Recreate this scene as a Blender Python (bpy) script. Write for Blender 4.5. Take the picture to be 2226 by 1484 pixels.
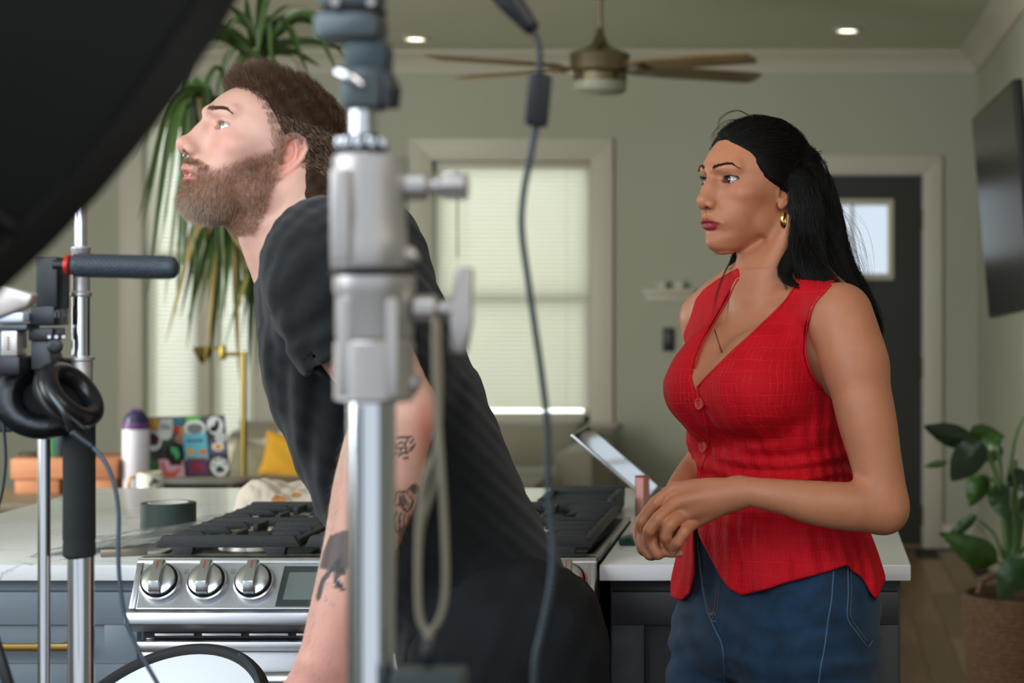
import bpy, bmesh, math, random
import numpy as np
from mathutils import Vector, Matrix
for _o in list(bpy.data.objects):
    bpy.data.objects.remove(_o, do_unlink=True)
SC = bpy.context.scene
COL = SC.collection
# ------------------------------------------------------------------ camera
F, VX, VY, CZ = 4390.0, 1760.0, 640.0, 1.38
cam = bpy.data.cameras.new('camera'); camo = bpy.data.objects.new('camera', cam); COL.objects.link(camo)
camo.location = (0, 0, CZ); camo.rotation_euler = (math.pi/2, 0, 0)
cam.sensor_width = 36; cam.lens = F/2226*36
cam.shift_x = -(VX-1113)/2226; cam.shift_y = -(742-VY)/2226
cam.clip_start = .05; cam.clip_end = 100
cam.dof.use_dof = True; cam.dof.focus_distance = 2.92; cam.dof.aperture_fstop = 5.4
SC.camera = camo
# ------------------------------------------------------------------ world, lights, exposure
W = bpy.data.worlds.new('world'); SC.world = W; W.use_nodes = True
bg = W.node_tree.nodes['Background']; bg.inputs[0].default_value = (.80, .90, 1, 1); bg.inputs[1].default_value = .8
def area(name, loc, target, sx, sy, power, col):
    l = bpy.data.lights.new(name, 'AREA'); l.shape = 'RECTANGLE'; l.size = sx; l.size_y = sy; l.energy = power; l.color = col
    o = bpy.data.objects.new(name, l); COL.objects.link(o); o.location = loc
    o.rotation_euler = (Vector(target)-Vector(loc)).to_track_quat('-Z', 'Y').to_euler(); return o
area('kitchen_window_light', (-3.3, 1.3, 1.9), (-.6, 3.0, 1.35), 1.6, 1.7, 60, (.86, .94, 1))
area('kitchen_fill_light', (.9, .9, 2.55), (-.1, 3.2, 1.2), 1.2, 1.2, 20, (1, .93, .84))  # fill lamp added to lift the kitchen from the camera side
area('living_fill_light', (-4.5, 5.6, 1.5), (.4, 9.6, 1.7), 1.8, 1.6, 150, (1, 1, .93))  # added fill from the left, raises the living room brightness
area('daylight_central_window', ((1111-1760)*11.0/4390, 12.1, 1.7), ((1111-1760)*11.0/4390, 11, 1.5), 2.0, 2.2, 32, (1, 1, .95))
area('daylight_left_window', ((432-1760)*11.0/4390, 12.1, 1.7), ((432-1760)*11.0/4390, 11, 1.5), 2.0, 2.4, 32, (1, 1, .95))
area('dining_light', (-2.4, 5.2, 2.62), (-1.6, 7.2, 0), 1.2, 1.2, 9, (1, .97, .9))
SC.view_settings.view_transform = 'Standard'; SC.view_settings.look = 'None'
SC.view_settings.exposure = 0.22; SC.view_settings.gamma = 1; SC.view_settings.use_curve_mapping = False
# ------------------------------------------------------------------ helpers
def P(px, py, Y):                      # a point at depth Y seen at the given place of the photograph
    return Vector(((px-VX)*Y/F, Y, CZ-(py-VY)*Y/F))
def S(c):                              # sRGB 0-255 -> linear
    return tuple(((v/255)/12.92 if v/255 <= .04045 else ((v/255+.055)/1.055)**2.4) for v in c)
MATS = {}
def mat(name, rgb=(128,128,128), rough=.5, metal=0, noise=0, nscale=20, bump=0, bscale=60, spec=.5, coat=0, trans=0,
        sss=0, alpha=1, ior=1.45, nstretch=None, sheen=0, emit=0, attr=None, aniso=0, ssr=None):
    if name in MATS: return MATS[name]
    m = bpy.data.materials.new(name); m.use_nodes = True; nt = m.node_tree; b = nt.nodes['Principled BSDF']
    c = (*S(rgb), 1)
    b.inputs['Base Color'].default_value = c; b.inputs['Roughness'].default_value = rough; b.inputs['Metallic'].default_value = metal
    b.inputs['Specular IOR Level'].default_value = spec; b.inputs['IOR'].default_value = ior
    b.inputs['Coat Weight'].default_value = coat; b.inputs['Transmission Weight'].default_value = trans
    b.inputs['Sheen Weight'].default_value = sheen; b.inputs['Alpha'].default_value = alpha
    b.inputs['Anisotropic'].default_value = aniso
    if sss:
        b.inputs['Subsurface Weight'].default_value = sss; b.inputs['Subsurface Scale'].default_value = .01
        b.inputs['Subsurface Radius'].default_value = ssr or (1, .35, .2)
    if emit: b.inputs['Emission Color'].default_value = c; b.inputs['Emission Strength'].default_value = emit
    L = nt.links
    src = None
    if attr:
        a = nt.nodes.new('ShaderNodeAttribute'); a.attribute_name = attr; src = a.outputs['Color']; L.new(src, b.inputs['Base Color'])
    if noise or bump:
        tc = nt.nodes.new('ShaderNodeTexCoord'); mp = nt.nodes.new('ShaderNodeMapping'); L.new(tc.outputs['Object'], mp.inputs[0])
        if nstretch: mp.inputs['Scale'].default_value = nstretch
    if noise:
        n = nt.nodes.new('ShaderNodeTexNoise'); n.inputs['Scale'].default_value = nscale; n.inputs['Detail'].default_value = 5
        L.new(mp.outputs[0], n.inputs['Vector'])
        mr = nt.nodes.new('ShaderNodeMapRange'); mr.inputs['From Min'].default_value = .3; mr.inputs['From Max'].default_value = .7
        mr.inputs['To Min'].default_value = 1-noise; mr.inputs['To Max'].default_value = 1+noise; L.new(n.outputs['Fac'], mr.inputs['Value'])
        mx = nt.nodes.new('ShaderNodeMix'); mx.data_type = 'RGBA'; mx.blend_type = 'MULTIPLY'; mx.inputs['Factor'].default_value = 1
        if src: L.new(src, mx.inputs['A'])
        else: mx.inputs['A'].default_value = c
        L.new(mr.outputs[0], mx.inputs['B']); L.new(mx.outputs['Result'], b.inputs['Base Color'])
    if bump:
        n2 = nt.nodes.new('ShaderNodeTexNoise'); n2.inputs['Scale'].default_value = bscale; n2.inputs['Detail'].default_value = 4
        L.new(mp.outputs[0], n2.inputs['Vector'])
        bp = nt.nodes.new('ShaderNodeBump'); bp.inputs['Strength'].default_value = bump; bp.inputs['Distance'].default_value = .002
        L.new(n2.outputs['Fac'], bp.inputs['Height']); L.new(bp.outputs[0], b.inputs['Normal'])
    MATS[name] = m; return m
def wloc(o):
    v = Vector((0, 0, 0))
    while o is not None: v += Vector(o.location); o = o.parent
    return v
def link(name, me, m, parent=None, smooth=True):
    """me: mesh in world coordinates"""
    o = bpy.data.objects.new(name, me); COL.objects.link(o)
    if m is not None: me.materials.append(m)
    if parent is not None:
        o.parent = parent; me.transform(Matrix.Translation(-wloc(parent)))
    else:
        if len(me.vertices):
            n = len(me.vertices); a = np.empty(n*3, np.float32); me.vertices.foreach_get('co', a); a = a.reshape(-1, 3)
            lo = a.min(0); hi = a.max(0); c = Vector(((lo[0]+hi[0])/2, (lo[1]+hi[1])/2, lo[2]))
            me.transform(Matrix.Translation(-c)); o.location = c
    if smooth:
        me.polygons.foreach_set('use_smooth', [True]*len(me.polygons))
    me.update()
    return o
def np_mesh(name, V, Fq):
    me = bpy.data.meshes.new(name); V = np.asarray(V, np.float32); Fq = np.asarray(Fq, np.int32)
    k = Fq.shape[1]
    me.vertices.add(len(V)); me.vertices.foreach_set('co', V.ravel())
    me.loops.add(Fq.size); me.loops.foreach_set('vertex_index', Fq.ravel())
    me.polygons.add(len(Fq)); me.polygons.foreach_set('loop_start', np.arange(0, Fq.size, k, dtype=np.int32))
    me.polygons.foreach_set('loop_total', np.full(len(Fq), k, np.int32))
    me.update(calc_edges=True); me.validate(); return me
def tag(o, label=None, cat=None, group=None, kind=None):
    if label: o['label'] = label
    if cat: o['category'] = cat
    if group: o['group'] = group
    if kind: o['kind'] = kind
    return o
def thing(name, loc, label, cat, group=None):
    o = bpy.data.objects.new(name, None); COL.objects.link(o); o.location = loc; o.empty_display_size = .05
    return tag(o, label, cat, group)
def bm_obj(name, bm, m, parent=None, smooth=False, bevel=0, segs=2):
    if bevel:
        bmesh.ops.bevel(bm, geom=bm.edges[:], offset=bevel, segments=segs, affect='EDGES', profile=.5, clamp_overlap=True)
    bmesh.ops.recalc_face_normals(bm, faces=bm.faces[:])
    me = bpy.data.meshes.new(name); bm.to_mesh(me); bm.free()
    o = link(name, me, m, parent, smooth)
    if smooth == 'auto' or (bevel and smooth):
        try: me.set_sharp_from_angle(angle=math.radians(40))
        except Exception: pass
    return o
def add_box(bm, x0, x1, y0, y1, z0, z1, M=None):
    r = bmesh.ops.create_cube(bm, size=1)
    for v in r['verts']:
        v.co = Vector(((x0+x1)/2+v.co.x*(x1-x0), (y0+y1)/2+v.co.y*(y1-y0), (z0+z1)/2+v.co.z*(z1-z0)))
        if M is not None: v.co = M @ v.co
    return r['verts']
def box(name, x0, x1, y0, y1, z0, z1, m, parent=None, bevel=0, M=None, smooth=False):
    bm = bmesh.new(); add_box(bm, x0, x1, y0, y1, z0, z1, M)
    return bm_obj(name, bm, m, parent, smooth or ('auto' if bevel else False), bevel)
def add_prism(bm, pts, d):
    """pts: list of Vectors (planar polygon), d: extrusion vector"""
    a = [bm.verts.new(p) for p in pts]; b = [bm.verts.new(Vector(p)+Vector(d)) for p in pts]; n = len(pts)
    bm.faces.new(a); bm.faces.new(b[::-1])
    for i in range(n): bm.faces.new((a[i], b[i], b[(i+1) % n], a[(i+1) % n]))
def prism(name, pts, d, m, parent=None, bevel=0, smooth=False):
    bm = bmesh.new(); add_prism(bm, [Vector(p) for p in pts], Vector(d))
    return bm_obj(name, bm, m, parent, smooth or ('auto' if bevel else False), bevel)
def frame_of(d):
    d = Vector(d).normalized(); up = Vector((0, 0, 1)) if abs(d.z) < .95 else Vector((0, 1, 0))
    a = d.cross(up).normalized(); b = a.cross(d).normalized(); return a, b, d
def add_lathe(bm, prof, org, axis=(0, 0, 1), n=32, caps=True, start=0):
    """prof: (radius, height) along axis"""
    a, b, d = frame_of(axis); org = Vector(org); rings = []
    for r, h in prof:
        rings.append([bm.verts.new(org+d*h+(a*math.cos(start+2*math.pi*k/n)+b*math.sin(start+2*math.pi*k/n))*max(r, 1e-5)) for k in range(n)])
    for i in range(len(rings)-1):
        for k in range(n):
            bm.faces.new((rings[i][k], rings[i][(k+1) % n], rings[i+1][(k+1) % n], rings[i+1][k]))
    if caps:
        bm.faces.new(rings[0][::-1]); bm.faces.new(rings[-1])
def lathe(name, prof, org, m, parent=None, axis=(0, 0, 1), n=32, caps=True, start=0, smooth='auto'):
    bm = bmesh.new(); add_lathe(bm, prof, org, axis, n, caps, start)
    return bm_obj(name, bm, m, parent, smooth)
def cr(pts, n=8):
    """catmull-rom resample of vectors"""
    pts = [Vector(p) for p in pts]; q = [pts[0]*2-pts[1]]+pts+[pts[-1]*2-pts[-2]]; out = []
    for i in range(1, len(q)-2):
        p0, p1, p2, p3 = q[i-1], q[i], q[i+1], q[i+2]
        for k in range(n):
            t = k/n
            out.append(.5*((2*p1)+(p2-p0)*t+(2*p0-5*p1+4*p2-p3)*t*t+(3*p1-p0-3*p2+p3)*t**3))
    out.append(pts[-1]); return out
def add_tube(bm, pts, r, n=10, caps=True, flat=None):
    pts = [Vector(p) for p in pts]; N = len(pts)
    rs = r if hasattr(r, '__len__') else [r]*N
    if len(rs) != N: rs = np.interp(np.linspace(0, 1, N), np.linspace(0, 1, len(rs)), rs)
    t0 = (pts[1]-pts[0]).normalized(); a, b, _ = frame_of(t0); rings = []
    for i, p in enumerate(pts):
        t = (pts[min(i+1, N-1)]-pts[max(i-1, 0)]).normalized()
        a = (a-t*a.dot(t)).normalized(); b = t.cross(a)
        rings.append([bm.verts.new(p+(a*math.cos(2*math.pi*k/n)+b*math.sin(2*math.pi*k/n))*float(rs[i])) for k in range(n)])
    for i in range(N-1):
        for k in range(n):
            bm.faces.new((rings[i][k], rings[i][(k+1) % n], rings[i+1][(k+1) % n], rings[i+1][k]))
    if caps: bm.faces.new(rings[0][::-1]); bm.faces.new(rings[-1])
def tube(name, pts, r, m, parent=None, n=10, caps=True, smooth=True):
    bm = bmesh.new(); add_tube(bm, pts, r, n, caps); o = bm_obj(name, bm, m, parent, True)
    return o
def cyl(name, p0, p1, r, m, parent=None, n=32, bev=0):
    p0 = Vector(p0); p1 = Vector(p1); L = (p1-p0).length; bev = min(bev, L/3)
    prof = [(r, 0), (r, L)] if not bev else [(r-bev, 0), (r, bev), (r, L-bev), (r-bev, L)]
    return lathe(name, prof, p0, m, parent, (p1-p0), n)
def copy_mesh_obj(o, parent, loc=None):
    c = o.copy(); COL.objects.link(c); c.parent = parent
    if loc is not None: c.location = loc
    return c
def copy_tree(o, parent=None):
    c = o.copy(); COL.objects.link(c)
    if parent is not None: c.parent = parent
    for ch in list(o.children): copy_tree(ch, c)
    return c
# ------------------------------------------------------------------ materials of the setting
m_wall = mat('wall_paint', (167,167,151), .75, bump=.06, bscale=220)
m_ceil = mat('ceiling_paint', (206,205,184), .8)
m_trim = mat('trim_paint', (190,184,168), .45)
m_black = mat('black_plastic', (22,24,26), .45)
m_chrome = mat('chrome', (225,225,228), .16, 1)
m_steel = mat('brushed_steel', (196,196,198), .32, 1, noise=.08, nscale=30, nstretch=(1,30,60))
m_brass = mat('brass', (190,150,80), .3, 1)
m_glass = mat('window_glass', (240,245,245), .05, trans=1, ior=1.02, spec=.2)
m_frost = mat('frosted_glass', (245,248,250), .6, trans=1, ior=1.2)
YB = 11.0; XR = .915; ZC = 2.70; XL = -4.75
def struct(o, label=None): o['kind'] = 'structure'; return o
# back wall with real openings
WINS = [(-2.055, -.19+0.0, 0, 0)]
def wx(px): return (px-VX)*YB/F
def wz(py): return CZ-(py-VY)*YB/F
cw = (wx(940), wx(1283), wz(918), wz(350))        # central window opening
lw = (wx(311), wx(553), wz(985), wz(258))         # left window opening
dw = (wx(1702), wx(1943), wz(608), wz(432))       # lite inside the door
dd = (wx(1646), wx(2006), 0, wz(380))             # door opening
def wall_panels(bm, x0, x1, z0, z1, holes, y0, y1):
    xs = sorted({x0, x1, *[h[0] for h in holes], *[h[1] for h in holes]})
    for i in range(len(xs)-1):
        a, b = xs[i], xs[i+1]; seg = [z0]
        hs = sorted([(h[2], h[3]) for h in holes if h[0] <= a+1e-6 and h[1] >= b-1e-6])
        z = z0
        for h in hs:
            if h[0] > z: add_box(bm, a, b, y0, y1, z, h[0])
            z = h[1]
        if z < z1: add_box(bm, a, b, y0, y1, z, z1)
bm = bmesh.new(); wall_panels(bm, XL-.15, XR+.15, 0, ZC, [cw, lw, dd], YB, YB+.16)
struct(bm_obj('wall_back', bm, m_wall))
struct(box('wall_right', XR, XR+.15, 5.0, YB, 0, ZC, m_wall))
struct(box('wall_left', XL-.15, XL, 4.6, YB, 0, ZC, m_wall))
struct(box('wall_kitchen_right', 2.6, 2.75, -1.5, 5.0, 0, ZC, m_wall))
struct(box('wall_return_right', XR, 2.75, 5.0, 5.15, 0, ZC, m_wall))
bm = bmesh.new(); wall_panels(bm, -1.5, 4.6, 0, ZC, [(.45, 2.3, .95, 2.4)], XL-.15, XL)
for v in bm.verts: v.co = Vector((v.co.y, v.co.x, v.co.z))
struct(bm_obj('wall_kitchen_left', bm, m_wall))
struct(box('ceiling', XL-.15, 2.75, -1.5, YB+.16, ZC, ZC+.12, m_ceil))
# floor: base and separate oak boards where the view reaches them
m_floor = mat('oak_floor', (132,104,72), .34, noise=.16, nscale=3, nstretch=(14,1,1), bump=.1, bscale=40)
m_floor2 = mat('oak_floor_dark', (118,92,64), .36, noise=.16, nscale=3, nstretch=(14,1,1))
m_floor3 = mat('oak_floor_pale', (146,117,84), .34, noise=.14, nscale=3, nstretch=(14,1,1))
fl = struct(box('floor', XL-.15, 2.75, -1.5, YB+.16, -.06, -.012, mat('subfloor', (60,46,34), .8)))
rnd = random.Random(3)
protos = []
for mm in (m_floor, m_floor2, m_floor3):
    bm = bmesh.new(); add_box(bm, -.0615, .0615, -.6, .6, -.012, 0)
    me = bpy.data.meshes.new('plank'); bmesh.ops.bevel(bm, geom=[e for e in bm.edges], offset=.0012, segments=1, affect='EDGES'); bm.to_mesh(me); bm.free(); me.materials.append(mm); protos.append(me)
for i in range(20):
    x = -1.5+.125*i; off = rnd.random()*1.2
    if x > XR: break
    for j in range(7):
        yc = 3.2+off+j*1.203
        if yc+.6 > YB or (x < -.5 and yc < 5): continue
        o = bpy.data.objects.new('plank', rnd.choice(protos)); COL.objects.link(o); o.parent = fl
        o.location = (x-fl.location.x, yc-fl.location.y, 0-fl.location.z)
# crown moulding and baseboards
def crown(name, p0, p1, inw):
    p0 = Vector(p0); p1 = Vector(p1); inw = Vector(inw)
    prof = [(0, -.115), (.012, -.115), (.02, -.095), (.05, -.05), (.085, -.022), (.1, -.012), (.1, 0), (0, 0)]
    return struct(prism(name, [p0+inw*a+Vector((0, 0, b)) for a, b in prof], p1-p0, m_trim))
crown('trim_1', (XL, YB, ZC), (XR, YB, ZC), (0, -1, 0))
crown('trim_2', (XR, 5.0, ZC), (XR, YB, ZC), (-1, 0, 0))
struct(box('baseboard_right', XR-.018, XR, 5.0, YB-.02, 0, .13, m_trim, bevel=.004))
struct(box('baseboard_back', wx(2048), XR-.018, YB-.018, YB, 0, .13, m_trim, bevel=.004))
struct(box('baseboard_rear', XL, wx(1604), YB-.018, YB, 0, .13, m_trim, bevel=.004))
m_slat = mat('blind_slat', (236,236,226), .5)
nt = m_slat.node_tree; tr = nt.nodes.new('ShaderNodeBsdfTranslucent'); tr.inputs[0].default_value = (*S((240,240,228)), 1)
ms = nt.nodes.new('ShaderNodeMixShader'); ms.inputs[0].default_value = .45
out = nt.nodes['Material Output']; nt.links.new(nt.nodes['Principled BSDF'].outputs[0], ms.inputs[1]); nt.links.new(tr.outputs[0], ms.inputs[2]); nt.links.new(ms.outputs[0], out.inputs[0])
def mitre_frame(name, x0, x1, z0, z1, w, y0, y1, m, parent, bottom=True):
    """four mitred boards around the opening"""
    def piece(pts): return prism(name, [Vector((a, y0, b)) for a, b in pts], (0, y1-y0, 0), m, parent, bevel=.003)
    piece([(x0, z1), (x1, z1), (x1+w, z1+w), (x0-w, z1+w)])
    zb = z0-w if bottom else z0
    piece([(x0, z0), (x0, z1), (x0-w, z1+w), (x0-w, zb)]); piece([(x1, z0), (x1, z1), (x1+w, z1+w), (x1+w, zb)])
    if bottom: piece([(x0, z0), (x1, z0), (x1+w, z0-w), (x0-w, z0-w)])
def window(name, o4, sashes, rail_z):
    x0, x1, z0, z1 = o4
    r = bpy.data.objects.new(name, None); COL.objects.link(r); r.location = ((x0+x1)/2, YB, z0); r['kind'] = 'structure'
    mitre_frame('casing', x0, x1, z0, z1, .125, YB-.025, YB, m_trim, r)
    box('window_sill', x0-.15, x1+.15, YB-.07, YB+.02, z0-.03, z0, m_trim, r, bevel=.006)
    n = len(sashes)
    for (a, b) in sashes:
        for (za, zb, yy) in ((z0, rail_z+.02, YB+.09), (rail_z-.02, z1, YB+.125)):
            box('sash_rail', a, b, yy-.017, yy+.017, za, za+.05, m_trim, r, bevel=.003)
            box('sash_rail', a, b, yy-.017, yy+.017, zb-.045, zb, m_trim, r, bevel=.003)
            box('sash_stile', a, a+.045, yy-.017, yy+.017, za, zb, m_trim, r, bevel=.003)
            box('sash_stile', b-.045, b, yy-.017, yy+.017, za, zb, m_trim, r, bevel=.003)
            box('pane', a+.045, b-.045, yy-.003, yy+.003, za+.05, zb-.045, m_glass, r)
    for (a, b), (c, d) in zip(sashes[:-1], sashes[1:]):
        box('mullion', b, c, YB+.01, YB+.14, z0, z1, m_trim, r, bevel=.004)
    return r
window('window_1', cw, [(cw[0], cw[1])], wz(648))
mid0, mid1 = wx(433), wx(455)
window('window_2', lw, [(lw[0], mid0), (mid1, lw[1])], wz(560))
def blind(x0, x1, z0, z1, label, pitch=.0235, tilt=62, group=None):
    r = thing('window_blind', ((x0+x1)/2, YB+.045, z0), label, 'blind')
    box('head_rail', x0+.004, x1-.004, YB+.025, YB+.065, z1-.035, z1, m_trim, r, bevel=.004)
    box('bottom_rail', x0+.006, x1-.006, YB+.035, YB+.058, z0+.0, z0+.016, m_trim, r, bevel=.003)
    w = x1-x0-.012; n = int((z1-z0-.06)/pitch)
    bm = bmesh.new(); k = 5; t = math.radians(tilt); vs = []
    for i in range(k):
        s = (i/(k-1)-.5)*.025; cvx = .0022*(1-(2*s/.025)**2)
        y = s*math.cos(t)+cvx*math.sin(t); z = s*math.sin(t)-cvx*math.cos(t)
        vs.append([bm.verts.new((-w/2, y, z)), bm.verts.new((w/2, y, z)), bm.verts.new((w/2, y+.0006, z-.0006)), bm.verts.new((-w/2, y+.0006, z-.0006))])
    for i in range(k-1):
        for j in range(4): bm.faces.new((vs[i][j], vs[i][(j+1) % 4], vs[i+1][(j+1) % 4], vs[i+1][j]))
    bmesh.ops.recalc_face_normals(bm, faces=bm.faces[:])
    me = bpy.data.meshes.new('slat'); bm.to_mesh(me); bm.free(); me.materials.append(m_slat)
    for i in range(n):
        o = bpy.data.objects.new('slat', me); COL.objects.link(o); o.parent = r; o.location = (0, 0, z1-.045-i*pitch-r.location.z)
    for fx in (.15, .85):
        xx = x0+(x1-x0)*fx; cyl('ladder_cord', (xx, YB+.033, z0+.01), (xx, YB+.033, z1-.03), .0012, m_trim, r, 6)
    return r
b1 = blind(cw[0]+.005, cw[1]-.005, cw[2]+.035, cw[3]-.002, 'closed white mini blind filling the window behind the sofa', tilt=66)
cyl('tilt_wand', P(994, 372, YB-.03), P(994, 560, YB-.03), .006, mat('wand', (190,180,130), .3), b1, 8)
blind(lw[0]+.003, mid0-.003, lw[2]+.02, lw[3]-.002, 'white blind in the left half of the double window, behind the hanging leaves', tilt=56)
blind(mid1+.003, lw[1]-.003, lw[2]+.02, lw[3]-.002, 'white blind in the right half of the double window, behind the brass lamp pole', tilt=56)
# front door
m_door = mat('door_paint', (38,37,32), .5)
dr = bpy.data.objects.new('door_1', None); COL.objects.link(dr); dr.location = ((dd[0]+dd[1])/2, YB, 0); dr['kind'] = 'structure'
bm = bmesh.new(); wall_panels(bm, dd[0]+.004, dd[1]-.004, .006, dd[3]-.004, [(dw[0]+.03, dw[1]-.03, dw[2]+.03, dw[3]-.03)], YB+.02, YB+.065); bm_obj('leaf', bm, m_door, dr)
mitre_frame('casing', dd[0], dd[1], 0, dd[3], .105, YB-.022, YB+.005, m_trim, dr, bottom=False)
mitre_frame('window_frame', dw[0]+.033, dw[1]-.033, dw[2]+.033, dw[3]-.033, .033, YB+.005, YB+.075, m_trim, dr)
pxs = [dw[0]+.033, wx(1776), wx(1853), dw[1]-.033]
for i in range(3):
    box('pane', pxs[i]+.006, pxs[i+1]-.006, YB+.038, YB+.046, dw[2]+.03, dw[3]-.03, m_frost, dr)
    if i: box('muntin', pxs[i]-.008, pxs[i]+.008, YB+.015, YB+.07, dw[2]+.03, dw[3]-.03, m_trim, dr)
for py in (477, 800, 1120):
    cyl('hinge', P(2006, py-22, YB-.01), P(2006, py+22, YB-.01), .012, mat('hinge_metal', (70,62,40), .4, .8), dr, 12)
lathe('door_knob', [(.03, 0), (.03, .006), (.012, .01), (.012, .04), (.027, .05), (.03, .065), (.022, .078)], (dd[0]+.07, YB+.02, 1.0), m_brass, dr, (0, -1, 0), 20)
box('threshold', dd[0], dd[1], YB-.01, YB+.12, 0, .02, mat('threshold', (120,96,66), .5), dr)
# recessed downlights
m_lamp = mat('lamp_glow', (255,246,225), .5, emit=6)
for px, Y, lab in ((903, 10.38, 'recessed ceiling downlight to the left of the ceiling fan'), (1842, 10.05, 'recessed ceiling downlight to the right of the ceiling fan, towards the television')):
    c = Vector(((px-VX)*Y/F, Y, ZC)); t = thing('downlight', c, lab, 'light', 'recessed downlights in the living room ceiling')
    lathe('trim_ring', [(.05, 0), (.052, -.012), (.075, -.006), (.075, 0)], c, m_trim, t, n=28, caps=False)
    lathe('lens', [(.05, -.004), (.03, -.009), (.004, -.01)], c, m_lamp, t, n=28)
# floor lamp / sofa etc. in 03
# ------------------------------------------------------------------ living room
m_nickel = mat('brushed_nickel', (150,140,118), .28, 1)
m_blade = mat('fan_blade_wood', (138,116,76), .45, noise=.15, nscale=6, nstretch=(1,1,1))
m_opal = mat('opal_glass', (170,168,150), .4)
# ceiling fan
YF = 8.34; fc = P(1304, 640, YF); FX = fc.x
def fz(py): return CZ-(py-VY)*YF/F
fan = thing('ceiling_fan', (FX, YF, ZC), 'brushed nickel ceiling fan with four wood blades and a frosted light bowl', 'fan')
lathe('canopy', [(.05, 0), (.055, -.02), (.05, -.085), (.03, -.1)], (FX, YF, ZC), m_nickel, fan, n=28)
cyl('downrod', (FX, YF, ZC-.09), (FX, YF, fz(95)), .012, m_nickel, fan, 14)
lathe('motor_housing', [(.014, fz(60)), (.018, fz(75)), (.035, fz(95)), (.07, fz(108)), (.122, fz(116)), (.125, fz(120)), (.122, fz(150)), (.125, fz(155)), (.11, fz(160)), (.112, fz(178))][::1], (FX, YF, 0), m_nickel, fan, n=40)
lathe('light_bowl', [(.112, fz(178)), (.11, fz(196)), (.095, fz(203)), (.004, fz(206))], (FX, YF, 0), m_opal, fan, n=36, caps=False)
for k in range(4):
    a = math.radians((-31, 31, 149, 211)[k])
    Mr = Matrix.Translation((FX, YF, fz(152))) @ Matrix.Rotation(a, 4, 'Z') @ Matrix.Rotation(math.radians(-13), 4, 'X')
    arm = prism('blade_bracket', [Mr @ Vector(p) for p in ((.08, -.03, -.004), (.19, -.02, -.004), (.24, -.045, -.004), (.24, .045, -.004), (.19, .02, -.004), (.08, .03, -.004))], Mr.to_3x3() @ Vector((0, 0, .006)), m_nickel, fan, bevel=.001)
    prism('blade', [Mr @ Vector(p) for p in ((.17, -.05, .003), (.30, -.062, .003), (.70, -.066, .003), (.745, -.05, .003), (.75, .03, .003), (.73, .06, .003), (.3, .06, .003), (.17, .05, .003))], Mr.to_3x3() @ Vector((0, 0, .008)), m_blade, fan, bevel=.0015)
# television on a swivel arm, tilted down
m_tvback = mat('tv_bezel', (26,27,27), .4)
m_screen = mat('tv_screen', (14,14,13), .22, spec=.35)
TL, TR = P(2112, 260, 8.65), P(2203, 172, 7.55)
BL, BR = P(2150, 692, 8.75), P(2219, 697, 7.65)
BL.x = TL.x+.0; 
TVa = Vector((.735, 8.45, wz(0)))
tl = P(2112, 258, 8.2); tr_ = P(2202, 172, 7.15); bl = P(2150, 692, 8.3); br = tr_+(bl-tl)
tv = thing('television', (tl+br)/2, 'large black wall television tilted down on a swing arm above the basket plant', 'television')
nrm = (tr_-tl).cross(bl-tl).normalized()
if nrm.x > 0: nrm = -nrm
prism('housing', [tl, tr_, br, bl], -nrm*.035, m_tvback, tv, bevel=.004)
e1 = (tr_-tl).normalized(); e2 = (bl-tl).normalized()
prism('screen', [tl+e1*.012+e2*.012+nrm*.0005, tr_-e1*.012+e2*.012+nrm*.0005, br-e1*.012-e2*.018+nrm*.0005, bl+e1*.012-e2*.018+nrm*.0005], nrm*.0015, m_screen, tv)
cen = (tl+br)/2-nrm*.035
box('mount_plate', XR-.02, XR, cen.y-.1, cen.y+.1, cen.z-.2, cen.z+.2, m_tvback, tv, bevel=.003)
tube('mount_arm', [cen+Vector((-.01, 0, 0)), Vector((XR-.01, cen.y, cen.z))], .022, m_tvback, tv, 8)
box('cable_cover', XR-.03, XR, 7.9, 8.35, wz(770), wz(700)+.04, m_trim, tv, bevel=.003)
# wall shelf and black control by the door
sh = thing('wall_shelf', P(1457, 655, YB), 'small white ledge shelf on the wall above the black control', 'shelf')
box('ledge', wx(1400), wx(1513), YB-.06, YB, wz(638), wz(628), m_trim, sh, bevel=.003)
box('backboard', wx(1403), wx(1510), YB-.015, YB, wz(654), wz(638), m_trim, sh, bevel=.003)
for px in (1440, 1478): box('peg_block', wx(px-9), wx(px+9), YB-.055, YB-.005, wz(628), wz(612), m_trim, sh, bevel=.002)
sw = thing('remote_holder', P(1453, 762, YB), 'small black fan remote in its wall holder beside the window', 'remote')
box('holder', wx(1441), wx(1465), YB-.02, YB, wz(763), wz(712), m_black, sw, bevel=.003)
for k in range(4): box('button', wx(1447), wx(1459), YB-.024, YB-.018, wz(724+k*6), wz(720+k*6), mat('button_grey', (90,90,84), .5), sw, bevel=.001)
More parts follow.
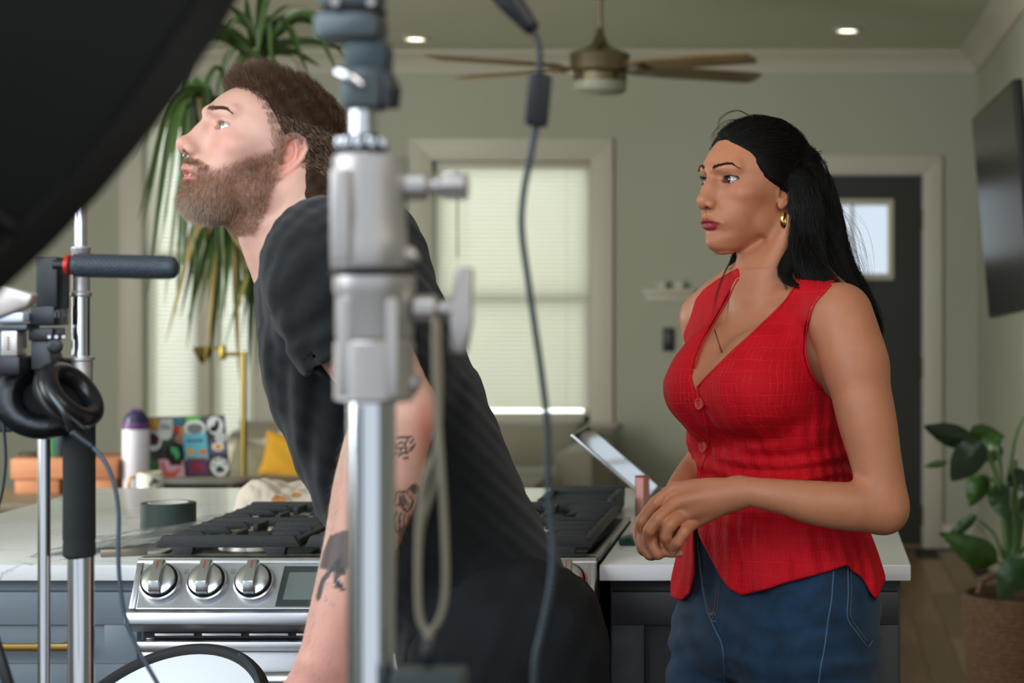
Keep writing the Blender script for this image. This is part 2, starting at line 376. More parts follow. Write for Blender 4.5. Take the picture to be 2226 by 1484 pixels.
# sofa under the central window
m_sofa = mat('sofa_fabric', (142,136,118), .9, bump=.5, bscale=500, sheen=.3)
def cushion(name, c, dims, m, parent=None, rot=(0, 0, 0), puff=.5, corner=1, seed=0, wr=.0):
    """pillow: puffed square with pointed corners"""
    n = 20; rr = random.Random(seed); V = []; Fc = []
    for side in (1, -1):
        for i in range(n+1):
            for j in range(n+1):
                u = i/n*2-1; v = j/n*2-1
                hgt = ((1-abs(u)**2.6)*(1-abs(v)**2.6))**puff
                pinch = 1-.09*corner*((1-u*u)*abs(v)**2)
                pinch2 = 1-.09*corner*((1-v*v)*abs(u)**2)
                z = side*hgt+wr*math.sin(u*5+v*7+seed)*hgt
                V.append((u*pinch2*dims[0]/2, z*dims[1]/2, v*pinch*dims[2]/2))
    N = (n+1)**2
    for s in range(2):
        for i in range(n):
            for j in range(n):
                a = s*N+i*(n+1)+j; q = (a, a+1, a+n+2, a+n+1); Fc.append(q if s else q[::-1])
    from mathutils import Euler
    R = Euler(rot).to_matrix(); V = [tuple(R @ Vector(v)+Vector(c)) for v in V]
    me = np_mesh(name, V, Fc); bm = bmesh.new(); bm.from_mesh(me); bmesh.ops.remove_doubles(bm, verts=bm.verts, dist=.0004); bmesh.ops.recalc_face_normals(bm, faces=bm.faces[:]); bm.to_mesh(me); bm.free()
    return link(name, me, m, parent, True)
YS = 10.6
sx0, sx1 = -3.1, wx(1333)+.03
so = thing('sofa', ((sx0+sx1)/2, YS-.3, 0), 'long grey beige sofa under the window with a blocky back', 'sofa')
szb = CZ-(915-VY)*YS/F
box('base', sx0, sx1, 9.75, 10.78, .08, .34, m_sofa, so, bevel=.03)
nb = 3
for k in range(nb):
    a = sx0+.12+(sx1-sx0-.24)*k/nb; b = sx0+.12+(sx1-sx0-.24)*(k+1)/nb
    cushion('back_cushion', ((a+b)/2, YS-.05, (szb+.42)/2), (b-a, .36, szb-.40), m_sofa, so, puff=.22, corner=.3, seed=k)
    cushion('seat_cushion', ((a+b)/2, 10.0, .42), (b-a, .7, .2), m_sofa, so, rot=(0, 0, 0), puff=.2, corner=.2)
box('armrest', sx1-.2, sx1, 9.75, 10.78, .08, .62, m_sofa, so, bevel=.05)
box('armrest', sx0, sx0+.2, 9.75, 10.78, .08, .62, m_sofa, so, bevel=.05)
box('back_frame', sx0, sx1, 10.72, 10.9, .08, szb-.06, m_sofa, so, bevel=.04)
for x in (sx0+.1, sx1-.1):
    for y in (9.85, 10.7): cyl('leg', (x, y, 0), (x, y, .09), .025, mat('dark_wood', (60,44,32), .5), so, 12)
# second pale sofa nearer, carrying the pillows seen past the man
YP = 8.6
m_cream = mat('cream_fabric', (205,198,180), .9, bump=.3, bscale=400)
ZB = P(0, 1040, 8.6).z
ch = thing('daybed', (-2.6, 8.7, 0), 'cream upholstered daybed holding the yellow and grey pillows', 'daybed')
box('seat', -3.0, -1.55, 8.3, 9.2, .2, ZB, m_cream, ch, bevel=.05)
box('backrest', -3.0, -1.55, 9.1, 9.3, .2, CZ-(958-VY)*9.1/F, m_cream, ch, bevel=.06)
for x in (-2.9, -1.65):
    for y in (8.4, 9.2): cyl('leg', (x, y, 0), (x, y, .21), .025, MATS['dark_wood'], ch, 12)
def pillow(px, py, Y, w, h, col, label, rot, seed, d=.17, wr=.05):
    p = cushion('throw_pillow', P(px, py, Y), (w, d, h), mat('pillow_'+str(seed), col, .85, bump=.3, bscale=500, sheen=.2), None, rot, .42, 1.2, seed, wr)
    return tag(p, label, 'pillow')
pillow(628, 992, 8.6, .235, .20, (196,146,34), 'mustard yellow throw pillow on the daybed, next to the black shirt', (-.2, math.radians(10), .1), 1, .12)
pillow(546, 1000, 8.62, .19, .17, (122,118,96), 'olive grey throw pillow behind the brass lamp pole', (-.2, math.radians(14), -.2), 2, .11)
pillow(648, 965, 8.8, .25, .19, (222,217,203), 'white throw pillow behind the mustard yellow one', (-.2, math.radians(-28), .2), 3, .1)
# brass floor lamp
m_lbrass = mat('aged_brass', (146,126,62), .35, 1)
YL = 7.9
fl_ = thing('floor_lamp', (P(530, 1000, YL).x, YL, 0), 'slim brass floor lamp with a short side arm and small cone shade', 'lamp')
xl = P(530, 1000, YL).x; zt = P(0, 770, YL).z
cyl('pole', (xl, YL, .02), (xl, YL, zt+.01), .011, m_lbrass, fl_, 14)
lathe('base', [(.14, 0), (.14, .012), (.13, .022), (.012, .026)], (xl, YL, 0), m_lbrass, fl_)
xa = P(484, 770, YL).x
cyl('arm', (xl, YL, zt), (xa, YL, zt), .008, m_lbrass, fl_, 12)
box('joint', xa-.012, xa+.012, YL-.014, YL+.014, zt-.02, zt+.035, m_lbrass, fl_, bevel=.003)
tube('shade_stem', [(xa, YL, zt+.02), (xa-.03, YL, zt+.025), P(450, 766, YL)], .007, m_lbrass, fl_, 10)
lathe('lamp_shade', [(.010, -.0), (.014, .008), (.040, .060), (.038, .060), (.010, .012)], P(462, 760, YL)+Vector((0, 0, .006)), m_lbrass, fl_, (-.88, 0, -.48), 24, caps=False)
# tall dracaena: pot, bare stem, long strap leaves
m_leaf = mat('dracaena_leaf', (46,68,25), .4, noise=.35, nscale=3, spec=.4)
m_leafy = mat('dracaena_leaf_dry', (128,112,58), .6)
m_stem = mat('dracaena_stem', (120,104,72), .8, bump=.5, bscale=80)
YD = 7.3
dt = thing('dracaena', (P(665, 900, YD).x, YD, 0), 'tall dracaena in a dark green pot with long arching leaves above the man', 'plant')
xp = P(665, 900, YD).x
lathe('pot', [(.13, 0), (.15, .02), (.19, .42), (.2, .42), (.2, .45), (.18, .45), (.17, .40), (.02, .40)], (xp, YD, .0), mat('green_glaze', (34,48,36), .3), dt, n=36)
lathe('soil', [(.172, .40), (.1, .41), (.004, .415)], (xp, YD, 0), mat('soil', (50,36,26), .9, noise=.3), dt)
crown_c = P(560, 118, YD)
stem = cr([(xp, YD, .4), P(690, 800, YD), P(650, 560, YD), P(600, 300, YD), P(565, 140, YD)], 8)
tube('stem', stem, [.03, .026, .022, .02], m_stem, dt, 12)
branch2 = cr([stem[14], P(520, 520, YD-.1), P(455, 300, YD-.15), P(430, 200, YD-.15)], 6)
tube('stem', branch2, [.02, .016], m_stem, dt, 10)
branch3 = cr([stem[12], P(560, 640, YD+.1), P(520, 480, YD+.12), P(500, 400, YD+.12)], 6)
tube('stem', branch3, [.018, .014], m_stem, dt, 10)
def strap(name, pts, w, m, parent, twist=0.0, fold=.25):
    q = cr(pts, 6); N = len(q); V = []; Fc = []
    for i, p in enumerate(q):
        t = (q[min(i+1, N-1)]-q[max(i-1, 0)]).normalized(); s = i/(N-1)
        a = t.cross(Vector((math.sin(twist), -math.cos(twist), .2))).normalized(); b = t.cross(a)
        ww = w*(min(1, .45+s*4)*(1-s**2.2)+.02)
        V += [p-a*ww, p-a*ww*.5+b*ww*fold*.8, p+b*ww*fold, p+a*ww*.5+b*ww*fold*.8, p+a*ww]
    for i in range(N-1):
        for k in range(4):
            c = i*5+k; Fc.append((c, c+1, c+6, c+5))
    me = np_mesh(name, [tuple(v) for v in V], Fc); return link(name, me, m, parent, True)
rl = random.Random(5)
def arch(c, dx, dy, dz, Y, drop, w=.016, m=None):
    """a leaf leaving c, rising dz px, ending dx,dy px away"""
    p0 = Vector(c); p2 = Vector((p0.x+dx*Y/F, p0.y+rl.uniform(-.25, .25), p0.z-dy*Y/F))
    mid = (p0+p2)/2+Vector((0, 0, dz*Y/F)); mid.x += (p2.x-p0.x)*.1
    strap('leaf', [p0, (p0*.6+mid*.55-Vector(p0)*.15) if False else p0.lerp(mid, .55)+Vector((0, 0, dz*.25*Y/F)), mid, mid.lerp(p2, .55)-Vector((0, 0, drop*.0)), p2], w, m or m_leaf, dt, rl.uniform(-.9, .9))
c0 = P(560, 110, YD)
for dx, dy, dz in ((-20, -170, 20), (30, -210, 10), (60, -160, 30), (90, -90, 40), (60, 60, 110), (170, -20, 60), (185, 20, 70), (140, 60, 90), (150, -60, 50), (100, 90, 40),
                   (-60, -90, 20), (-90, -70, 40), (-110, 0, 50), (-150, 60, 60), (-190, 120, 90), (-210, 200, 120), (-150, 170, 60), (-60, 130, 60), (60, 140, 60), (200, 90, 100), (-240, 260, 150), (-120, 240, 70), (20, 160, 60), (125, 20, 20), (-40, -130, 0), (185, -10, 15)):
    arch(c0+Vector((rl.uniform(-.03, .03), 0, rl.uniform(-.04, .03))), dx+rl.uniform(-8, 8), dy+rl.uniform(-8, 8), dz, YD, 0)
c1 = P(432, 205, YD-.15)
for i in range(24):
    dx = rl.uniform(-165, 110); dy = rl.uniform(120, 470)
    arch(c1+Vector((rl.uniform(-.03, .03), 0, rl.uniform(-.05, .02))), dx, dy, rl.uniform(60, 230)*.6, YD, 0, .015, m_leaf)
c2 = P(505, 410, YD+.1)
for i in range(30):
    dx = rl.uniform(-140, 80); dy = rl.uniform(120, 400)
    arch(c2+Vector((rl.uniform(-.03, .03), 0, rl.uniform(-.1, .02))), dx, dy, rl.uniform(60, 200)*.6, YD, 0, .016, m_leafy if rl.random() < .2 else m_leaf)
for i in range(14):
    c3 = P(570+rl.uniform(-20, 20), 560+rl.uniform(-60, 40), YD)
    arch(c3, rl.uniform(-60, 40), rl.uniform(90, 290), 30, YD, 0, .013, m_leafy if rl.random() < .55 else m_leaf)
# dining table and the things on it
ZT = .752
m_table = mat('table_wood', (104,92,74), .5, noise=.12, nscale=4, nstretch=(1,10,1))
tb = thing('dining_table', (-2.0, 6.5, 0), 'grey brown wooden dining table beyond the left end of the white worktop', 'table')
bm = bmesh.new()
pts = [(-2.62+.12*(1-math.cos(a)), 6.1+.12*(1-math.sin(a)), ZT-.03) for a in [math.pi/2*k/6 for k in range(7)]][::-1]
pts = [(-2.5, 6.08, ZT-.03), (-.9, 6.08, ZT-.03), (-.9, 7.0, ZT-.03), (-2.62, 7.0, ZT-.03), (-2.62, 6.2, ZT-.03)]
prism('table_top', pts, (0, 0, .03), m_table, tb, bevel=.008)
box('apron', -2.55, -.97, 6.16, 6.18, ZT-.11, ZT-.03, m_table, tb, bevel=.002)
for x in (-2.52, -1.0):
    for y in (6.2, 6.9): box('leg', x-.03, x+.03, y-.03, y+.03, 0, ZT-.03, m_table, tb, bevel=.005)
def onT(px, Y): return Vector(((px-VX)*Y/F, Y, ZT))
m_redwood = mat('cedar_wood', (178,116,78), .6, noise=.12, nscale=5, nstretch=(1,1,12))
YX = 6.35; a = onT(22, YX); b = onT(255, YX)
wb = thing('wooden_riser', ((a.x+b.x)/2, YX, ZT), 'reddish wooden riser box at the left end of the dining table', 'box')
box('top_board', a.x, b.x, YX, YX+.24, ZT+.048, ZT+.112, m_redwood, wb, bevel=.004)
box('foot', a.x+.01, a.x+.15, YX+.01, YX+.22, ZT, ZT+.048, m_redwood, wb, bevel=.003)
box('foot', b.x-.08, b.x-.01, YX+.01, YX+.22, ZT, ZT+.048, m_redwood, wb, bevel=.003)
pd = tag(lathe('dish', [(.05, 0), (.055, .004), (.05, .012), (.002, .012)], (onT(78, YX+.1).x, YX+.1, ZT+.112), mat('dark_dish', (52,42,32), .4), None, n=28), 'flat dark round dish on the left of the wooden riser', 'dish')
for k, (px, c, nm) in enumerate(((116, (38,120,40), 'green book standing on the wooden riser'), (127, (46,72,88), 'slate blue book standing beside the green book'), (135, (16,20,18), 'black book standing beside the slate blue book'))):
    xx = onT(px, YX+.06).x; bo = thing('book', (xx, YX+.12, ZT+.112), nm, 'book')
    box('cover', xx-.0075, xx+.0075, YX+.05, YX+.2, ZT+.112, ZT+.112+.135-.008*k, mat('book_cover_%d' % k, c, .5), bo, bevel=.001)
    box('pages', xx-.006, xx+.006, YX+.055, YX+.203, ZT+.115, ZT+.112+.132-.008*k, mat('paper', (225,220,205), .8), bo)
# water bottle
YBt = 6.4; cb = onT(296, YBt)
wbt = thing('water_bottle', cb, 'tall white insulated bottle with a purple and navy lid', 'bottle')
rb_ = 29*YBt/F
lathe('body', [(rb_-.003, 0), (rb_, .004), (rb_, .198), (rb_-.003, .205)], cb, mat('bottle_white', (212,208,216), .35), wbt, n=40)
lathe('collar', [(rb_-.001, .203), (rb_+.0005, .206), (rb_, .216), (rb_-.004, .222)], cb, mat('lid_purple', (92,52,108), .35), wbt, n=40)
lathe('lid', [(rb_-.004, .22), (rb_-.006, .238), (rb_-.014, .25), (rb_-.022, .258), (.008, .260)], cb, mat('lid_navy', (46,44,80), .35), wbt, n=40)
tube('carry_loop', cr([cb+Vector((-.018, 0, .25)), cb+Vector((-.012, 0, .262)), cb+Vector((.012, 0, .262)), cb+Vector((.018, 0, .25))], 5), .005, MATS['lid_purple'], wbt, 8)
# mug
YM = 6.18; cm = onT(327, YM); rm = 28*YM/F
mg = thing('mug', cm, 'white mug with a gold handle and dark floral print beside the bottle', 'mug')
lathe('body', [(rm-.004, 0), (rm, .004), (rm, .083), (rm-.001, .085), (rm-.004, .083), (rm-.004, .01), (.002, .008)], cm, mat('mug_white', (226,222,208), .25), mg, n=40)
lathe('rim', [(rm-.004, .0835), (rm+.0006, .083), (rm+.0006, .0855), (rm-.004, .0858)], cm, mat('gold', (176,132,52), .3, 1), mg, n=40, caps=False)
tube('handle', cr([cm+Vector((-rm+.002, -.005, .07)), cm+Vector((-rm-.02, -.008, .066)), cm+Vector((-rm-.024, -.008, .04)), cm+Vector((-rm-.016, -.006, .018)), cm+Vector((-rm+.002, -.005, .014))], 6), .0045, MATS['gold'], mg, 10)
rq = random.Random(8)
bm = bmesh.new()
for k in range(26):
    th = math.radians(rq.uniform(-75, -15)); z = rq.uniform(.008, .075); r0 = rm+.0003; rr = rq.uniform(.002, .0045)
    c = cm+Vector((r0*math.cos(th), r0*math.sin(th), z)); nn = Vector((math.cos(th), math.sin(th), 0)); tt = Vector((-nn.y, nn.x, 0)); ph = rq.random()*6
    vs = [bm.verts.new(c+nn*.0004+(tt*math.cos(ph+q)*rr*1.6+Vector((0, 0, 1))*math.sin(ph+q)*rr)) for q in [2*math.pi*i/7 for i in range(7)]]
    bm.faces.new(vs)
bm_obj('print', bm, mat('mug_print', (60,54,40), .5), mg)
# sticker covered laptop
YLp = 6.5; l0 = onT(352, YLp); l1 = onT(505, YLp); zl0 = ZT+.012; 
lp = thing('laptop', ((l0.x+l1.x)/2, YLp, ZT), 'open grey laptop seen from behind, its lid covered in stickers', 'laptop')
box('base', l0.x-.04, l1.x, YLp, YLp+.2, ZT, ZT+.014, mat('laptop_grey', (84,82,82), .35, .6), lp, bevel=.004)
LA = Vector((onT(326, YLp).x, YLp-.02, P(0, 1038, YLp).z)); LB = Vector((l1.x-.002, YLp-.02, P(0, 1033, YLp).z))
LC = Vector((onT(499, YLp).x, YLp-.06, P(0, 900, YLp).z)); LD = Vector((onT(322, YLp).x, YLp-.06, P(0, 905, YLp).z))
nl = (LB-LA).cross(LD-LA).normalized(); nl = nl if nl.y < 0 else -nl
lid = prism('lid', [LA, LB, LC, LD], -nl*.006, MATS['laptop_grey'], lp, bevel=.002)
cyl('hinge_bar', (l0.x+.01, YLp-.012, ZT+.012), (l1.x-.02, YLp-.012, ZT+.012), .007, m_black, lp, 12)
def LP(u, v, h=.0006):   # u 0..1 across, v 0..1 down
    return LD.lerp(LC, u).lerp(LA.lerp(LB, u), v)+nl*h
def sticker(shape, u, v, w, h, col, layer=0, rot=0, extra=None):
    hh = .0006+.0005*layer; pts = []
    if shape == 'rect': base = [(-1, -1), (1, -1), (1, 1), (-1, 1)]
    elif shape == 'poly': base = extra
    else: base = [(math.cos(2*math.pi*k/24), math.sin(2*math.pi*k/24)) for k in range(24)]
    for a, b in base:
        a2 = a*math.cos(rot)-b*math.sin(rot); b2 = a*math.sin(rot)+b*math.cos(rot); pts.append(LP(u+a2*w/2, v+b2*h/2, hh))
    return prism('sticker', pts, nl*.0003, mat('sticker_%d_%d_%d' % col, col, .45), lp)
sticker('rect', .12, .12, .15, .20, (196,150,66)); sticker('rect', .29, .12, .16, .18, (186,192,190)); sticker('round', .26, .24, .19, .28, (196,200,198))
sticker('round', .11, .38, .21, .34, (206,208,206), 1); sticker('round', .11, .36, .15, .2, (74,44,52), 2)
sticker('rect', .43, .1, .1, .14, (40,110,130)); sticker('rect', .40, .2, .06, .12, (176,48,44), 1); sticker('rect', .47, .24, .07, .14, (196,120,86), 1); sticker('round', .44, .36, .13, .16, (150,110,90))
sticker('round', .36, .6, .24, .35, (16,22,20), 3); sticker('poly', .36, .6, .12, .24, (70,160,104), 4, 0, [(-.8, -1), (.6, -.8), (1, .2), (.3, 1), (-.1, .2), (-.7, -.1)])
sticker('rect', .62, .05, .18, .1, (72,160,66)); sticker('round', .63, .2, .27, .28, (200,204,200), 1); sticker('round', .63, .2, .2, .17, (120,128,124), 2)
for k in range(3): sticker('rect', .63, .15+.05*k, .17, .014, (40,44,44), 3)
sticker('rect', .62, .5, .29, .44, (96,172,190), 1); sticker('rect', .62, .4, .2, .05, (60,110,130), 2); sticker('rect', .55, .58, .08, .11, (206,150,60), 2); sticker('round', .70, .59, .1, .1, (196,110,66), 2)
sticker('round', .88, .16, .2, .3, (196,200,198)); sticker('poly', .87, .17, .12, .2, (20,22,22), 1, 0, [(1, -1), (.9, .2), (.2, 1), (-1, .8), (-.9, .1), (0, -.1), (.4, -.9)])
sticker('round', .93, .36, .14, .2, (170,176,172), 1); sticker('rect', .89, .52, .2, .22, (92,84,120), 0); sticker('round', .89, .51, .15, .14, (212,206,190), 2); sticker('round', .89, .51, .08, .1, (206,140,50), 3)
sticker('poly', .09, .78, .13, .26, (58,140,64), 0, 0, [(0, -1), (.5, 0), (.3, 0), (.9, .8), (-.9, .8), (-.3, 0), (-.5, 0)])
sticker('rect', .30, .84, .31, .3, (210,160,176), 1); sticker('poly', .30, .86, .24, .26, (200,92,78), 2, 0, [(-1, -.9), (-.7, -.9), (-.5, .2), (.1, .3), (.9, -.2), (1, .0), (.3, 1), (-.8, 1)]); sticker('rect', .36, .77, .15, .05, (60,46,50), 3)
sticker('rect', .62, .83, .25, .3, (92,60,92), 0); sticker('rect', .62, .71, .25, .05, (150,44,50), 1); sticker('poly', .62, .87, .18, .18, (142,40,58), 1, 0, [(-1, -.8), (-.6, 1), (0, -.2), (.5, .9), (1, -.2), (.3, -1)])
sticker('round', .885, .84, .22, .32, (196,202,200), 1); sticker('poly', .89, .88, .12, .13, (44,62,62), 2, 0, [(-.1, -1), (.5, -.6), (1, .3), (.5, .9), (-.6, .9), (-1, .3), (-.6, -.6)])
for du, dv in ((-.065, -.02), (-.03, -.1), (.03, -.11), (.07, -.04)): sticker('round', .885+du, .83+dv, .028, .055, (38,50,50), 2)
# basket plant on the right
YR = 6.45
def rp(px, py, Y=YR): return P(px, py, Y)
pc = Vector((.695, YR+.05, 0)); zr = P(0, 1292, YR).z
bp_ = thing('basket_plant', pc, 'broad leaved green plant in a brown woven basket by the right wall', 'plant')
m_bask = mat('woven_basket', (104,80,60), .9, noise=.45, nscale=60, bump=1, bscale=110, nstretch=(1,1,2.5))
prof = []
nrow = int(zr/.014)
for i in range(nrow*4+1):
    z = zr*i/(nrow*4); r = .185+.02*math.sin(z/zr*1.8)-.012*(1-z/zr); prof.append((r+.003*math.sin(i*math.pi/2), z))
prof += [(prof[-1][0]-.012, zr), (prof[-1][0]-.02, zr-.06), (.01, zr-.06)]
lathe('basket', prof, pc, m_bask, bp_, n=64)
lathe('soil', [(.17, zr-.058), (.1, zr-.03), (.004, zr-.02)], pc, MATS['soil'], bp_, n=30)
tube('basket_handle', cr([rp(2128, 1290), rp(2136, 1262), rp(2160, 1250), rp(2180, 1256)], 6), .011, m_bask, bp_, 10)
m_pl = [mat('leaf_green', (52,84,30), .35, noise=.2, nscale=8, spec=.5), mat('leaf_dark', (28,46,26), .32, noise=.2, nscale=8, spec=.5), mat('leaf_mid', (36,66,34), .35, noise=.2, nscale=8, spec=.5)]
m_petiole = mat('petiole', (78,104,58), .5)
def leaf(outline, Y, m, tipY=0, cup=.02, petiole=None):
    """broad leaf: midrib from base to tip with half width; outline=(base px,tip px,half width px)"""
    (bx, by), (tx, ty), w = outline; n = 12; V = []; Fc = []
    p0 = P(bx, by, Y); p1 = P(tx, ty, Y+tipY); d = (p1-p0); L = d.length; dn = d.normalized()
    side = dn.cross(Vector((0, -1, 0))).normalized(); up = side.cross(dn)
    ww = w*Y/F
    for i in range(n+1):
        s = i/n; hw = ww*(math.sin(math.pi*min(1, s**.75))**.8)*(1-.12*s) if 0 < i < n else .0008
        c = p0+d*s+up*math.sin(s*math.pi)*cup*-1
        for k in range(-4, 5):
            q = k/4; V.append(c+side*hw*q+up*(abs(q)**1.5*hw*.35+.004*math.sin(s*22)*abs(q))*-1)
    for i in range(n):
        for k in range(8):
            a = i*9+k; Fc.append((a, a+1, a+10, a+9))
    me = np_mesh('leaf', [tuple(v) for v in V], Fc); o = link('leaf', me, m, bp_, True)
    if petiole:
        tube('petiole', cr([P(*petiole[0], YR), P(*petiole[1], (Y+YR)/2), p0], 6), [.007, .004], m_petiole, bp_, 8)
    return o
leaf(((2122, 965), (2008, 926), 27), 6.4, m_pl[1], -.05, .01, ((2190, 1210), (2160, 1020)))
leaf(((2112, 968), (2124, 1010), 2), 6.4, m_pl[1])
leaf(((2140, 958), (2068, 1045), 38), 6.35, m_pl[1], -.05, .02, ((2192, 1210), (2172, 1050)))
leaf(((2172, 975), (2110, 935), 30), 6.5, m_pl[0], .05, .01, ((2195, 1210), (2180, 1060)))
leaf(((2108, 936), (2186, 950), 20), 6.52, m_pl[0], .05, .0)
leaf(((2180, 975), (2112, 1000), 22), 6.55, m_pl[0], .05, .0)
leaf(((2060, 1004), (2008, 1014), 9), 6.4, m_pl[0], 0, 0)
leaf(((2140, 1030), (2108, 1102), 28), 6.45, m_pl[0], 0, .02, ((2186, 1215), (2172, 1070)))
leaf(((2170, 1050), (2180, 1130), 27), 6.35, m_pl[2], 0, .02, ((2194, 1210), (2180, 1100)))
leaf(((2124, 1118), (2052, 1180), 14), 6.35, m_pl[2], 0, .01)
leaf(((2170, 1222), (2048, 1160), 34), 6.4, m_pl[0], -.05, -.03, ((2184, 1232), (2178, 1226)))
leaf(((2162, 1208), (2040, 1158), 22), 6.45, m_pl[1], 0, .02)
leaf(((2240, 1215), (2170, 1300), 42), 6.2, m_pl[2], 0, .03, ((2210, 1210), (2240, 1180)))
leaf(((2200, 1020), (2232, 1070), 24), 6.4, m_pl[1], 0, .01, ((2208, 1210), (2210, 1080)))
leaf(((2216, 1085), (2262, 1110), 26), 6.5, m_pl[2], 0, .01, ((2212, 1210), (2216, 1120)))
leaf(((2236, 980), (2290, 930), 30), 6.5, m_pl[0], 0, .01, ((2214, 1210), (2232, 1060)))
tube('stalk', cr([rp(2196, 1215), rp(2190, 1080), rp(2205, 960), rp(2226, 905)], 6), [.012, .008, .003], m_petiole, bp_, 8)
tube('stalk', cr([rp(2192, 1215), rp(2180, 1060), rp(2168, 978)], 6), [.009, .006, .003], m_petiole, bp_, 8)
tube('stalk', cr([rp(2204, 1215), rp(2206, 1100), rp(2208, 1000)], 6), [.016, .012, .006], m_petiole, bp_, 8)
tube('petiole', cr([rp(2182, 1215), rp(2160, 1160), rp(2124, 1128)], 6), [.006, .004], m_petiole, bp_, 8)
# ------------------------------------------------------------------ kitchen island and range
ZW = .932; YW = 3.35; YWB = 4.68; XI0 = -1.66; XI1 = .168; RX0 = -1.114; RX1 = -.351; YRB = 3.99
m_quartz = mat('quartz', (238,238,237), .14, spec=.5)
nt = m_quartz.node_tree; b = nt.nodes['Principled BSDF']; L = nt.links
tc = nt.nodes.new('ShaderNodeTexCoord'); n1 = nt.nodes.new('ShaderNodeTexNoise'); n1.inputs['Scale'].default_value = 7; n1.inputs['Detail'].default_value = 8
mp = nt.nodes.new('ShaderNodeMix'); mp.data_type = 'VECTOR'; mp.inputs['Factor'].default_value = .14
L.new(tc.outputs['Object'], n1.inputs['Vector']); L.new(tc.outputs['Object'], mp.inputs['A']); L.new(n1.outputs['Color'], mp.inputs['B'])
vo = nt.nodes.new('ShaderNodeTexVoronoi'); vo.feature = 'DISTANCE_TO_EDGE'; vo.inputs['Scale'].default_value = 9; L.new(mp.outputs['Result'], vo.inputs['Vector'])
cr_ = nt.nodes.new('ShaderNodeValToRGB'); cr_.color_ramp.elements[0].color = (*S((168,166,166)), 1); cr_.color_ramp.elements[1].color = (*S((238,238,237)), 1); cr_.color_ramp.elements[1].position = .022
L.new(vo.outputs['Distance'], cr_.inputs[0])
n3 = nt.nodes.new('ShaderNodeTexNoise'); n3.inputs['Scale'].default_value = 5; L.new(tc.outputs['Object'], n3.inputs['Vector'])
r3 = nt.nodes.new('ShaderNodeMapRange'); r3.inputs['From Min'].default_value = .48; r3.inputs['From Max'].default_value = .6; L.new(n3.outputs['Fac'], r3.inputs[0])
mx = nt.nodes.new('ShaderNodeMix'); mx.data_type = 'RGBA'; mx.inputs['A'].default_value = (*S((238,238,237)), 1); L.new(r3.outputs[0], mx.inputs['Factor']); L.new(cr_.outputs[0], mx.inputs['B']); L.new(mx.outputs['Result'], b.inputs['Base Color'])
T = ZW-.027
top = prism('worktop', [(XI0, YW, T), (RX0-.002, YW, T), (RX0-.002, YRB, T), (RX1+.002, YRB, T), (RX1+.002, YW, T), (XI1, YW, T), (XI1, YWB, T), (XI0, YWB, T)], (0, 0, .027), m_quartz, None, bevel=.0025)
tag(top, 'white veined quartz worktop wrapping around the range', 'worktop')
m_cab_lit = mat('cabinet_paint_lit', (118,128,136), .42)  # cabinet paint with the daylight on it put into the colour
m_cab_shaded = mat('cabinet_paint_shaded', (54,55,56), .45)  # same cabinet paint, with its shadow put into the colour
m_toe = mat('toe_kick', (30,31,32), .6)
def cabinet(x0, x1, label, rows, pulls, mm):
    c = thing('base_cabinet', ((x0+x1)/2, YW+.35, 0), label, 'cabinet')
    yf = YW+.045
    box('body', x0+.002, x1-.002, yf, YW+.63, .1, T-.001, mm, c, bevel=.001)
    box('toe_kick', x0+.002, x1-.002, yf+.06, YW+.6, 0, .1, m_toe, c)
    z = T-.022
    for h in rows:
        a, bb, z0 = x0+.006, x1-.006, z-h
        d = bpy.data.objects.new('drawer' if h < .35 else 'door', None); COL.objects.link(d); d.parent = c; d.location = Vector(((a+bb)/2, yf, z0))-wloc(c)
        w = .055
        box('panel', a+w-.002, bb-w+.002, yf-.012, yf, z0+w-.002, z-w+.002, mm, d)
        for (p, q, r, s) in ((a, bb, z-w, z), (a, bb, z0, z0+w), (a, a+w, z0+w, z-w), (bb-w, bb, z0+w, z-w)):
            box('rail' if q-p > .1 else 'stile', p, q, yf-.02, yf, r, s, mm, d, bevel=.0015)
        if pulls:
            pz = z0+h*(.5 if h < .35 else .9); xm = (a+bb)/2; pl = pulls
            box('pull', xm-pl, xm+pl, yf-.052, yf-.042, pz-.006, pz+.006, m_brass, d, bevel=.0012)
            for s in (-1, 1): box('pull_post', xm+s*(pl-.02)-.005, xm+s*(pl-.02)+.005, yf-.044, yf-.018, pz-.005, pz+.005, m_brass, d)
        z = z0-.006
    return c
cabinet(-1.66, RX0-.004, 'slate shaker drawer cabinet in a lit tone, left of the range', [.175, .28, .28], .17, m_cab_lit)
cabinet(RX1+.014, .155, 'slate shaker cabinet in a shaded tone behind the woman, right of the range', [.76], 0, m_cab_shaded)
bk = tag(box('island_back_panel', -1.55, .15, YW+.70, YW+.75, 0, T-.001, m_cab_shaded, None, bevel=.001), 'slate panel in a shaded tone closing the back of the island', 'panel')
# ---- range
m_castiron = mat('cast_iron', (38,41,42), .55, bump=.3, bscale=300)
m_enamel = mat('black_enamel', (22,24,25), .18)
rg = thing('gas_range', ((RX0+RX1)/2, 3.67, 0), 'stainless steel slide in gas range with chrome knobs and black grates', 'range')
x0, x1 = RX0+.002, RX1-.002
box('body', x0+.004, x1-.004, 3.37, YRB-.004, .09, .915, m_steel, rg, bevel=.002)
box('toe_kick', x0+.02, x1-.02, 3.44, 3.95, 0, .09, m_toe, rg)
box('cooktop', x0, x1, 3.352, YRB-.002, .918, .938, m_enamel, rg, bevel=.003)
box('front_trim', x0, x1, 3.346, 3.364, .934, .944, m_steel, rg, bevel=.002)
for xx in (x0, x1-.012): box('side_trim', xx, xx+.012, 3.36, YRB-.002, .937, .942, m_steel, rg, bevel=.0015)
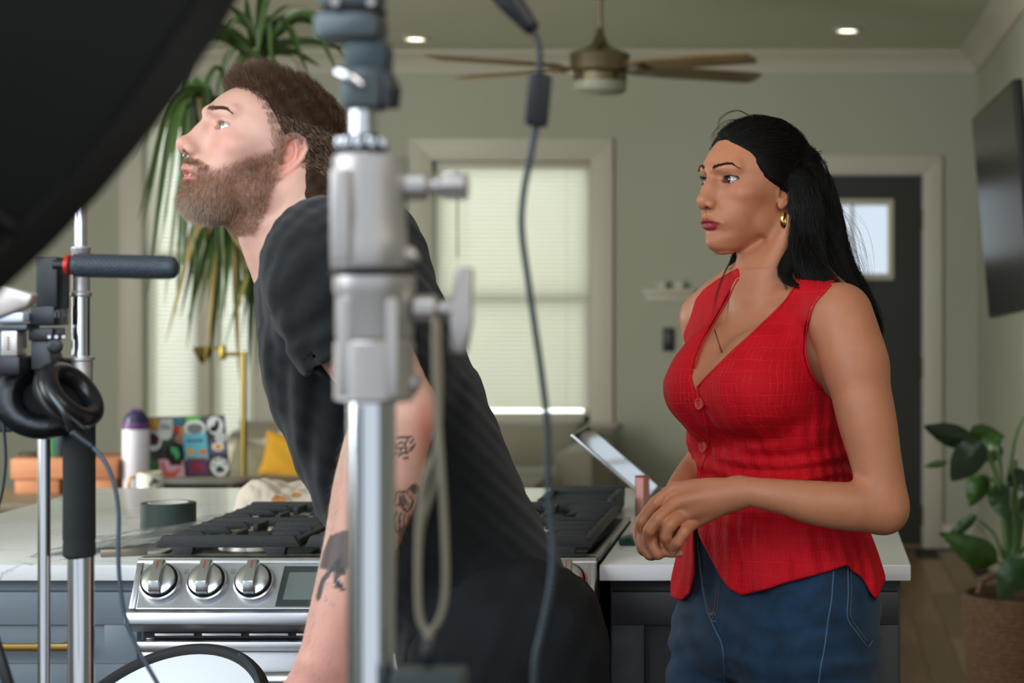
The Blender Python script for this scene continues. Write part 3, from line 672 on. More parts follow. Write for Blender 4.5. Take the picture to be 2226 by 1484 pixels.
# slanted control panel: top edge (Y 3.35, z .942) to bottom (Y 3.30, z .865)
pT = Vector((0, 3.348, .944)); pB = Vector((0, 3.300, .866)); dn = (pB-pT).normalized(); pn = Vector((0, -abs(dn.z), -abs(dn.y))).normalized()
pn = Vector((0, dn.z, -dn.y)); pn = pn if pn.y < 0 else -pn
def pan(x, s, h=0): return Vector((x, 0, 0))+pT+dn*s+pn*h   # s metres down the slope
PH = (pB-pT).length
prism('control_panel', [Vector((x0, 3.348, .944)), Vector((x0, 3.300, .866)), Vector((x0, 3.40, .866)), Vector((x0, 3.40, .944))], (x1-x0, 0, 0), m_steel, rg, bevel=.0015)
m_steel2 = mat('panel_steel', (176,176,178), .36, .85, noise=.05, nscale=200)
prism('panel_inset', [pan(x0+.012, .012, .0012), pan(x1-.012, .012, .0012), pan(x1-.012, PH-.002, .0012), pan(x0+.012, PH-.002, .0012)], -pn*.003, m_steel2, rg)
for a_, b_ in (((x0+.0, .004), (x1, .010)),):
    prism('panel_trim', [pan(x0, .002, .003), pan(x1, .002, .003), pan(x1, .0105, .003), pan(x0, .0105, .003)], -pn*.004, m_steel, rg, bevel=.001)
for xx in (x0, x1-.009): prism('panel_trim', [pan(xx, .0105, .003), pan(xx+.009, .0105, .003), pan(xx+.009, PH, .003), pan(xx, PH, .003)], -pn*.004, m_steel, rg, bevel=.001)
m_knob = mat('knob_chrome', (205,205,205), .24, 1)
m_dark = mat('dark_gap', (26,27,28), .6)
m_red = mat('red_mark', (190,40,42), .5)
def knob(x):
    c = pan(x, .047, .001); k = bpy.data.objects.new('knob', None); COL.objects.link(k); k.parent = rg; k.location = c-wloc(rg)
    lathe('bezel', [(.034, 0), (.0345, .004), (.033, .0125), (.0305, .0135), (.0300, .008)], c, m_knob, k, pn, 48, caps=False)
    lathe('skirt', [(.0305, .0), (.0305, .007), (.0265, .0085), (.0262, .012), (.0278, .0135), (.0268, .021), (.0205, .0235), (.012, .024), (.002, .024)], c, m_knob, k, pn, 48, caps=False)
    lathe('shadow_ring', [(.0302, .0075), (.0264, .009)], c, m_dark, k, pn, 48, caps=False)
    # grip blade: tapered bar across the dial
    ux = Vector((1, 0, 0)); h0, h1 = .022, .0375
    def q(a, s, h): return c+ux*a+dn*s+pn*h
    prof = [(-.030, .014), (-.030, .029), (-.0265, .0345), (.013, .041), (.0275, .0325), (.0275, .016)]
    bm = bmesh.new()
    add_prism(bm, [q(-.0088, s, h) for s, h in prof], ux*.0176)
    for v in bm.verts:
        if (v.co-c).dot(pn) > .034: v.co.x += (-1 if v.co.x > c.x else 1)*.0006
    bm_obj('grip', bm, m_knob, k, 'auto', .0008)
    prism('indicator', [q(-.0008, -.0262, .0348), q(.0008, -.0262, .0348), q(.0008, -.012, .0369), q(-.0008, -.012, .0369)], pn*.0006, m_red, k)
    # burner pictogram beside the knob
    m_ink = mat('panel_ink', (70,70,72), .6)
    bm = bmesh.new(); cx, cs = x-.0385, .026
    for (a0, a1, s0, s1) in ((-.0028, .0028, -.0042, -.0036), (-.0028, .0028, .0036, .0042), (-.0028, -.0022, -.0042, .0042), (.0022, .0028, -.0042, .0042)):
        add_prism(bm, [pan(cx+a0, cs+s0, .0013), pan(cx+a1, cs+s0, .0013), pan(cx+a1, cs+s1, .0013), pan(cx+a0, cs+s1, .0013)], pn*.0002)
    add_prism(bm, [pan(cx+.0011*math.cos(t), cs+.001+.0011*math.sin(t), .0013) for t in [2*math.pi*i/10 for i in range(10)]], pn*.0002)
    bm_obj('burner_mark', bm, m_ink, rg)
    return k
for kx in (-1.0665, -.9895, -.9125, -.475, -.398): knob(kx)
prism('display', [pan(-.868, .016, .0018), pan(-.53, .016, .0018), pan(-.53, PH-.004, .0018), pan(-.874, PH-.004, .0018)], -pn*.002, mat('display_frame', (52,62,60), .3), rg)
prism('display_glass', [pan(-.858, .027, .0022), pan(-.54, .027, .0022), pan(-.54, PH-.016, .0022), pan(-.863, PH-.016, .0022)], -pn*.001, mat('display_glass', (112,120,118), .12), rg)
prism('label_mark', [pan(x1-.03, PH-.010, .0013), pan(x1-.014, PH-.010, .0013), pan(x1-.014, PH-.007, .0013), pan(x1-.03, PH-.007, .0013)], pn*.0002, MATS['panel_ink'], rg)
# bullnose under the panel
prism('bullnose', [Vector((x0-.006, 3.300, .865)), Vector((x0-.006, 3.292, .862)), Vector((x0-.006, 3.290, .842)), Vector((x0-.006, 3.318, .826)), Vector((x0-.006, 3.36, .826)), Vector((x0-.006, 3.36, .865))], (x1-x0+.012, 0, 0), m_steel, rg, bevel=.0018)
# vent slots, oven door
box('vent_gap', x0+.012, x1-.012, 3.34, 3.37, .812, .826, m_dark, rg)
for k in range(9): box('vent_slat', x0+.03+k*.078, x0+.095+k*.078, 3.336, 3.345, .8165, .8205, m_steel, rg, bevel=.001)
dd_ = bpy.data.objects.new('oven_door', None); COL.objects.link(dd_); dd_.parent = rg; dd_.location = Vector(((x0+x1)/2, 3.34, .2))-wloc(rg)
box('door_panel', x0+.008, x1-.008, 3.33, 3.37, .20, .81, m_steel, dd_, bevel=.004)
box('door_glass', x0+.09, x1-.09, 3.327, 3.332, .32, .66, m_enamel, dd_, bevel=.002)
box('door_ledge', x0+.004, x1-.004, 3.318, 3.34, .792, .81, m_steel, dd_, bevel=.003)
tube('handle', [(x0+.05, 3.262, .758), (x1-.05, 3.262, .758)], .0145, m_steel, dd_, 20)
for xx in (x0+.07, x1-.07): box('handle_post', xx-.012, xx+.012, 3.262, 3.335, .748, .768, m_steel, dd_, bevel=.003)
box('storage_drawer', x0+.008, x1-.008, 3.335, 3.37, .10, .192, m_steel, rg, bevel=.004)
# grates
GZ = .976
def grate(gx0, gx1, label):
    g = bpy.data.objects.new('grate', None); COL.objects.link(g); g.parent = rg; g.location = Vector(((gx0+gx1)/2, 3.66, .94))-wloc(rg)
    g['label'] = label
    fy, by = 3.385, 3.945
    def bar(y, a, b, h=.013, w=.011, zt=GZ, nm='grate_bar'):
        prism(nm, [Vector((a, y, zt-h)), Vector((a+.012, y, zt)), Vector((b-.012, y, zt)), Vector((b, y, zt-h))], (0, w, 0), m_castiron, g, bevel=.002)
    bar(fy, gx0, gx1, .02, .016); bar(by-.016, gx0, gx1, .02, .016)
    for s, xx in ((1, gx0+.004), (-1, gx1-.018)): box('side_rail', xx, xx+.014, fy+.01, by-.01, GZ-.022, GZ-.006, m_castiron, g, bevel=.003)
    w = gx1-gx0; cx = (gx0+gx1)/2
    n = 7; ys = [fy+.06+(by-fy-.13)*k/(n-1) for k in range(n)]
    for k, y in enumerate(ys):
        if k in (1, 5): bar(y, gx0+.006, cx-.03); bar(y, cx+.03, gx1-.006)
        elif k in (0, 2, 4, 6): bar(y, gx0+.006, cx-.018 if k % 4 else cx-.05); bar(y, cx+.018 if k % 4 else cx+.05, gx1-.006)
        else: bar(y, gx0+.006, gx1-.006, .016)
    for yy in (fy+.14, by-.14):
        for s in (-1, 1): prism('finger', [Vector((cx-.005, yy+s*.03, GZ-.014)), Vector((cx-.005, yy+s*.03, GZ)), Vector((cx-.005, yy+s*.1, GZ)), Vector((cx-.005, yy+s*.1, GZ-.014))], (.01, 0, 0), m_castiron, g, bevel=.002)
    for xx in (gx0+.045, gx1-.045):
        for yy in (fy, by-.03): prism('foot', [Vector((xx-.02, yy, GZ-.018)), Vector((xx+.02, yy, GZ-.018)), Vector((xx+.016, yy, .9385)), Vector((xx-.010, yy, .9385))], (0, .02, 0), m_castiron, g, bevel=.002)
    return g
grate(-1.098, -.853, 'left grate'); grate(-.848, -.617, 'centre grate'); grate(-.612, -.366, 'right grate')
for bx, by_, r in ((-.975, 3.53, .045), (-.975, 3.80, .032), (-.732, 3.66, .04), (-.489, 3.53, .036), (-.489, 3.80, .032)):
    lathe('burner_base', [(r+.012, .938), (r+.01, .944), (r+.002, .948), (r, .953)], (bx, by_, 0), mat('burner_alloy', (190,186,176), .4, .8), rg, n=36)
    lathe('burner_cap', [(r-.003, .953), (r+.003, .955), (r+.003, .960), (r-.002, .963), (.003, .964)], (bx, by_, 0), m_castiron, rg, n=36)
# cast iron griddle at the back right of the range
gd = thing('griddle', (P(1258, 1100, 4.07).x, 4.12, ZW), 'black cast iron griddle lying flat behind the right hand grate', 'griddle')
a = P(1172, 1100, 4.07).x; b_ = P(1342, 1100, 4.07).x
box('plate', a, b_, 4.03, 4.24, ZW, ZW+.030, m_castiron, gd, bevel=.008)
box('rim', a+.0, b_, 4.225, 4.245, ZW+.02, ZW+.047, m_castiron, gd, bevel=.006)
box('rim', a, a+.016, 4.03, 4.24, ZW+.02, ZW+.040, m_castiron, gd, bevel=.005); box('rim', b_-.016, b_, 4.03, 4.24, ZW+.02, ZW+.043, m_castiron, gd, bevel=.005)
for k in range(5): box('rib', a+.02, b_-.02, 4.05+k*.035, 4.058+k*.035, ZW+.028, ZW+.034, m_castiron, gd, bevel=.002)
prism('handle', [Vector((a+.05, 4.022, ZW+.015)), Vector((a+.065, 4.022, ZW+.038)), Vector((a+.10, 4.022, ZW+.038)), Vector((a+.115, 4.022, ZW+.015))], (0, .014, 0), m_castiron, gd, bevel=.003)
# ---- objects on the worktop
def onW(px, Y): return Vector(((px-VX)*Y/F, Y, ZW))
YT = 3.80; tc_ = onW(366, YT); rt = 58.5*YT/F; ht = .057
tp = thing('tape_roll', tc_, 'roll of dark green gaffer tape with a white core on the left worktop', 'tape')
lathe('tape', [(rt-.014, 0), (rt-.001, 0), (rt, .001), (rt, ht-.001), (rt-.001, ht), (rt-.014, ht), (rt-.014, 0)], tc_, mat('gaffer_tape', (52,64,58), .6, bump=.2, bscale=400), tp, n=64, caps=False)
lathe('core', [(rt-.0135, .0005), (rt-.0135, ht+.0005), (rt-.0165, ht+.0005), (rt-.0165, .0005), (rt-.0135, .0005)], tc_, mat('card_core', (222,216,210), .7), tp, n=64, caps=False)
# small metal bar block
Mb = Matrix.Translation(onW(270, 3.46)+Vector((0, 0, .0002))) @ Matrix.Rotation(math.radians(22), 4, 'Z')
mb = tag(box('metal_block', -.038, .038, -.006, .006, 0, .0125, mat('bronze_metal', (150,138,122), .35, .7, noise=.1), None, bevel=.0012, M=Mb), 'small bronze coloured metal bar lying at the worktop edge beside the range', 'bar')
# crumpled clear plastic bag
def sheet(name, corners, nu, nv, amp, m, seed, z0, parent=None, lift=None, fold=1):
    """crumpled sheet: corners in order (u0v0,u1v0,u1v1,u0v1)"""
    rs = np.random.RandomState(seed); u, v = np.meshgrid(np.linspace(0, 1, nu), np.linspace(0, 1, nv), indexing='ij')
    C = [np.array(c) for c in corners]
    Pp = (C[0]*((1-u)*(1-v))[..., None]+C[1]*(u*(1-v))[..., None]+C[2]*(u*v)[..., None]+C[3]*((1-u)*v)[..., None])
    h = np.zeros_like(u)
    for k in range(16):
        f = rs.uniform(3, 22); th = rs.uniform(0, math.pi); ph = rs.uniform(0, 6.28)
        h += np.abs(np.sin(f*(u*math.cos(th)+v*math.sin(th)*fold)+ph+1.2*np.sin(5*u+3*v+ph)))/f**.7
    h = (h-h.min())/(h.max()-h.min())*amp
    if lift is not None: h = h+lift(u, v)
    Pp[..., 2] += h; Pp[..., 2] = np.maximum(Pp[..., 2], z0+.0008)
    idx = np.arange(nu*nv).reshape(nu, nv)
    Fq = np.stack([idx[:-1, :-1], idx[1:, :-1], idx[1:, 1:], idx[:-1, 1:]], -1).reshape(-1, 4)
    me = np_mesh(name, Pp.reshape(-1, 3), Fq); o = link(name, me, m, parent, True); return o
m_plastic = bpy.data.materials.new('clear_plastic'); m_plastic.use_nodes = True; nt = m_plastic.node_tree; nt.nodes.clear()
o_ = nt.nodes.new('ShaderNodeOutputMaterial'); t_ = nt.nodes.new('ShaderNodeBsdfTransparent'); t_.inputs[0].default_value = (.93, .96, .96, 1)
g_ = nt.nodes.new('ShaderNodeBsdfGlossy'); g_.inputs['Roughness'].default_value = .12; g_.inputs[0].default_value = (.9, .95, 1, 1)
lw_ = nt.nodes.new('ShaderNodeFresnel'); lw_.inputs[0].default_value = 1.9; d_ = nt.nodes.new('ShaderNodeBsdfDiffuse'); d_.inputs[0].default_value = (.9, .95, .96, 1)
m1 = nt.nodes.new('ShaderNodeMixShader'); m2 = nt.nodes.new('ShaderNodeMixShader'); m1.inputs[0].default_value = .30
nt.links.new(t_.outputs[0], m1.inputs[1]); nt.links.new(d_.outputs[0], m1.inputs[2]); nt.links.new(lw_.outputs[0], m2.inputs[0]); nt.links.new(m1.outputs[0], m2.inputs[1]); nt.links.new(g_.outputs[0], m2.inputs[2]); nt.links.new(m2.outputs[0], o_.inputs[0])
c_ = [tuple(onW(60, 3.44)), tuple(onW(335, 3.50)), tuple(onW(505, 3.9)), tuple(onW(250, 3.72))]
pb = sheet('plastic_bag', c_, 70, 50, .012, m_plastic, 4, ZW, None, lambda u, v: .024*u*v+.012*np.exp(-((v-.1)/.2)**2)*u)
tag(pb, 'crumpled clear plastic sheet between the tape roll and the range', 'plastic')
# cream tea towel with orange print, heaped behind the grates
m_towel = mat('towel_cloth', (222,206,190), .9, bump=.4, bscale=350, attr='col')
nt = m_towel.node_tree; bb_ = nt.nodes['Principled BSDF']
c_ = [tuple(onW(505, 4.12)), tuple(onW(745, 4.10)), tuple(onW(755, 4.5)), tuple(onW(520, 4.45))]
tw = sheet('tea_towel', c_, 90, 60, .02, m_towel, 12, ZW, None, lambda u, v: .052*(np.clip(np.sin(math.pi*u), 0, 1)**.6)*(np.clip(np.sin(math.pi*v), 0, 1)**.5)*(1+.35*np.sin(7*u+2*v))-.004, fold=.6)
_n = len(tw.data.vertices); _a = np.empty(_n*3, np.float32); tw.data.vertices.foreach_get('co', _a); _a = _a.reshape(-1, 3)+np.array(tw.location)
_px = VX+_a[:, 0]*F/_a[:, 1]; _py = VY+(CZ-_a[:, 2])*F/_a[:, 1]; _c = np.tile(np.array(S((224, 210, 196))), (_n, 1))
for _x, _y, _rx, _ry in ((606, 1084, 16, 8), (645, 1076, 12, 5)): _c[((_px-_x)/_rx)**2+((_py-_y)/_ry)**2 < 1] = S((206, 140, 78))
_ca = tw.data.color_attributes.new('col', 'FLOAT_COLOR', 'POINT'); _ca.data.foreach_set('color', np.c_[_c, np.ones(_n)].astype(np.float32).ravel())
tag(tw, 'cream tea towel heaped behind the range, with a small orange print', 'towel')
# dark laptop standing open at the right, seen from the side
YQ0, YQ1 = 4.22, 4.50
ta = P(1243, 942, YQ0); hb = Vector((P(1416, 1100, YQ0).x, YQ0, ZW+.014))
lt2 = thing('laptop', (hb.x+.05, (YQ0+YQ1)/2, ZW), 'open silver laptop seen edge on, its glossy screen leaning back towards the sofa', 'laptop')
dv = (ta-hb); nrm2 = Vector((dv.z, 0, -dv.x)).normalized()
prism('lid', [hb, ta, ta+Vector((0, YQ1-YQ0, 0)), hb+Vector((0, YQ1-YQ0, 0))], -nrm2*.006, mat('laptop_silver', (200,202,204), .25, .9), lt2, bevel=.002)
e = dv.normalized()
prism('screen', [hb+e*.012+nrm2*.0004+Vector((0, .006, 0)), ta-e*.006+nrm2*.0004+Vector((0, .006, 0)), ta-e*.006+nrm2*.0004+Vector((0, YQ1-YQ0-.006, 0)), hb+e*.012+nrm2*.0004+Vector((0, YQ1-YQ0-.006, 0))], nrm2*.0008, mat('glossy_screen', (14,15,16), .04, spec=1.0, coat=1), lt2)
box('base', hb.x-.004, hb.x+.205, YQ0, YQ1, ZW, ZW+.013, MATS['laptop_silver'], lt2, bevel=.003)
cyl('hinge', (hb.x-.001, YQ0+.02, ZW+.012), (hb.x-.001, YQ1-.02, ZW+.012), .006, m_black, lt2, 12)
# rose gold cosmetic case
m_rose = mat('rose_gold', (205,142,132), .3, .55); YG = 4.10; g0 = onW(1396, YG)
rgb_ = thing('cosmetic_tube', g0, 'rose gold hexagonal cosmetic tube standing in front of the edge on laptop screen', 'cosmetic')
lathe('tube_body', [(.0155, 0), (.0158, .001), (.0158, .078), (.0150, .0795), (.001, .0795)], g0, m_rose, rgb_, n=6, start=.3, smooth=False)
lathe('cap_edge', [(.0160, .0775), (.0162, .0800), (.0152, .0805), (.001, .0805)], g0, mat('copper_edge', (214,128,84), .25, 1), rgb_, n=6, start=.3, smooth=False)
# dark green pocket tool
m_tool = mat('green_tool', (30,78,56), .4); YK = 3.60
k0 = P(1345, 1178, YK); k0.z = ZW+.014
gt = thing('pocket_tool', (k0.x+.04, YK, ZW), 'small dark green plastic tool lying on the worktop beside the hands', 'tool')
prism('handle', [Vector((k0.x, YK, ZW+.0005)), Vector((k0.x-.001, YK, ZW+.013)), Vector((k0.x+.03, YK, ZW+.021)), Vector((k0.x+.1, YK, ZW+.023)), Vector((k0.x+.1, YK, ZW+.0005))], (0, .03, 0), m_tool, gt, bevel=.004)
box('slot', k0.x+.012, k0.x+.022, YK-.0006, YK+.002, ZW+.008, ZW+.013, m_black, gt)
# ------------------------------------------------------------------ foreground equipment
m_alu = mat('cast_aluminium', (196,190,186), .38, .75)
m_grip = mat('rubber_grip', (48,56,62), .5, bump=.3, bscale=200)
m_foam = mat('foam_sleeve', (30,34,34), .9, bump=.3, bscale=500)
m_gun = mat('dark_metal', (84,92,94), .38, .7)
m_cable = mat('black_cable', (34,42,48), .45)
YC = 1.42; k1 = YC/F
def C(px, py, d=0): return P(px, py, YC+d)
x0c = C(808, 0).x
st = thing('light_stand', (x0c, YC, 0), 'thick blurred chrome light stand with two aluminium collars in the centre foreground', 'light stand')
zc = lambda py: CZ-(py-VY)*k1
cyl('pole', (x0c, YC, .25), (x0c, YC, zc(860)), 52*k1, m_chrome, st, 48)
cyl('seam_strip', (x0c-.004, YC-52*k1+.001, .3), (x0c-.004, YC-52*k1+.001, zc(880)), .0016, m_gun, st, 8)
lathe('lower_collar', [(74*k1, zc(872)), (86*k1, zc(866)), (86*k1, zc(745)), (80*k1, zc(738)), (84*k1, zc(728)), (84*k1, zc(640)), (88*k1, zc(632)), (88*k1, zc(600)), (80*k1, zc(597))], (x0c+.002, YC, 0), m_alu, st, n=48)
for a in (.9, 2.2, 3.7): box('collar_rib', x0c+.002+84*k1*math.cos(-a)-.004, x0c+.002+84*k1*math.cos(-a)+.004, YC+84*k1*math.sin(-a)-.003, YC+84*k1*math.sin(-a)+.003, zc(860), zc(650), m_alu, st, bevel=.001)
lathe('gasket', [(86*k1, zc(599)), (88*k1, zc(596)), (88*k1, zc(586)), (84*k1, zc(583))], (x0c, YC, 0), m_black, st, n=48)
lathe('upper_collar', [(80*k1, zc(584)), (84*k1, zc(578)), (80*k1, zc(520)), (76*k1, zc(470)), (80*k1, zc(400)), (80*k1, zc(342)), (74*k1, zc(336))], (x0c-.001, YC, 0), m_alu, st, n=48)
box('clamp_plate', x0c-70*k1, x0c-30*k1, YC-88*k1, YC-70*k1, zc(570), zc(372), m_alu, st, bevel=.0015)
lathe('ring_nut', [(46*k1, zc(336)), (54*k1, zc(328)), (54*k1, zc(318)), (48*k1, zc(312)), (48*k1, zc(300)), (38*k1, zc(293))], (x0c-.006, YC, 0), m_black, st, n=10)
for k in range(5):
    a = -math.pi/2+(k-2)*.55; xx = x0c-.006+50*k1*math.cos(a); yy = YC+50*k1*math.sin(a)
    box('nut_facet', xx-.0032, xx+.0032, yy-.0012, yy+.002, zc(322), zc(300), m_chrome, st, bevel=.0008)
cyl('upper_tube', (x0c-.006, YC, zc(300)), (x0c-.006, YC, zc(225)), 30*k1, m_chrome, st, 32)
# knobs with tee handles
def tknob(px, py, hx, hy0, hy1, lab):
    kb = bpy.data.objects.new('tee_knob', None); COL.objects.link(kb); kb.parent = st; kb.location = C(px, py)-wloc(st)
    cyl('boss', C(px-25, py), C(px+25, py), 30*k1, m_alu, kb, 24, .0015)
    cyl('shaft', C(px+15, py), C(hx, py), 13*k1, m_alu, kb, 16)
    lathe('washer', [(20*k1, 0), (22*k1, 12*k1), (14*k1, 30*k1)], C(px+38, py), m_alu, kb, (1, 0, 0), 20)
    return kb
ka = tknob(905, 405, 985, 0, 0, '')
lathe('tee', [(14*k1, 0), (26*k1, 10*k1), (28*k1, 60*k1), (22*k1, 66*k1)], C(950, 405), m_alu, ka, (1, 0, 0), 8)
box('tee_wing', C(965, 0).x, C(1018, 0).x, YC-.004, YC+.004, zc(434), zc(374), m_alu, ka, bevel=.002)
kb_ = tknob(925, 672, 985, 0, 0, '')
prism('tee_wing', [C(988, 582, -.005), C(1027, 580, -.005), C(1024, 700, -.005), C(1012, 772, -.005), C(975, 766, -.005), C(978, 690, -.005)], (0, .011, 0), m_alu, kb_, bevel=.003)
cyl('lug', C(885, 560), C(905, 548), 20*k1, m_alu, st, 16, .001)
cyl('lug', C(890, 830), C(912, 835), 22*k1, m_alu, st, 16, .001)
# clamp head on top of the stand
hd = thing('grip_head', C(790, 240), 'dark clamp head with a pale lever on top of the centre light stand', 'clamp')
box('receiver', C(748, 0).x, C(838, 0).x, YC-.016, YC+.014, zc(240), zc(150), m_gun, hd, bevel=.004)
prism('yoke', [C(745, 155, -.014), C(838, 165, -.014), C(842, 100, -.014), C(830, 80, -.014), C(745, 85, -.014)], (0, .026, 0), mat('anodised', (58,70,74), .4, .5), hd, bevel=.004)
box('jaw', C(692, 0).x, C(836, 0).x, YC-.02, YC+.018, zc(92), zc(30), m_gun, hd, bevel=.006)
box('jaw', C(700, 0).x, C(832, 0).x, YC-.022, YC+.016, zc(22), zc(-60), m_gun, hd, bevel=.005)
box('jaw_pad', C(715, 0).x, C(836, 0).x, YC-.018, YC+.012, zc(32), zc(20), m_black, hd, bevel=.001)
for px in (728, 806): cyl('rivet', C(px, 4, -.025), C(px, 4, -.015), 9*k1, m_alu, hd, 14)
tube('lever', cr([C(732, 155, -.02), C(760, 168, -.022), C(790, 190, -.02)], 5), [12*k1, 14*k1, 7*k1], m_chrome, hd, 12)
tube('wing_knob', cr([C(838, 150, -.01), C(848, 190, -.012), C(850, 235, -.01)], 5), [10*k1, 20*k1, 19*k1], m_black, hd, 14)
cyl('knob_hub', C(820, 200), C(868, 206), 24*k1, m_black, hd, 12, .002)
# tan cord looped from the lower knob, with plug and small box
cd = thing('looped_cord', C(935, 1380), 'tan looped cord hanging from the stand knob down to a grey power block', 'cord')
m_cord = mat('tan_cord', (138,130,112), .6)
lp_ = cr([C(945, 690, -.02), C(946, 820, -.02), C(958, 1000, -.02), C(966, 1150, -.02), C(968, 1280, -.02), C(955, 1345, -.02), C(930, 1372, -.02), C(912, 1340, -.02), C(908, 1250, -.02), C(912, 1120, -.02), C(925, 1030, -.02), C(945, 985, -.015), C(950, 930, -.015)], 8)
tube('cord', lp_, 7.5*k1, m_cord, cd, 12)
tube('cord', cr([C(952, 700, -.012), C(956, 850, -.012), C(950, 1000, -.012), C(942, 1060, -.012), C(915, 1150, -.012), C(908, 1260, -.012)], 8), 6.5*k1, m_cord, cd, 10)
lathe('splice', [(9*k1, 0), (12*k1, 14*k1), (8*k1, 30*k1)], C(932, 1395, -.02), m_cord, cd, (0, 0, 1), 12)
tube('strain_relief', [C(932, 1385, -.02), C(930, 1445, -.02)], [13*k1, 17*k1], m_cable, cd, 14)
box('power_block', C(868, 0).x, C(1022, 0).x, YC-.035, YC+.0, zc(1560), zc(1443), mat('dark_grey_plastic', (62,72,74), .5), cd, bevel=.004)
# hanging black cable with inline block
YV = 1.55; k2 = YV/F
def V_(px, py, d=0): return P(px, py, YV+d)
hc = thing('hanging_cable', V_(1160, 280), 'black braided cable with an inline block hanging in front of the window', 'cable')
tube('plug_sleeve', cr([V_(1060, -60), V_(1110, 5), V_(1160, 66)], 5), [30*k2, 28*k2, 16*k2], m_black, hc, 16)
tube('cable', cr([V_(1158, 62), V_(1172, 105), V_(1173, 160)], 6), 7*k2, m_cable, hc, 10)
Mi = Matrix.Translation(V_(1170, 217)) @ Matrix.Rotation(math.radians(5), 4, 'Y')
box('inline_block', -24*k2, 24*k2, -.008, .008, -58*k2, 58*k2, m_black, hc, bevel=.003, M=Mi)
cable_pts = cr([V_(1165, 270), V_(1155, 330), V_(1138, 420), V_(1134, 500), V_(1148, 610), V_(1164, 720), V_(1178, 820), V_(1190, 930), V_(1191, 1040), V_(1197, 1130), V_(1203, 1200), V_(1196, 1280), V_(1178, 1370), V_(1163, 1440), V_(1162, 1560)], 10)
bm = bmesh.new(); N_ = len(cable_pts)
add_tube(bm, cable_pts, [7.2*k2 for i in range(N_)], 12)
bm_obj('cable', bm, m_cable, hc, True)
m_braid = mat('braid_thread', (92,112,120), .6)
bm = bmesh.new()
q = cr(cable_pts, 6); pts = []
for i in range(0, len(q)-1):
    t = (q[i+1]-q[i]).normalized(); a, b_, _ = frame_of(t); ang = i*.9; pts.append(q[i]+(a*math.cos(ang)+b_*math.sin(ang))*6.9*k2)
add_tube(bm, pts, 1.5*k2, 5, False); bm_obj('braid', bm, m_braid, hc, True)
# softbox: black dome seen from behind, its far rim crossing the upper left
YX_ = 1.30
sc_ = P(-1330, -1010, YX_); ax = Vector((.12, 1, -.10)).normalized(); R_ = .640
sb = thing('softbox', sc_, 'large black softbox seen from behind, filling the upper left corner', 'softbox')
m_sb = mat('softbox_fabric', (20,21,21), .62, bump=.35, bscale=30)
a_, b__, d__ = frame_of(ax)
def sbp(r, th, h): return sc_+ax*h+(a_*math.cos(th)+b__*math.sin(th))*r
nseg = 16; sub = 6
bm = bmesh.new(); rings = []
prof = [(.04, -.42), (.16, -.40), (.34, -.30), (.50, -.17), (.60, -.06), (.635, -.005), (.640, .0)]
for r, h in prof:
    ring = []
    for k in range(nseg*sub):
        th = 2*math.pi*k/(nseg*sub); ph = (k % sub)/sub; sag = 1-.03*math.sin(math.pi*ph)*(r/.64)*max(0, min(1, (.634-r)/.1))
        ring.append(bm.verts.new(sbp(r*sag, th, h)))
    rings.append(ring)
for i in range(len(rings)-1):
    for k in range(len(rings[0])): bm.faces.new((rings[i][k], rings[i][(k+1) % len(rings[0])], rings[i+1][(k+1) % len(rings[0])], rings[i+1][k]))
bm.faces.new(rings[0])
o = bm_obj('shell', bm, m_sb, sb, True)
for k in range(nseg): tube('rod', [sbp(r+.002, 2*math.pi*k/nseg, h-.003) for r, h in prof], .004, MATS['black_plastic'], sb, 6)
bm = bmesh.new(); ra = [bm.verts.new(sbp(.642, 2*math.pi*k/96, -.004)) for k in range(96)]; rb2 = [bm.verts.new(sbp(.646, 2*math.pi*k/96, .035)) for k in range(96)]; rc = [bm.verts.new(sbp(.628, 2*math.pi*k/96, .036)) for k in range(96)]; 
for k in range(96):
    bm.faces.new((ra[k], ra[(k+1) % 96], rb2[(k+1) % 96], rb2[k])); bm.faces.new((rb2[k], rb2[(k+1) % 96], rc[(k+1) % 96], rc[k]))
bm_obj('rim_band', bm, mat('rim_fabric', (38,40,41), .6), sb, True)
m_diff = mat('diffuser_glow', (238,246,255), .8, emit=2.2)
bm = bmesh.new(); vs = [bm.verts.new(sbp(.612, 2*math.pi*k/64, .022)) for k in range(64)]; bm.faces.new(vs); bmesh.ops.solidify(bm, geom=bm.faces[:], thickness=.002)
bm_obj('diffuser', bm, m_diff, sb)
# chrome stands, grip bar and headphones at the left
YE = 2.3; k3 = YE/F
def E(px, py, d=0): return P(px, py, YE+d)
s2 = thing('monopod', (E(176, 0).x, YE, 0), 'chrome telescopic pole with a black foam sleeve at the left', 'pole')
xs_ = E(176, 0).x; ze = lambda py: CZ-(py-VY)*k3
cyl('lower_tube', (xs_, YE, .02), (xs_, YE, ze(1200)), 28*k3, m_chrome, s2, 40)
lathe('foam_sleeve', [(28*k3, ze(1212)), (34*k3, ze(1206)), (34*k3, ze(1180)), (33*k3, ze(1176)), (34.5*k3, ze(1170)), (34*k3, ze(1100)), (34*k3, ze(850)), (30*k3, ze(838))], (xs_-.002, YE, 0), m_foam, s2, n=40)
lathe('collar', [(24*k3, ze(860)), (27*k3, ze(855)), (27*k3, ze(835)), (25*k3, ze(830)), (25*k3, ze(785)), (29*k3, ze(782)), (29*k3, ze(776)), (20*k3, ze(773))], (xs_, YE, 0), m_alu, s2, n=36)
cyl('middle_tube', (xs_, YE, ze(790)), (xs_, YE, ze(640)), 19*k3, m_chrome, s2, 36)
lathe('collar', [(20*k3, ze(645)), (23*k3, ze(642)), (23*k3, ze(636)), (19*k3, ze(632)), (19*k3, ze(545)), (21*k3, ze(542)), (21*k3, ze(537)), (15*k3, ze(534))], (xs_, YE, 0), m_alu, s2, n=36)
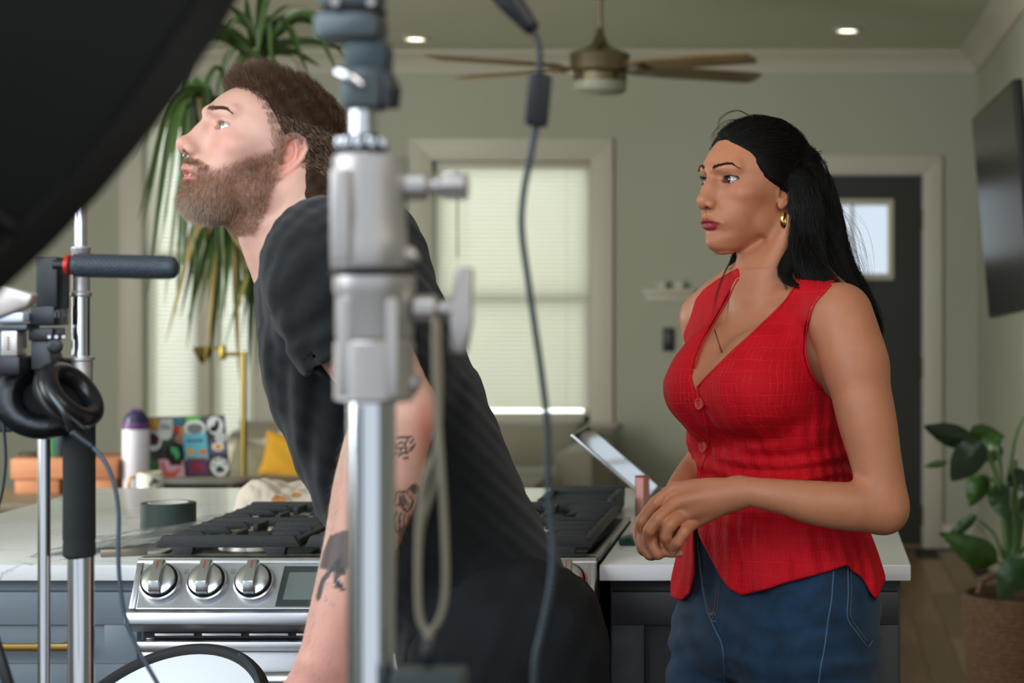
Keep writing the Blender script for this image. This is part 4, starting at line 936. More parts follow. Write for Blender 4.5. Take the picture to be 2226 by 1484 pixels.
cyl('top_tube', (xs_, YE, ze(540)), (xs_, YE, ze(300)), 14*k3, m_chrome, s2, 30)
lathe('foot', [(.017, 0), (.018, .006), (.017, .03), (.015, .04)], (xs_, YE, 0), m_black, s2, n=24)
s3 = thing('thin_pole', (E(96, 0).x, YE, 0), 'thin chrome pole standing below the headphones at the left', 'pole')
xt = E(96, 0).x
cyl('tube', (xt, YE, .02), (xt, YE, ze(760)), 13.5*k3, m_chrome, s3, 28)
lathe('foot', [(.010, 0), (.011, .006), (.010, .03), (.008, .04)], (xt, YE, 0), m_black, s3, n=24)
gb = thing('side_handle', E(150, 578, -.1), 'dark knurled rubber side handle with a red ring, pointing right', 'handle')
g0 = E(158, 576, -.08); g1 = E(378, 582, -.08)
lathe('grip', [(19*k3, 0), (24*k3, 4*k3), (24*k3, 205*k3), (22*k3, 214*k3), (15*k3, 220*k3), (1*k3, 222*k3)], g0, m_grip, gb, (g1-g0), 40)
bm = bmesh.new(); gd_ = (g1-g0).normalized(); ga, gbb, _ = frame_of(gd_)
for i in range(34):
    for j in range(16):
        th = 2*math.pi*(j+.5*(i % 2))/16; c = g0+gd_*(14*k3+i*5.4*k3)+(ga*math.cos(th)+gbb*math.sin(th))*24*k3; nrm_ = (ga*math.cos(th)+gbb*math.sin(th)); tt = nrm_.cross(gd_)
        s_ = 2.3*k3; top_ = bm.verts.new(c+nrm_*2.2*k3); cs = [bm.verts.new(c+v-nrm_*.4*k3) for v in (gd_*s_, tt*s_*1.5, -gd_*s_, -tt*s_*1.5)]
        for q_ in range(4): bm.faces.new((cs[q_], cs[(q_+1) % 4], top_))
tag(bm_obj('knurling', bm, m_grip, gb), kind='stuff')
lathe('red_ring', [(20*k3, 0), (21.5*k3, 2*k3), (21.5*k3, 9*k3), (19*k3, 11*k3)], g0-gd_*14*k3, mat('red_anodised', (176,44,36), .35, .4), gb, gd_, 32)
cyl('bolt', g0-gd_*40*k3, g0-gd_*10*k3, 10*k3, m_black, gb, 16)
# camera cage clamp assembly behind the headphones
cl = thing('rig_clamp', E(100, 700), 'black camera rig clamp holding the headphones and side handle', 'clamp')
box('column', E(112, 0).x, E(160, 0).x, YE-.05, YE-.01, ze(672), ze(560), m_black, cl, bevel=.003)
box('box_body', E(104, 0).x, E(157, 0).x, YE-.055, YE-.005, ze(706), ze(664), mat('clamp_black', (30,32,36), .35), cl, bevel=.0025)
for (a, b, c, d) in ((118, 122, 674, 690), (118, 128, 674, 677), (126, 129, 674, 690), (139, 146, 683, 685), (141, 143, 680, 688)):
    box('icon_mark', E(a, 0, -.055).x, E(b, 0, -.055).x, YE-.0556, YE-.0548, P(0, d, YE-.055).z, P(0, c, YE-.055).z, MATS['panel_ink'], cl)
box('plate', E(98, 0).x, E(150, 0).x, YE-.05, YE-.01, ze(738), ze(712), MATS['clamp_black'], cl, bevel=.0015)
for px in (107, 122, 138): cyl('screw', E(px, 732, -.056), E(px, 732, -.048), 4*k3, m_alu, cl, 10)
box('lower_plate', E(100, 0).x, E(142, 0).x, YE-.045, YE-.015, ze(800), ze(738), mat('clamp_grey', (58,62,64), .4), cl, bevel=.0015)
lathe('rosette', [(17*k3, 0), (17*k3, 4*k3), (12*k3, 8*k3), (4*k3, 8*k3)], E(120, 752, -.05), m_black, cl, (0, -1, 0), 20)
box('bright_plate', E(38, 0).x, E(102, 0).x, YE-.06, YE-.02, ze(716), ze(702), m_gun, cl, bevel=.0015)
box('bright_plate', E(42, 0).x, E(102, 0).x, YE-.07, YE-.03, ze(698), ze(678), mat('white_metal', (205,212,228), .3, .3), cl, bevel=.002)
box('slider', E(48, 0).x, E(82, 0).x, YE-.06, YE-.03, ze(770), ze(716), mat('slider_metal', (190,180,172), .35, .6), cl, bevel=.002)
for k in range(5): box('slider_slot', E(62, 0).x, E(66, 0).x, YE-.0612, YE-.0598, ze(733+k*6), ze(730+k*6), m_dark, cl)
box('base_block', E(32, 0).x, E(95, 0).x, YE-.07, YE-.02, ze(812), ze(770), MATS['clamp_black'], cl, bevel=.004)
prism('silver_arm', [E(-30, 610, -.3), E(70, 640, -.3), E(60, 665, -.3), E(-30, 700, -.3)], (0, .02, 0), MATS['slider_metal'], cl, bevel=.003)
box('monitor_body', E(-80, 0).x, E(28, 0).x, YE+.0, YE+.03, ze(940), ze(720), m_gun, cl, bevel=.004)
# headphones
hp = thing('headphones', E(100, 860), 'black over ear headphones hanging from the rig clamp at the left', 'headphones')
def torus(name, c, n_, R, r, m, parent, sx=1, sy=1, up=(0, 0, 1), seg=40, flat=1):
    n_ = Vector(n_).normalized(); u = Vector(up).cross(n_).normalized(); v = n_.cross(u); c = Vector(c)
    bm = bmesh.new(); rr = []
    for i in range(seg):
        t = 2*math.pi*i/seg; rd = u*math.cos(t)*sx+v*math.sin(t)*sy
        rr.append([bm.verts.new(c+rd*R+rd*r*math.cos(p)+n_*r*flat*math.sin(p)) for p in [2*math.pi*k/14 for k in range(14)]])
    for i in range(seg):
        for k in range(14): bm.faces.new((rr[i][k], rr[(i+1) % seg][k], rr[(i+1) % seg][(k+1) % 14], rr[i][(k+1) % 14]))
    return bm_obj(name, bm, m, parent, True)
m_leather = mat('black_leather', (20,22,24), .3, bump=.4, bscale=90)
c1 = E(96, 862, -.02); n1_ = Vector((.35, -1, .25))
torus('ear_pad', c1, n1_, 66*k3, 27*k3, m_leather, hp, 1.12, 1, seg=60)
lathe('ear_cup', [(80*k3, 0), (84*k3, 14*k3), (70*k3, 34*k3), (30*k3, 44*k3), (2*k3, 45*k3)], c1-n1_.normalized()*6*k3, m_black, hp, -n1_, 44)
torus('cup_ring', c1-n1_.normalized()*18*k3, n1_, 84*k3, 4*k3, m_gun, hp, 1.06, 1)
lathe('speaker_cloth', [(60*k3, 0), (2*k3, 2*k3)], c1+n1_.normalized()*(-4)*k3, mat('speaker_cloth', (14,15,17), .9), hp, n1_, 40)
c2 = E(148, 862, -.06); n2_ = Vector((.78, -.16, .60))
torus('ear_pad', c2+n2_.normalized()*8*k3, n2_, 60*k3, 22*k3, m_leather, hp, 1, 1.08, up=(0, 1, 0), seg=60)
lathe('ear_cup', [(76*k3, 0), (80*k3, 10*k3), (70*k3, 24*k3), (40*k3, 34*k3), (2*k3, 36*k3)], c2-n2_.normalized()*4*k3, m_black, hp, -n2_, 44)
torus('cup_ring', c2-n2_.normalized()*6*k3, n2_, 76*k3, 3.5*k3, m_gun, hp, 1, 1.04, up=(0, 1, 0))
for k in range(9):
    t = math.radians(20+k*16); u_ = Vector((0, 1, 0)).cross(n2_).normalized(); v_ = n2_.normalized().cross(u_)
tube('yoke', cr([E(80, 810, -.05), E(108, 850, -.11), E(140, 900, -.12), E(152, 935, -.1)], 6), 6*k3, m_gun, hp, 10)
tube('yoke', cr([E(128, 792, -.02), E(110, 815, -.07), E(128, 880, -.1), E(190, 938, -.1)], 6), 5*k3, m_black, hp, 10)
hb_ = cr([E(70, 806, 0), E(85, 760, .03), E(105, 742, .05), E(125, 770, .03), E(132, 800, 0)], 8)
tube('headband', hb_, 9*k3, m_leather, hp, 12)
hcab = cr([E(150, 932, -.1), E(178, 955, -.1), E(205, 975, -.1), E(232, 1010, -.1), E(250, 1060, -.1), E(258, 1120, -.1), E(257, 1190, -.1), E(260, 1260, -.1), E(272, 1340, -.1), E(300, 1410, -.1), E(345, 1490, -.1), E(380, 1560, -.1)], 8)
cbl = thing('headphone_cable', E(258, 1200, -.1), 'grey headphone cable curving down past the foam sleeve', 'cable')
tube('cable', hcab, 4.5*k3, mat('grey_cable', (66,78,90), .4), cbl, 10)
tube('strain_relief', hcab[2:16], [8.5*k3, 7*k3, 6*k3], m_cable, cbl, 12)
tag(tube('thin_cable', cr([E(6, 890), E(9, 940), E(12, 1000), E(6, 1060), E(-6, 1110)], 6), 3.5*k3, m_cable), 'thin dark cable at the far left edge below the headphones', 'cable')
tag(tube('stand_leg', [E(-60, 1240, -.2), E(22, 1500, -.2), E(40, 1570, -.2)], 12*k3, m_black, None, 12), 'black slanting stand leg in the bottom left corner', 'leg')
# round white reflector with a black zipped rim, lower left
YO = 2.75; k4 = YO/F
oc = P(338, 1606, YO); on_ = Vector((-.22, -.60, .77)).normalized()
rf = thing('reflector_disc', oc, 'round white reflector in a black zipped rim leaning in front of the oven door', 'reflector')
lathe('white_panel', [(.150, 0), (.148, .003), (.10, .008), (.002, .01)], oc, mat('reflector_white', (244,246,248), .6, bump=.2, bscale=20), rf, on_, 64)
torus('rim', oc, on_, .156, .009, mat('rim_black', (34,36,38), .7, bump=.3, bscale=200), rf, seg=72, flat=1.4)
u_ = Vector((0, 0, 1)).cross(on_).normalized(); v_ = on_.cross(u_)
arc = [oc+(u_*math.cos(t)+v_*math.sin(t))*.156+on_*.013 for t in np.linspace(.15, 1.15, 30)]
tube('zip_tape', arc, .0045, m_black, rf, 8)
bm = bmesh.new()
for i in range(60):
    t = .15+i/59; c = oc+(u_*math.cos(t)+v_*math.sin(t))*.156+on_*.0178; add_box(bm, -.0012, .0012, -.0008, .0008, -.0008, .0008, Matrix.Translation(c))
tag(bm_obj('zip_teeth', bm, m_gun, rf), kind='stuff')
# ------------------------------------------------------------------ implicit-surface modelling for the two people
f32 = np.float32
class Field:
    def __init__(s): s.ops = []; s.M = None
    def add(s, fn, lo, hi, k=.01, mode='u'): s.ops.append((fn, np.array(lo, float), np.array(hi, float), k, mode))
    def ev(s, X, Y, Z, out=None):
        """X,Y,Z: flat arrays of points"""
        D = np.full(X.shape, 1e3, f32)
        for fn, lo, hi, k, mode in s.ops:
            m = (X >= lo[0]) & (X <= hi[0]) & (Y >= lo[1]) & (Y <= hi[1]) & (Z >= lo[2]) & (Z <= hi[2])
            if not m.any(): continue
            v = fn(X[m], Y[m], Z[m]).astype(f32); D[m] = comb(D[m], v, k, mode)
        return D
    def grid(s, xs, ys, zs):
        D = np.full((len(xs), len(ys), len(zs)), 1e3, f32)
        for fn, lo, hi, k, mode in s.ops:
            i0, i1 = np.searchsorted(xs, lo[0]), np.searchsorted(xs, hi[0]); j0, j1 = np.searchsorted(ys, lo[1]), np.searchsorted(ys, hi[1]); l0, l1 = np.searchsorted(zs, lo[2]), np.searchsorted(zs, hi[2])
            if i1 <= i0 or j1 <= j0 or l1 <= l0: continue
            v = fn(xs[i0:i1, None, None], ys[None, j0:j1, None], zs[None, None, l0:l1]).astype(f32)
            D[i0:i1, j0:j1, l0:l1] = comb(D[i0:i1, j0:j1, l0:l1], v, k, mode)
        return D
def comb(a, b, k, mode):
    if mode == 'u':
        if k <= 0: return np.minimum(a, b)
        h = np.maximum(k-np.abs(a-b), 0)/k; return np.minimum(a, b)-h*h*k*f32(.25)
    if mode == 's': b = -b
    if mode in ('s', 'i'):
        if k <= 0: return np.maximum(a, b)
        h = np.maximum(k-np.abs(a-b), 0)/k; return np.maximum(a, b)+h*h*k*f32(.25)
    if mode == 'add': return a+b
class Frame:
    """local frame: world p = o + R @ q*s"""
    def __init__(s, o, ex, ey, ez, sc=1.0):
        s.o = np.array(o, float); s.R = np.array([list(ex), list(ey), list(ez)], float); s.s = sc   # rows = axes
    def loc(s, X, Y, Z):
        a, b, c = X-s.o[0], Y-s.o[1], Z-s.o[2]; R = s.R/s.s
        return (R[0, 0]*a+R[0, 1]*b+R[0, 2]*c, R[1, 0]*a+R[1, 1]*b+R[1, 2]*c, R[2, 0]*a+R[2, 1]*b+R[2, 2]*c)
    def w(s, q): return Vector(s.o+(np.array(q, float)*s.s) @ s.R)
    def d(s, q): return Vector(np.array(q, float) @ s.R)
WORLD = Frame((0, 0, 0), (1, 0, 0), (0, 1, 0), (0, 0, 1))
def f_cone(fr, a, b, ra, rb, sy=None):
    """tapered capsule in the frame; sy=(axis vector, factor) squashes distance across one direction"""
    a = np.array(a, float); b = np.array(b, float); ab = b-a; L2 = max(float(ab@ab), 1e-9)
    def fn(X, Y, Z):
        x, y, z = fr.loc(X, Y, Z); px, py, pz = x-a[0], y-a[1], z-a[2]
        t = np.clip((px*ab[0]+py*ab[1]+pz*ab[2])/L2, 0, 1)
        dx, dy, dz = px-ab[0]*t, py-ab[1]*t, pz-ab[2]*t; q = dx*dx+dy*dy+dz*dz
        if sy is not None:
            n, fct = sy; dn = dx*n[0]+dy*n[1]+dz*n[2]; q = q+(1/fct**2-1)*dn*dn
            q = np.maximum(q, 0); return (np.sqrt(q)-(ra+(rb-ra)*t))*fr.s*min(1, fct**.5)
        return (np.sqrt(q)-(ra+(rb-ra)*t))*fr.s
    m = max(ra, rb)*max(1, (sy[1] if sy else 1)); lo = np.minimum(a, b)-m; hi = np.maximum(a, b)+m
    return fn, lo, hi
def f_path(fr, pts, rad, sub=4, sq=None):
    """smooth limb: distance to a curve through pts with smoothly varying radius"""
    q = [list(p) for p in cr([Vector(p) for p in pts], sub)]; n = len(q)
    Xr, Rr = smooth_table([(i/(len(rad)-1), r) for i, r in enumerate(rad)], 100); rr = np.interp(np.linspace(0, 1, n), Xr, Rr[:, 0]); q = np.array(q)
    def fn(X, Y, Z):
        x, y, z = fr.loc(X, Y, Z); best = None
        for i in range(n-1):
            ab = q[i+1]-q[i]; L2 = float(ab@ab)+1e-12; px, py, pz = x-q[i, 0], y-q[i, 1], z-q[i, 2]
            t = np.clip((px*ab[0]+py*ab[1]+pz*ab[2])/L2, 0, 1); dx, dy, dz = px-ab[0]*t, py-ab[1]*t, pz-ab[2]*t; d2 = dx*dx+dy*dy+dz*dz
            if sq is not None: dn = dx*sq[0][0]+dy*sq[0][1]+dz*sq[0][2]; d2 = np.maximum(d2+(1/sq[1]**2-1)*dn*dn, 0)
            d = np.sqrt(d2)-(rr[i]+(rr[i+1]-rr[i])*t); best = d if best is None else np.minimum(best, d)
        return best*fr.s
    m = rr.max()*max(1, sq[1] if sq else 1); return fn, q.min(0)-m, q.max(0)+m
def raster_poly(poly, pad=.06, h=.0012):
    """signed distance of a plane polygon, tabulated for quick look-up"""
    A = np.array(poly); x0, z0 = A.min(0)-pad; x1, z1 = A.max(0)+pad; xs = np.arange(x0, x1, h); zs = np.arange(z0, z1, h)
    T = polysdf(poly, xs[:, None]+0*zs[None], zs[None]+0*xs[:, None]).astype(f32)
    def look(x, z):
        i = np.clip((x-x0)/h, 0, len(xs)-1.01); j = np.clip((z-z0)/h, 0, len(zs)-1.01); a = i.astype(np.int32); b = j.astype(np.int32); fi = (i-a).astype(f32); fj = (j-b).astype(f32)
        return T[a, b]*(1-fi)*(1-fj)+T[a+1, b]*fi*(1-fj)+T[a, b+1]*(1-fi)*fj+T[a+1, b+1]*fi*fj
    return look
def f_ell(fr, c, r, rot=None):
    c = np.array(c, float); r = np.array(r, float); Rm = np.array(rot) if rot is not None else None
    def fn(X, Y, Z):
        x, y, z = fr.loc(X, Y, Z); x, y, z = x-c[0], y-c[1], z-c[2]
        if Rm is not None: x, y, z = (Rm[0, 0]*x+Rm[0, 1]*y+Rm[0, 2]*z, Rm[1, 0]*x+Rm[1, 1]*y+Rm[1, 2]*z, Rm[2, 0]*x+Rm[2, 1]*y+Rm[2, 2]*z)
        k0 = np.sqrt((x/r[0])**2+(y/r[1])**2+(z/r[2])**2); k1 = np.sqrt((x/r[0]**2)**2+(y/r[1]**2)**2+(z/r[2]**2)**2)
        return k0*(k0-1)/np.maximum(k1, 1e-6)*fr.s
    m = r.max() if Rm is not None else r
    return fn, c-m, c+m
def put(F_, fr, prim, k=.01, mode='u', pad=None):
    fn, lo, hi = prim; pad = (k*1.2+.012)/fr.s if pad is None else pad
    cs = np.array([fr.w((x, y, z)) for x in (lo[0]-pad, hi[0]+pad) for y in (lo[1]-pad, hi[1]+pad) for z in (lo[2]-pad, hi[2]+pad)])
    F_.add(fn, cs.min(0), cs.max(0), k, mode)
def rotm(ax, deg):
    return np.array(Matrix.Rotation(math.radians(deg), 3, ax))
def smooth_table(pts, n=240):
    """monotone smooth interpolation of (x, y...) rows -> dense tables"""
    pts = sorted(pts); xs = np.array([p[0] for p in pts], float); ys = np.array([p[1:] for p in pts], float)
    d = np.diff(xs); m = np.diff(ys, axis=0)/d[:, None]; t = np.zeros_like(ys); t[0] = m[0]; t[-1] = m[-1]
    for i in range(1, len(xs)-1):
        for j in range(ys.shape[1]):
            if m[i-1, j]*m[i, j] > 0:
                w1 = 2*d[i]+d[i-1]; w2 = d[i]+2*d[i-1]; t[i, j] = (w1+w2)/(w1/m[i-1, j]+w2/m[i, j])
    X = np.linspace(xs[0], xs[-1], n); i = np.clip(np.searchsorted(xs, X)-1, 0, len(xs)-2); h = d[i]; s = (X-xs[i])/h
    Yv = ys[i]*((1+2*s)*(1-s)**2)[:, None]+t[i]*(h*s*(1-s)**2)[:, None]+ys[i+1]*(s*s*(3-2*s))[:, None]+t[i+1]*(h*s*s*(s-1))[:, None]
    return X, Yv
def f_loft(fr, rows, n=2.0, cap=.02):
    """rows: (z, cu, cv, ru, rv_front, rv_back) in a frame whose axes are u, v(front), z"""
    T_, Q = smooth_table(rows); z0, z1 = T_[0], T_[-1]
    def fn(X, Y, Z):
        u, v, z = fr.loc(X, Y, Z); g = [np.interp(z, T_, Q[:, k]) for k in range(Q.shape[1])]
        du = u-g[0]; dv = v-g[1]; rv = np.where(dv > 0, g[3], g[4])
        a = np.abs(du)/g[2]; b = np.abs(dv)/rv
        if n == 2: k0 = np.sqrt(a*a+b*b); k1 = np.sqrt((a/g[2])**2+(b/rv)**2); d = k0*(k0-1)/np.maximum(k1, 1e-4)
        else: r = (a**n+b**n)**(1/n); d = (r-1)*np.minimum(g[2], rv)
        d = np.maximum(d, np.maximum(z0-z, z-z1)); return d*fr.s
    ru = Q[:, 2].max(); rv = max(Q[:, 3].max(), Q[:, 4].max())
    return fn, np.array([Q[:, 0].min()-ru, Q[:, 1].min()-rv, z0]), np.array([Q[:, 0].max()+ru, Q[:, 1].max()+rv, z1])
def axis_grid(lo, hi, coarse, fines):
    """non-uniform coordinates: coarse spacing, finer inside the (a, b, step) ranges"""
    out = [lo]
    while out[-1] < hi:
        x = out[-1]; st = coarse
        for a, b, h in fines:
            if a-coarse < x < b: st = min(st, h)
        if len(out) > 1: st = min(st, (out[-1]-out[-2])*1.3)
        out.append(x+st)
    return np.array(out, float)
def surface_nets(D, xs, ys, zs):
    nx, ny, nz = D.shape; ins = D < 0
    c = np.zeros((nx-1, ny-1, nz-1), np.uint8)
    for i in (0, 1):
        for j in (0, 1):
            for k in (0, 1): c += ins[i:nx-1+i, j:ny-1+j, k:nz-1+k]
    act = (c > 0) & (c < 8); I, J, K = np.nonzero(act); N = len(I)
    corner = {}
    for i in (0, 1):
        for j in (0, 1):
            for k in (0, 1): corner[i, j, k] = D[I+i, J+j, K+k]
    acc = np.zeros((N, 3)); cnt = np.zeros(N)
    for ax in range(3):
        for p in (0, 1):
            for q in (0, 1):
                a = [0, 0, 0]; o = [t for t in range(3) if t != ax]; a[o[0]] = p; a[o[1]] = q; b = list(a); b[ax] = 1
                va, vb = corner[tuple(a)], corner[tuple(b)]; m = (va < 0) != (vb < 0)
                t = np.where(m, va/np.where(m, va-vb, 1), 0)
                pos = np.empty((N, 3)); pos[:] = a; pos[:, ax] = t
                acc[m] += pos[m]; cnt[m] += 1
    loc = acc/cnt[:, None]
    V = np.stack([xs[I]+loc[:, 0]*(xs[I+1]-xs[I]), ys[J]+loc[:, 1]*(ys[J+1]-ys[J]), zs[K]+loc[:, 2]*(zs[K+1]-zs[K])], 1)
    flat = (I*(ny-1)+J)*(nz-1)+K; quads = []
    def idx(a, b, cc): return np.searchsorted(flat, (a*(ny-1)+b)*(nz-1)+cc)
    for ax in range(3):
        sl0 = [slice(None)]*3; sl1 = [slice(None)]*3; sl0[ax] = slice(0, -1); sl1[ax] = slice(1, None)
        a, b = ins[tuple(sl0)], ins[tuple(sl1)]; E_ = np.nonzero(a != b); e = [E_[0], E_[1], E_[2]]
        o = [t for t in range(3) if t != ax]; m = np.ones(len(e[0]), bool)
        lim = [nx-1, ny-1, nz-1]
        for t in o: m &= (e[t] > 0) & (e[t] < lim[t])
        e = [t[m] for t in e]; inside = ins[e[0], e[1], e[2]]
        def cell(d0, d1):
            q = [e[0], e[1], e[2]]; q[o[0]] = q[o[0]]-d0; q[o[1]] = q[o[1]]-d1; return idx(*q)
        Q = np.stack([cell(1, 1), cell(0, 1), cell(0, 0), cell(1, 0)], 1)
        flip = inside if ax != 1 else ~inside
        Q[~flip] = Q[~flip][:, ::-1]; quads.append(Q)
    return V, np.concatenate(quads)
def project(Fd, V, steps=2, h=.0008, mx=.003):
    V = V.astype(float).copy()
    for _ in range(steps):
        x, y, z = V.T; d = Fd.ev(x, y, z)
        g = np.stack([Fd.ev(x+h, y, z)-d, Fd.ev(x, y+h, z)-d, Fd.ev(x, y, z+h)-d], 1)/h
        n2 = np.maximum((g*g).sum(1), .05); st = np.clip(d/n2, -mx, mx); st[np.abs(d) > .01] = 0
        V -= g*st[:, None]
    return V
def build(Fd, lo, hi, coarse, fx=(), fy=(), fz=(), proj=1, sm=0):
    xs = axis_grid(lo[0], hi[0], coarse, fx); ys = axis_grid(lo[1], hi[1], coarse, fy); zs = axis_grid(lo[2], hi[2], coarse, fz)
    V, Q = surface_nets(Fd.grid(xs, ys, zs), xs, ys, zs)
    if proj: V = project(Fd, V, proj)
    return V, Q
def keep_largest(V, Q):
    """drop stray islands"""
    n = len(V); lab = np.arange(n)
    for _ in range(400):
        m = lab[Q].min(1); new = lab.copy()
        for k in range(4): np.minimum.at(new, Q[:, k], m)
        new = new[new]
        if (new == lab).all(): break
        lab = new
    u, c = np.unique(lab, return_counts=True); big = u[c.argmax()]; kv = lab == big
    mp = np.cumsum(kv)-1; Qk = Q[kv[Q[:, 0]]]; return V[kv], mp[Qk]
def set_attr(me, name, cols):
    a = me.color_attributes.new(name, 'FLOAT_COLOR', 'POINT'); c = np.ones((len(me.vertices), 4), f32); c[:, :3] = cols; a.data.foreach_set('color', c.ravel())
def set_vec(me, name, vec):
    a = me.attributes.new(name, 'FLOAT_VECTOR', 'POINT'); a.data.foreach_set('vector', np.asarray(vec, f32).ravel())
def polysdf(P2, X, Z):
    """signed distance to a polygon in the plane (negative inside)"""
    d = np.full(np.broadcast(X, Z).shape, 1e9); s = np.zeros(d.shape, bool); n = len(P2)
    for i in range(n):
        ax_, az = P2[i]; bx, bz = P2[(i+1) % n]; ex, ez = bx-ax_, bz-az; L2 = ex*ex+ez*ez+1e-12
        t = np.clip(((X-ax_)*ex+(Z-az)*ez)/L2, 0, 1); d = np.minimum(d, (X-ax_-ex*t)**2+(Z-az-ez*t)**2)
        if az != bz:
            c = ((az > Z) != (bz > Z)) & (X < (bx-ax_)*(Z-az)/(bz-az)+ax_); s ^= c
    return np.where(s, -1, 1)*np.sqrt(d)
def line_d(pts, x, y, z=None):
    """distance of points to a polyline (2-D or 3-D) and parameter 0..1"""
    best = np.full(x.shape, 1e9); par = np.zeros(x.shape); n = len(pts)-1
    for i in range(n):
        a = np.array(pts[i], float); b = np.array(pts[i+1], float); e = b-a; L2 = e@e+1e-12
        q = (x-a[0])*e[0]+(y-a[1])*e[1]+((z-a[2])*e[2] if z is not None else 0)
        t = np.clip(q/L2, 0, 1); d = (x-a[0]-e[0]*t)**2+(y-a[1]-e[1]*t)**2
        if z is not None: d = d+(z-a[2]-e[2]*t)**2
        m = d < best; best = np.where(m, d, best); par = np.where(m, (i+t)/n, par)
    return np.sqrt(best), par
def fibres(name, roots, dirs, lens, r0, m, parent, segs=4, sides=3, curl=None, seed=0, grav=0, stuff=True, tipr=.15):
    """many thin tapered strands as one mesh. roots (n,3), dirs (n,segs,3) or (n,3)"""
    n = len(roots); rs = np.random.RandomState(seed)
    if dirs.ndim == 2: dirs = np.repeat(dirs[:, None, :], segs, 1)
    pts = np.empty((n, segs+1, 3)); pts[:, 0] = roots
    for k in range(segs):
        d = dirs[:, k].copy(); d[:, 2] -= grav*(k+1)/segs; d /= np.linalg.norm(d, axis=1)[:, None]+1e-9
        pts[:, k+1] = pts[:, k]+d*(lens/segs)[:, None]
    return fibre_mesh(name, pts, r0, m, parent, sides, tipr)
def fibre_mesh(name, pts, r0, m, parent, sides=3, tipr=.15):
    n, K, _ = pts.shape
    t = np.gradient(pts, axis=1); t /= np.linalg.norm(t, axis=2)[..., None]+1e-9
    up = np.array([.31, .87, .38]); a = np.cross(t, up); a /= np.linalg.norm(a, axis=2)[..., None]+1e-9; b = np.cross(t, a)
    rad = (np.asarray(r0).reshape(-1, 1)*np.interp(np.linspace(0, 1, K), [0, .6, 1], [1, .9, tipr])[None])[..., None] if np.ndim(r0) <= 1 else np.asarray(r0)[..., None]
    V = np.stack([pts+(a*math.cos(2*math.pi*k/sides)+b*math.sin(2*math.pi*k/sides))*rad for k in range(sides)], 2).reshape(-1, 3)
    base = (np.arange(n)[:, None]*K+np.arange(K-1)[None])*sides; Q = []
    for k in range(sides): Q.append(np.stack([base+k, base+(k+1) % sides, base+sides+(k+1) % sides, base+sides+k], -1).reshape(-1, 4))
    me = np_mesh(name, V, np.concatenate(Q)); o = link(name, me, m, parent, True); o['kind'] = 'stuff'; return o
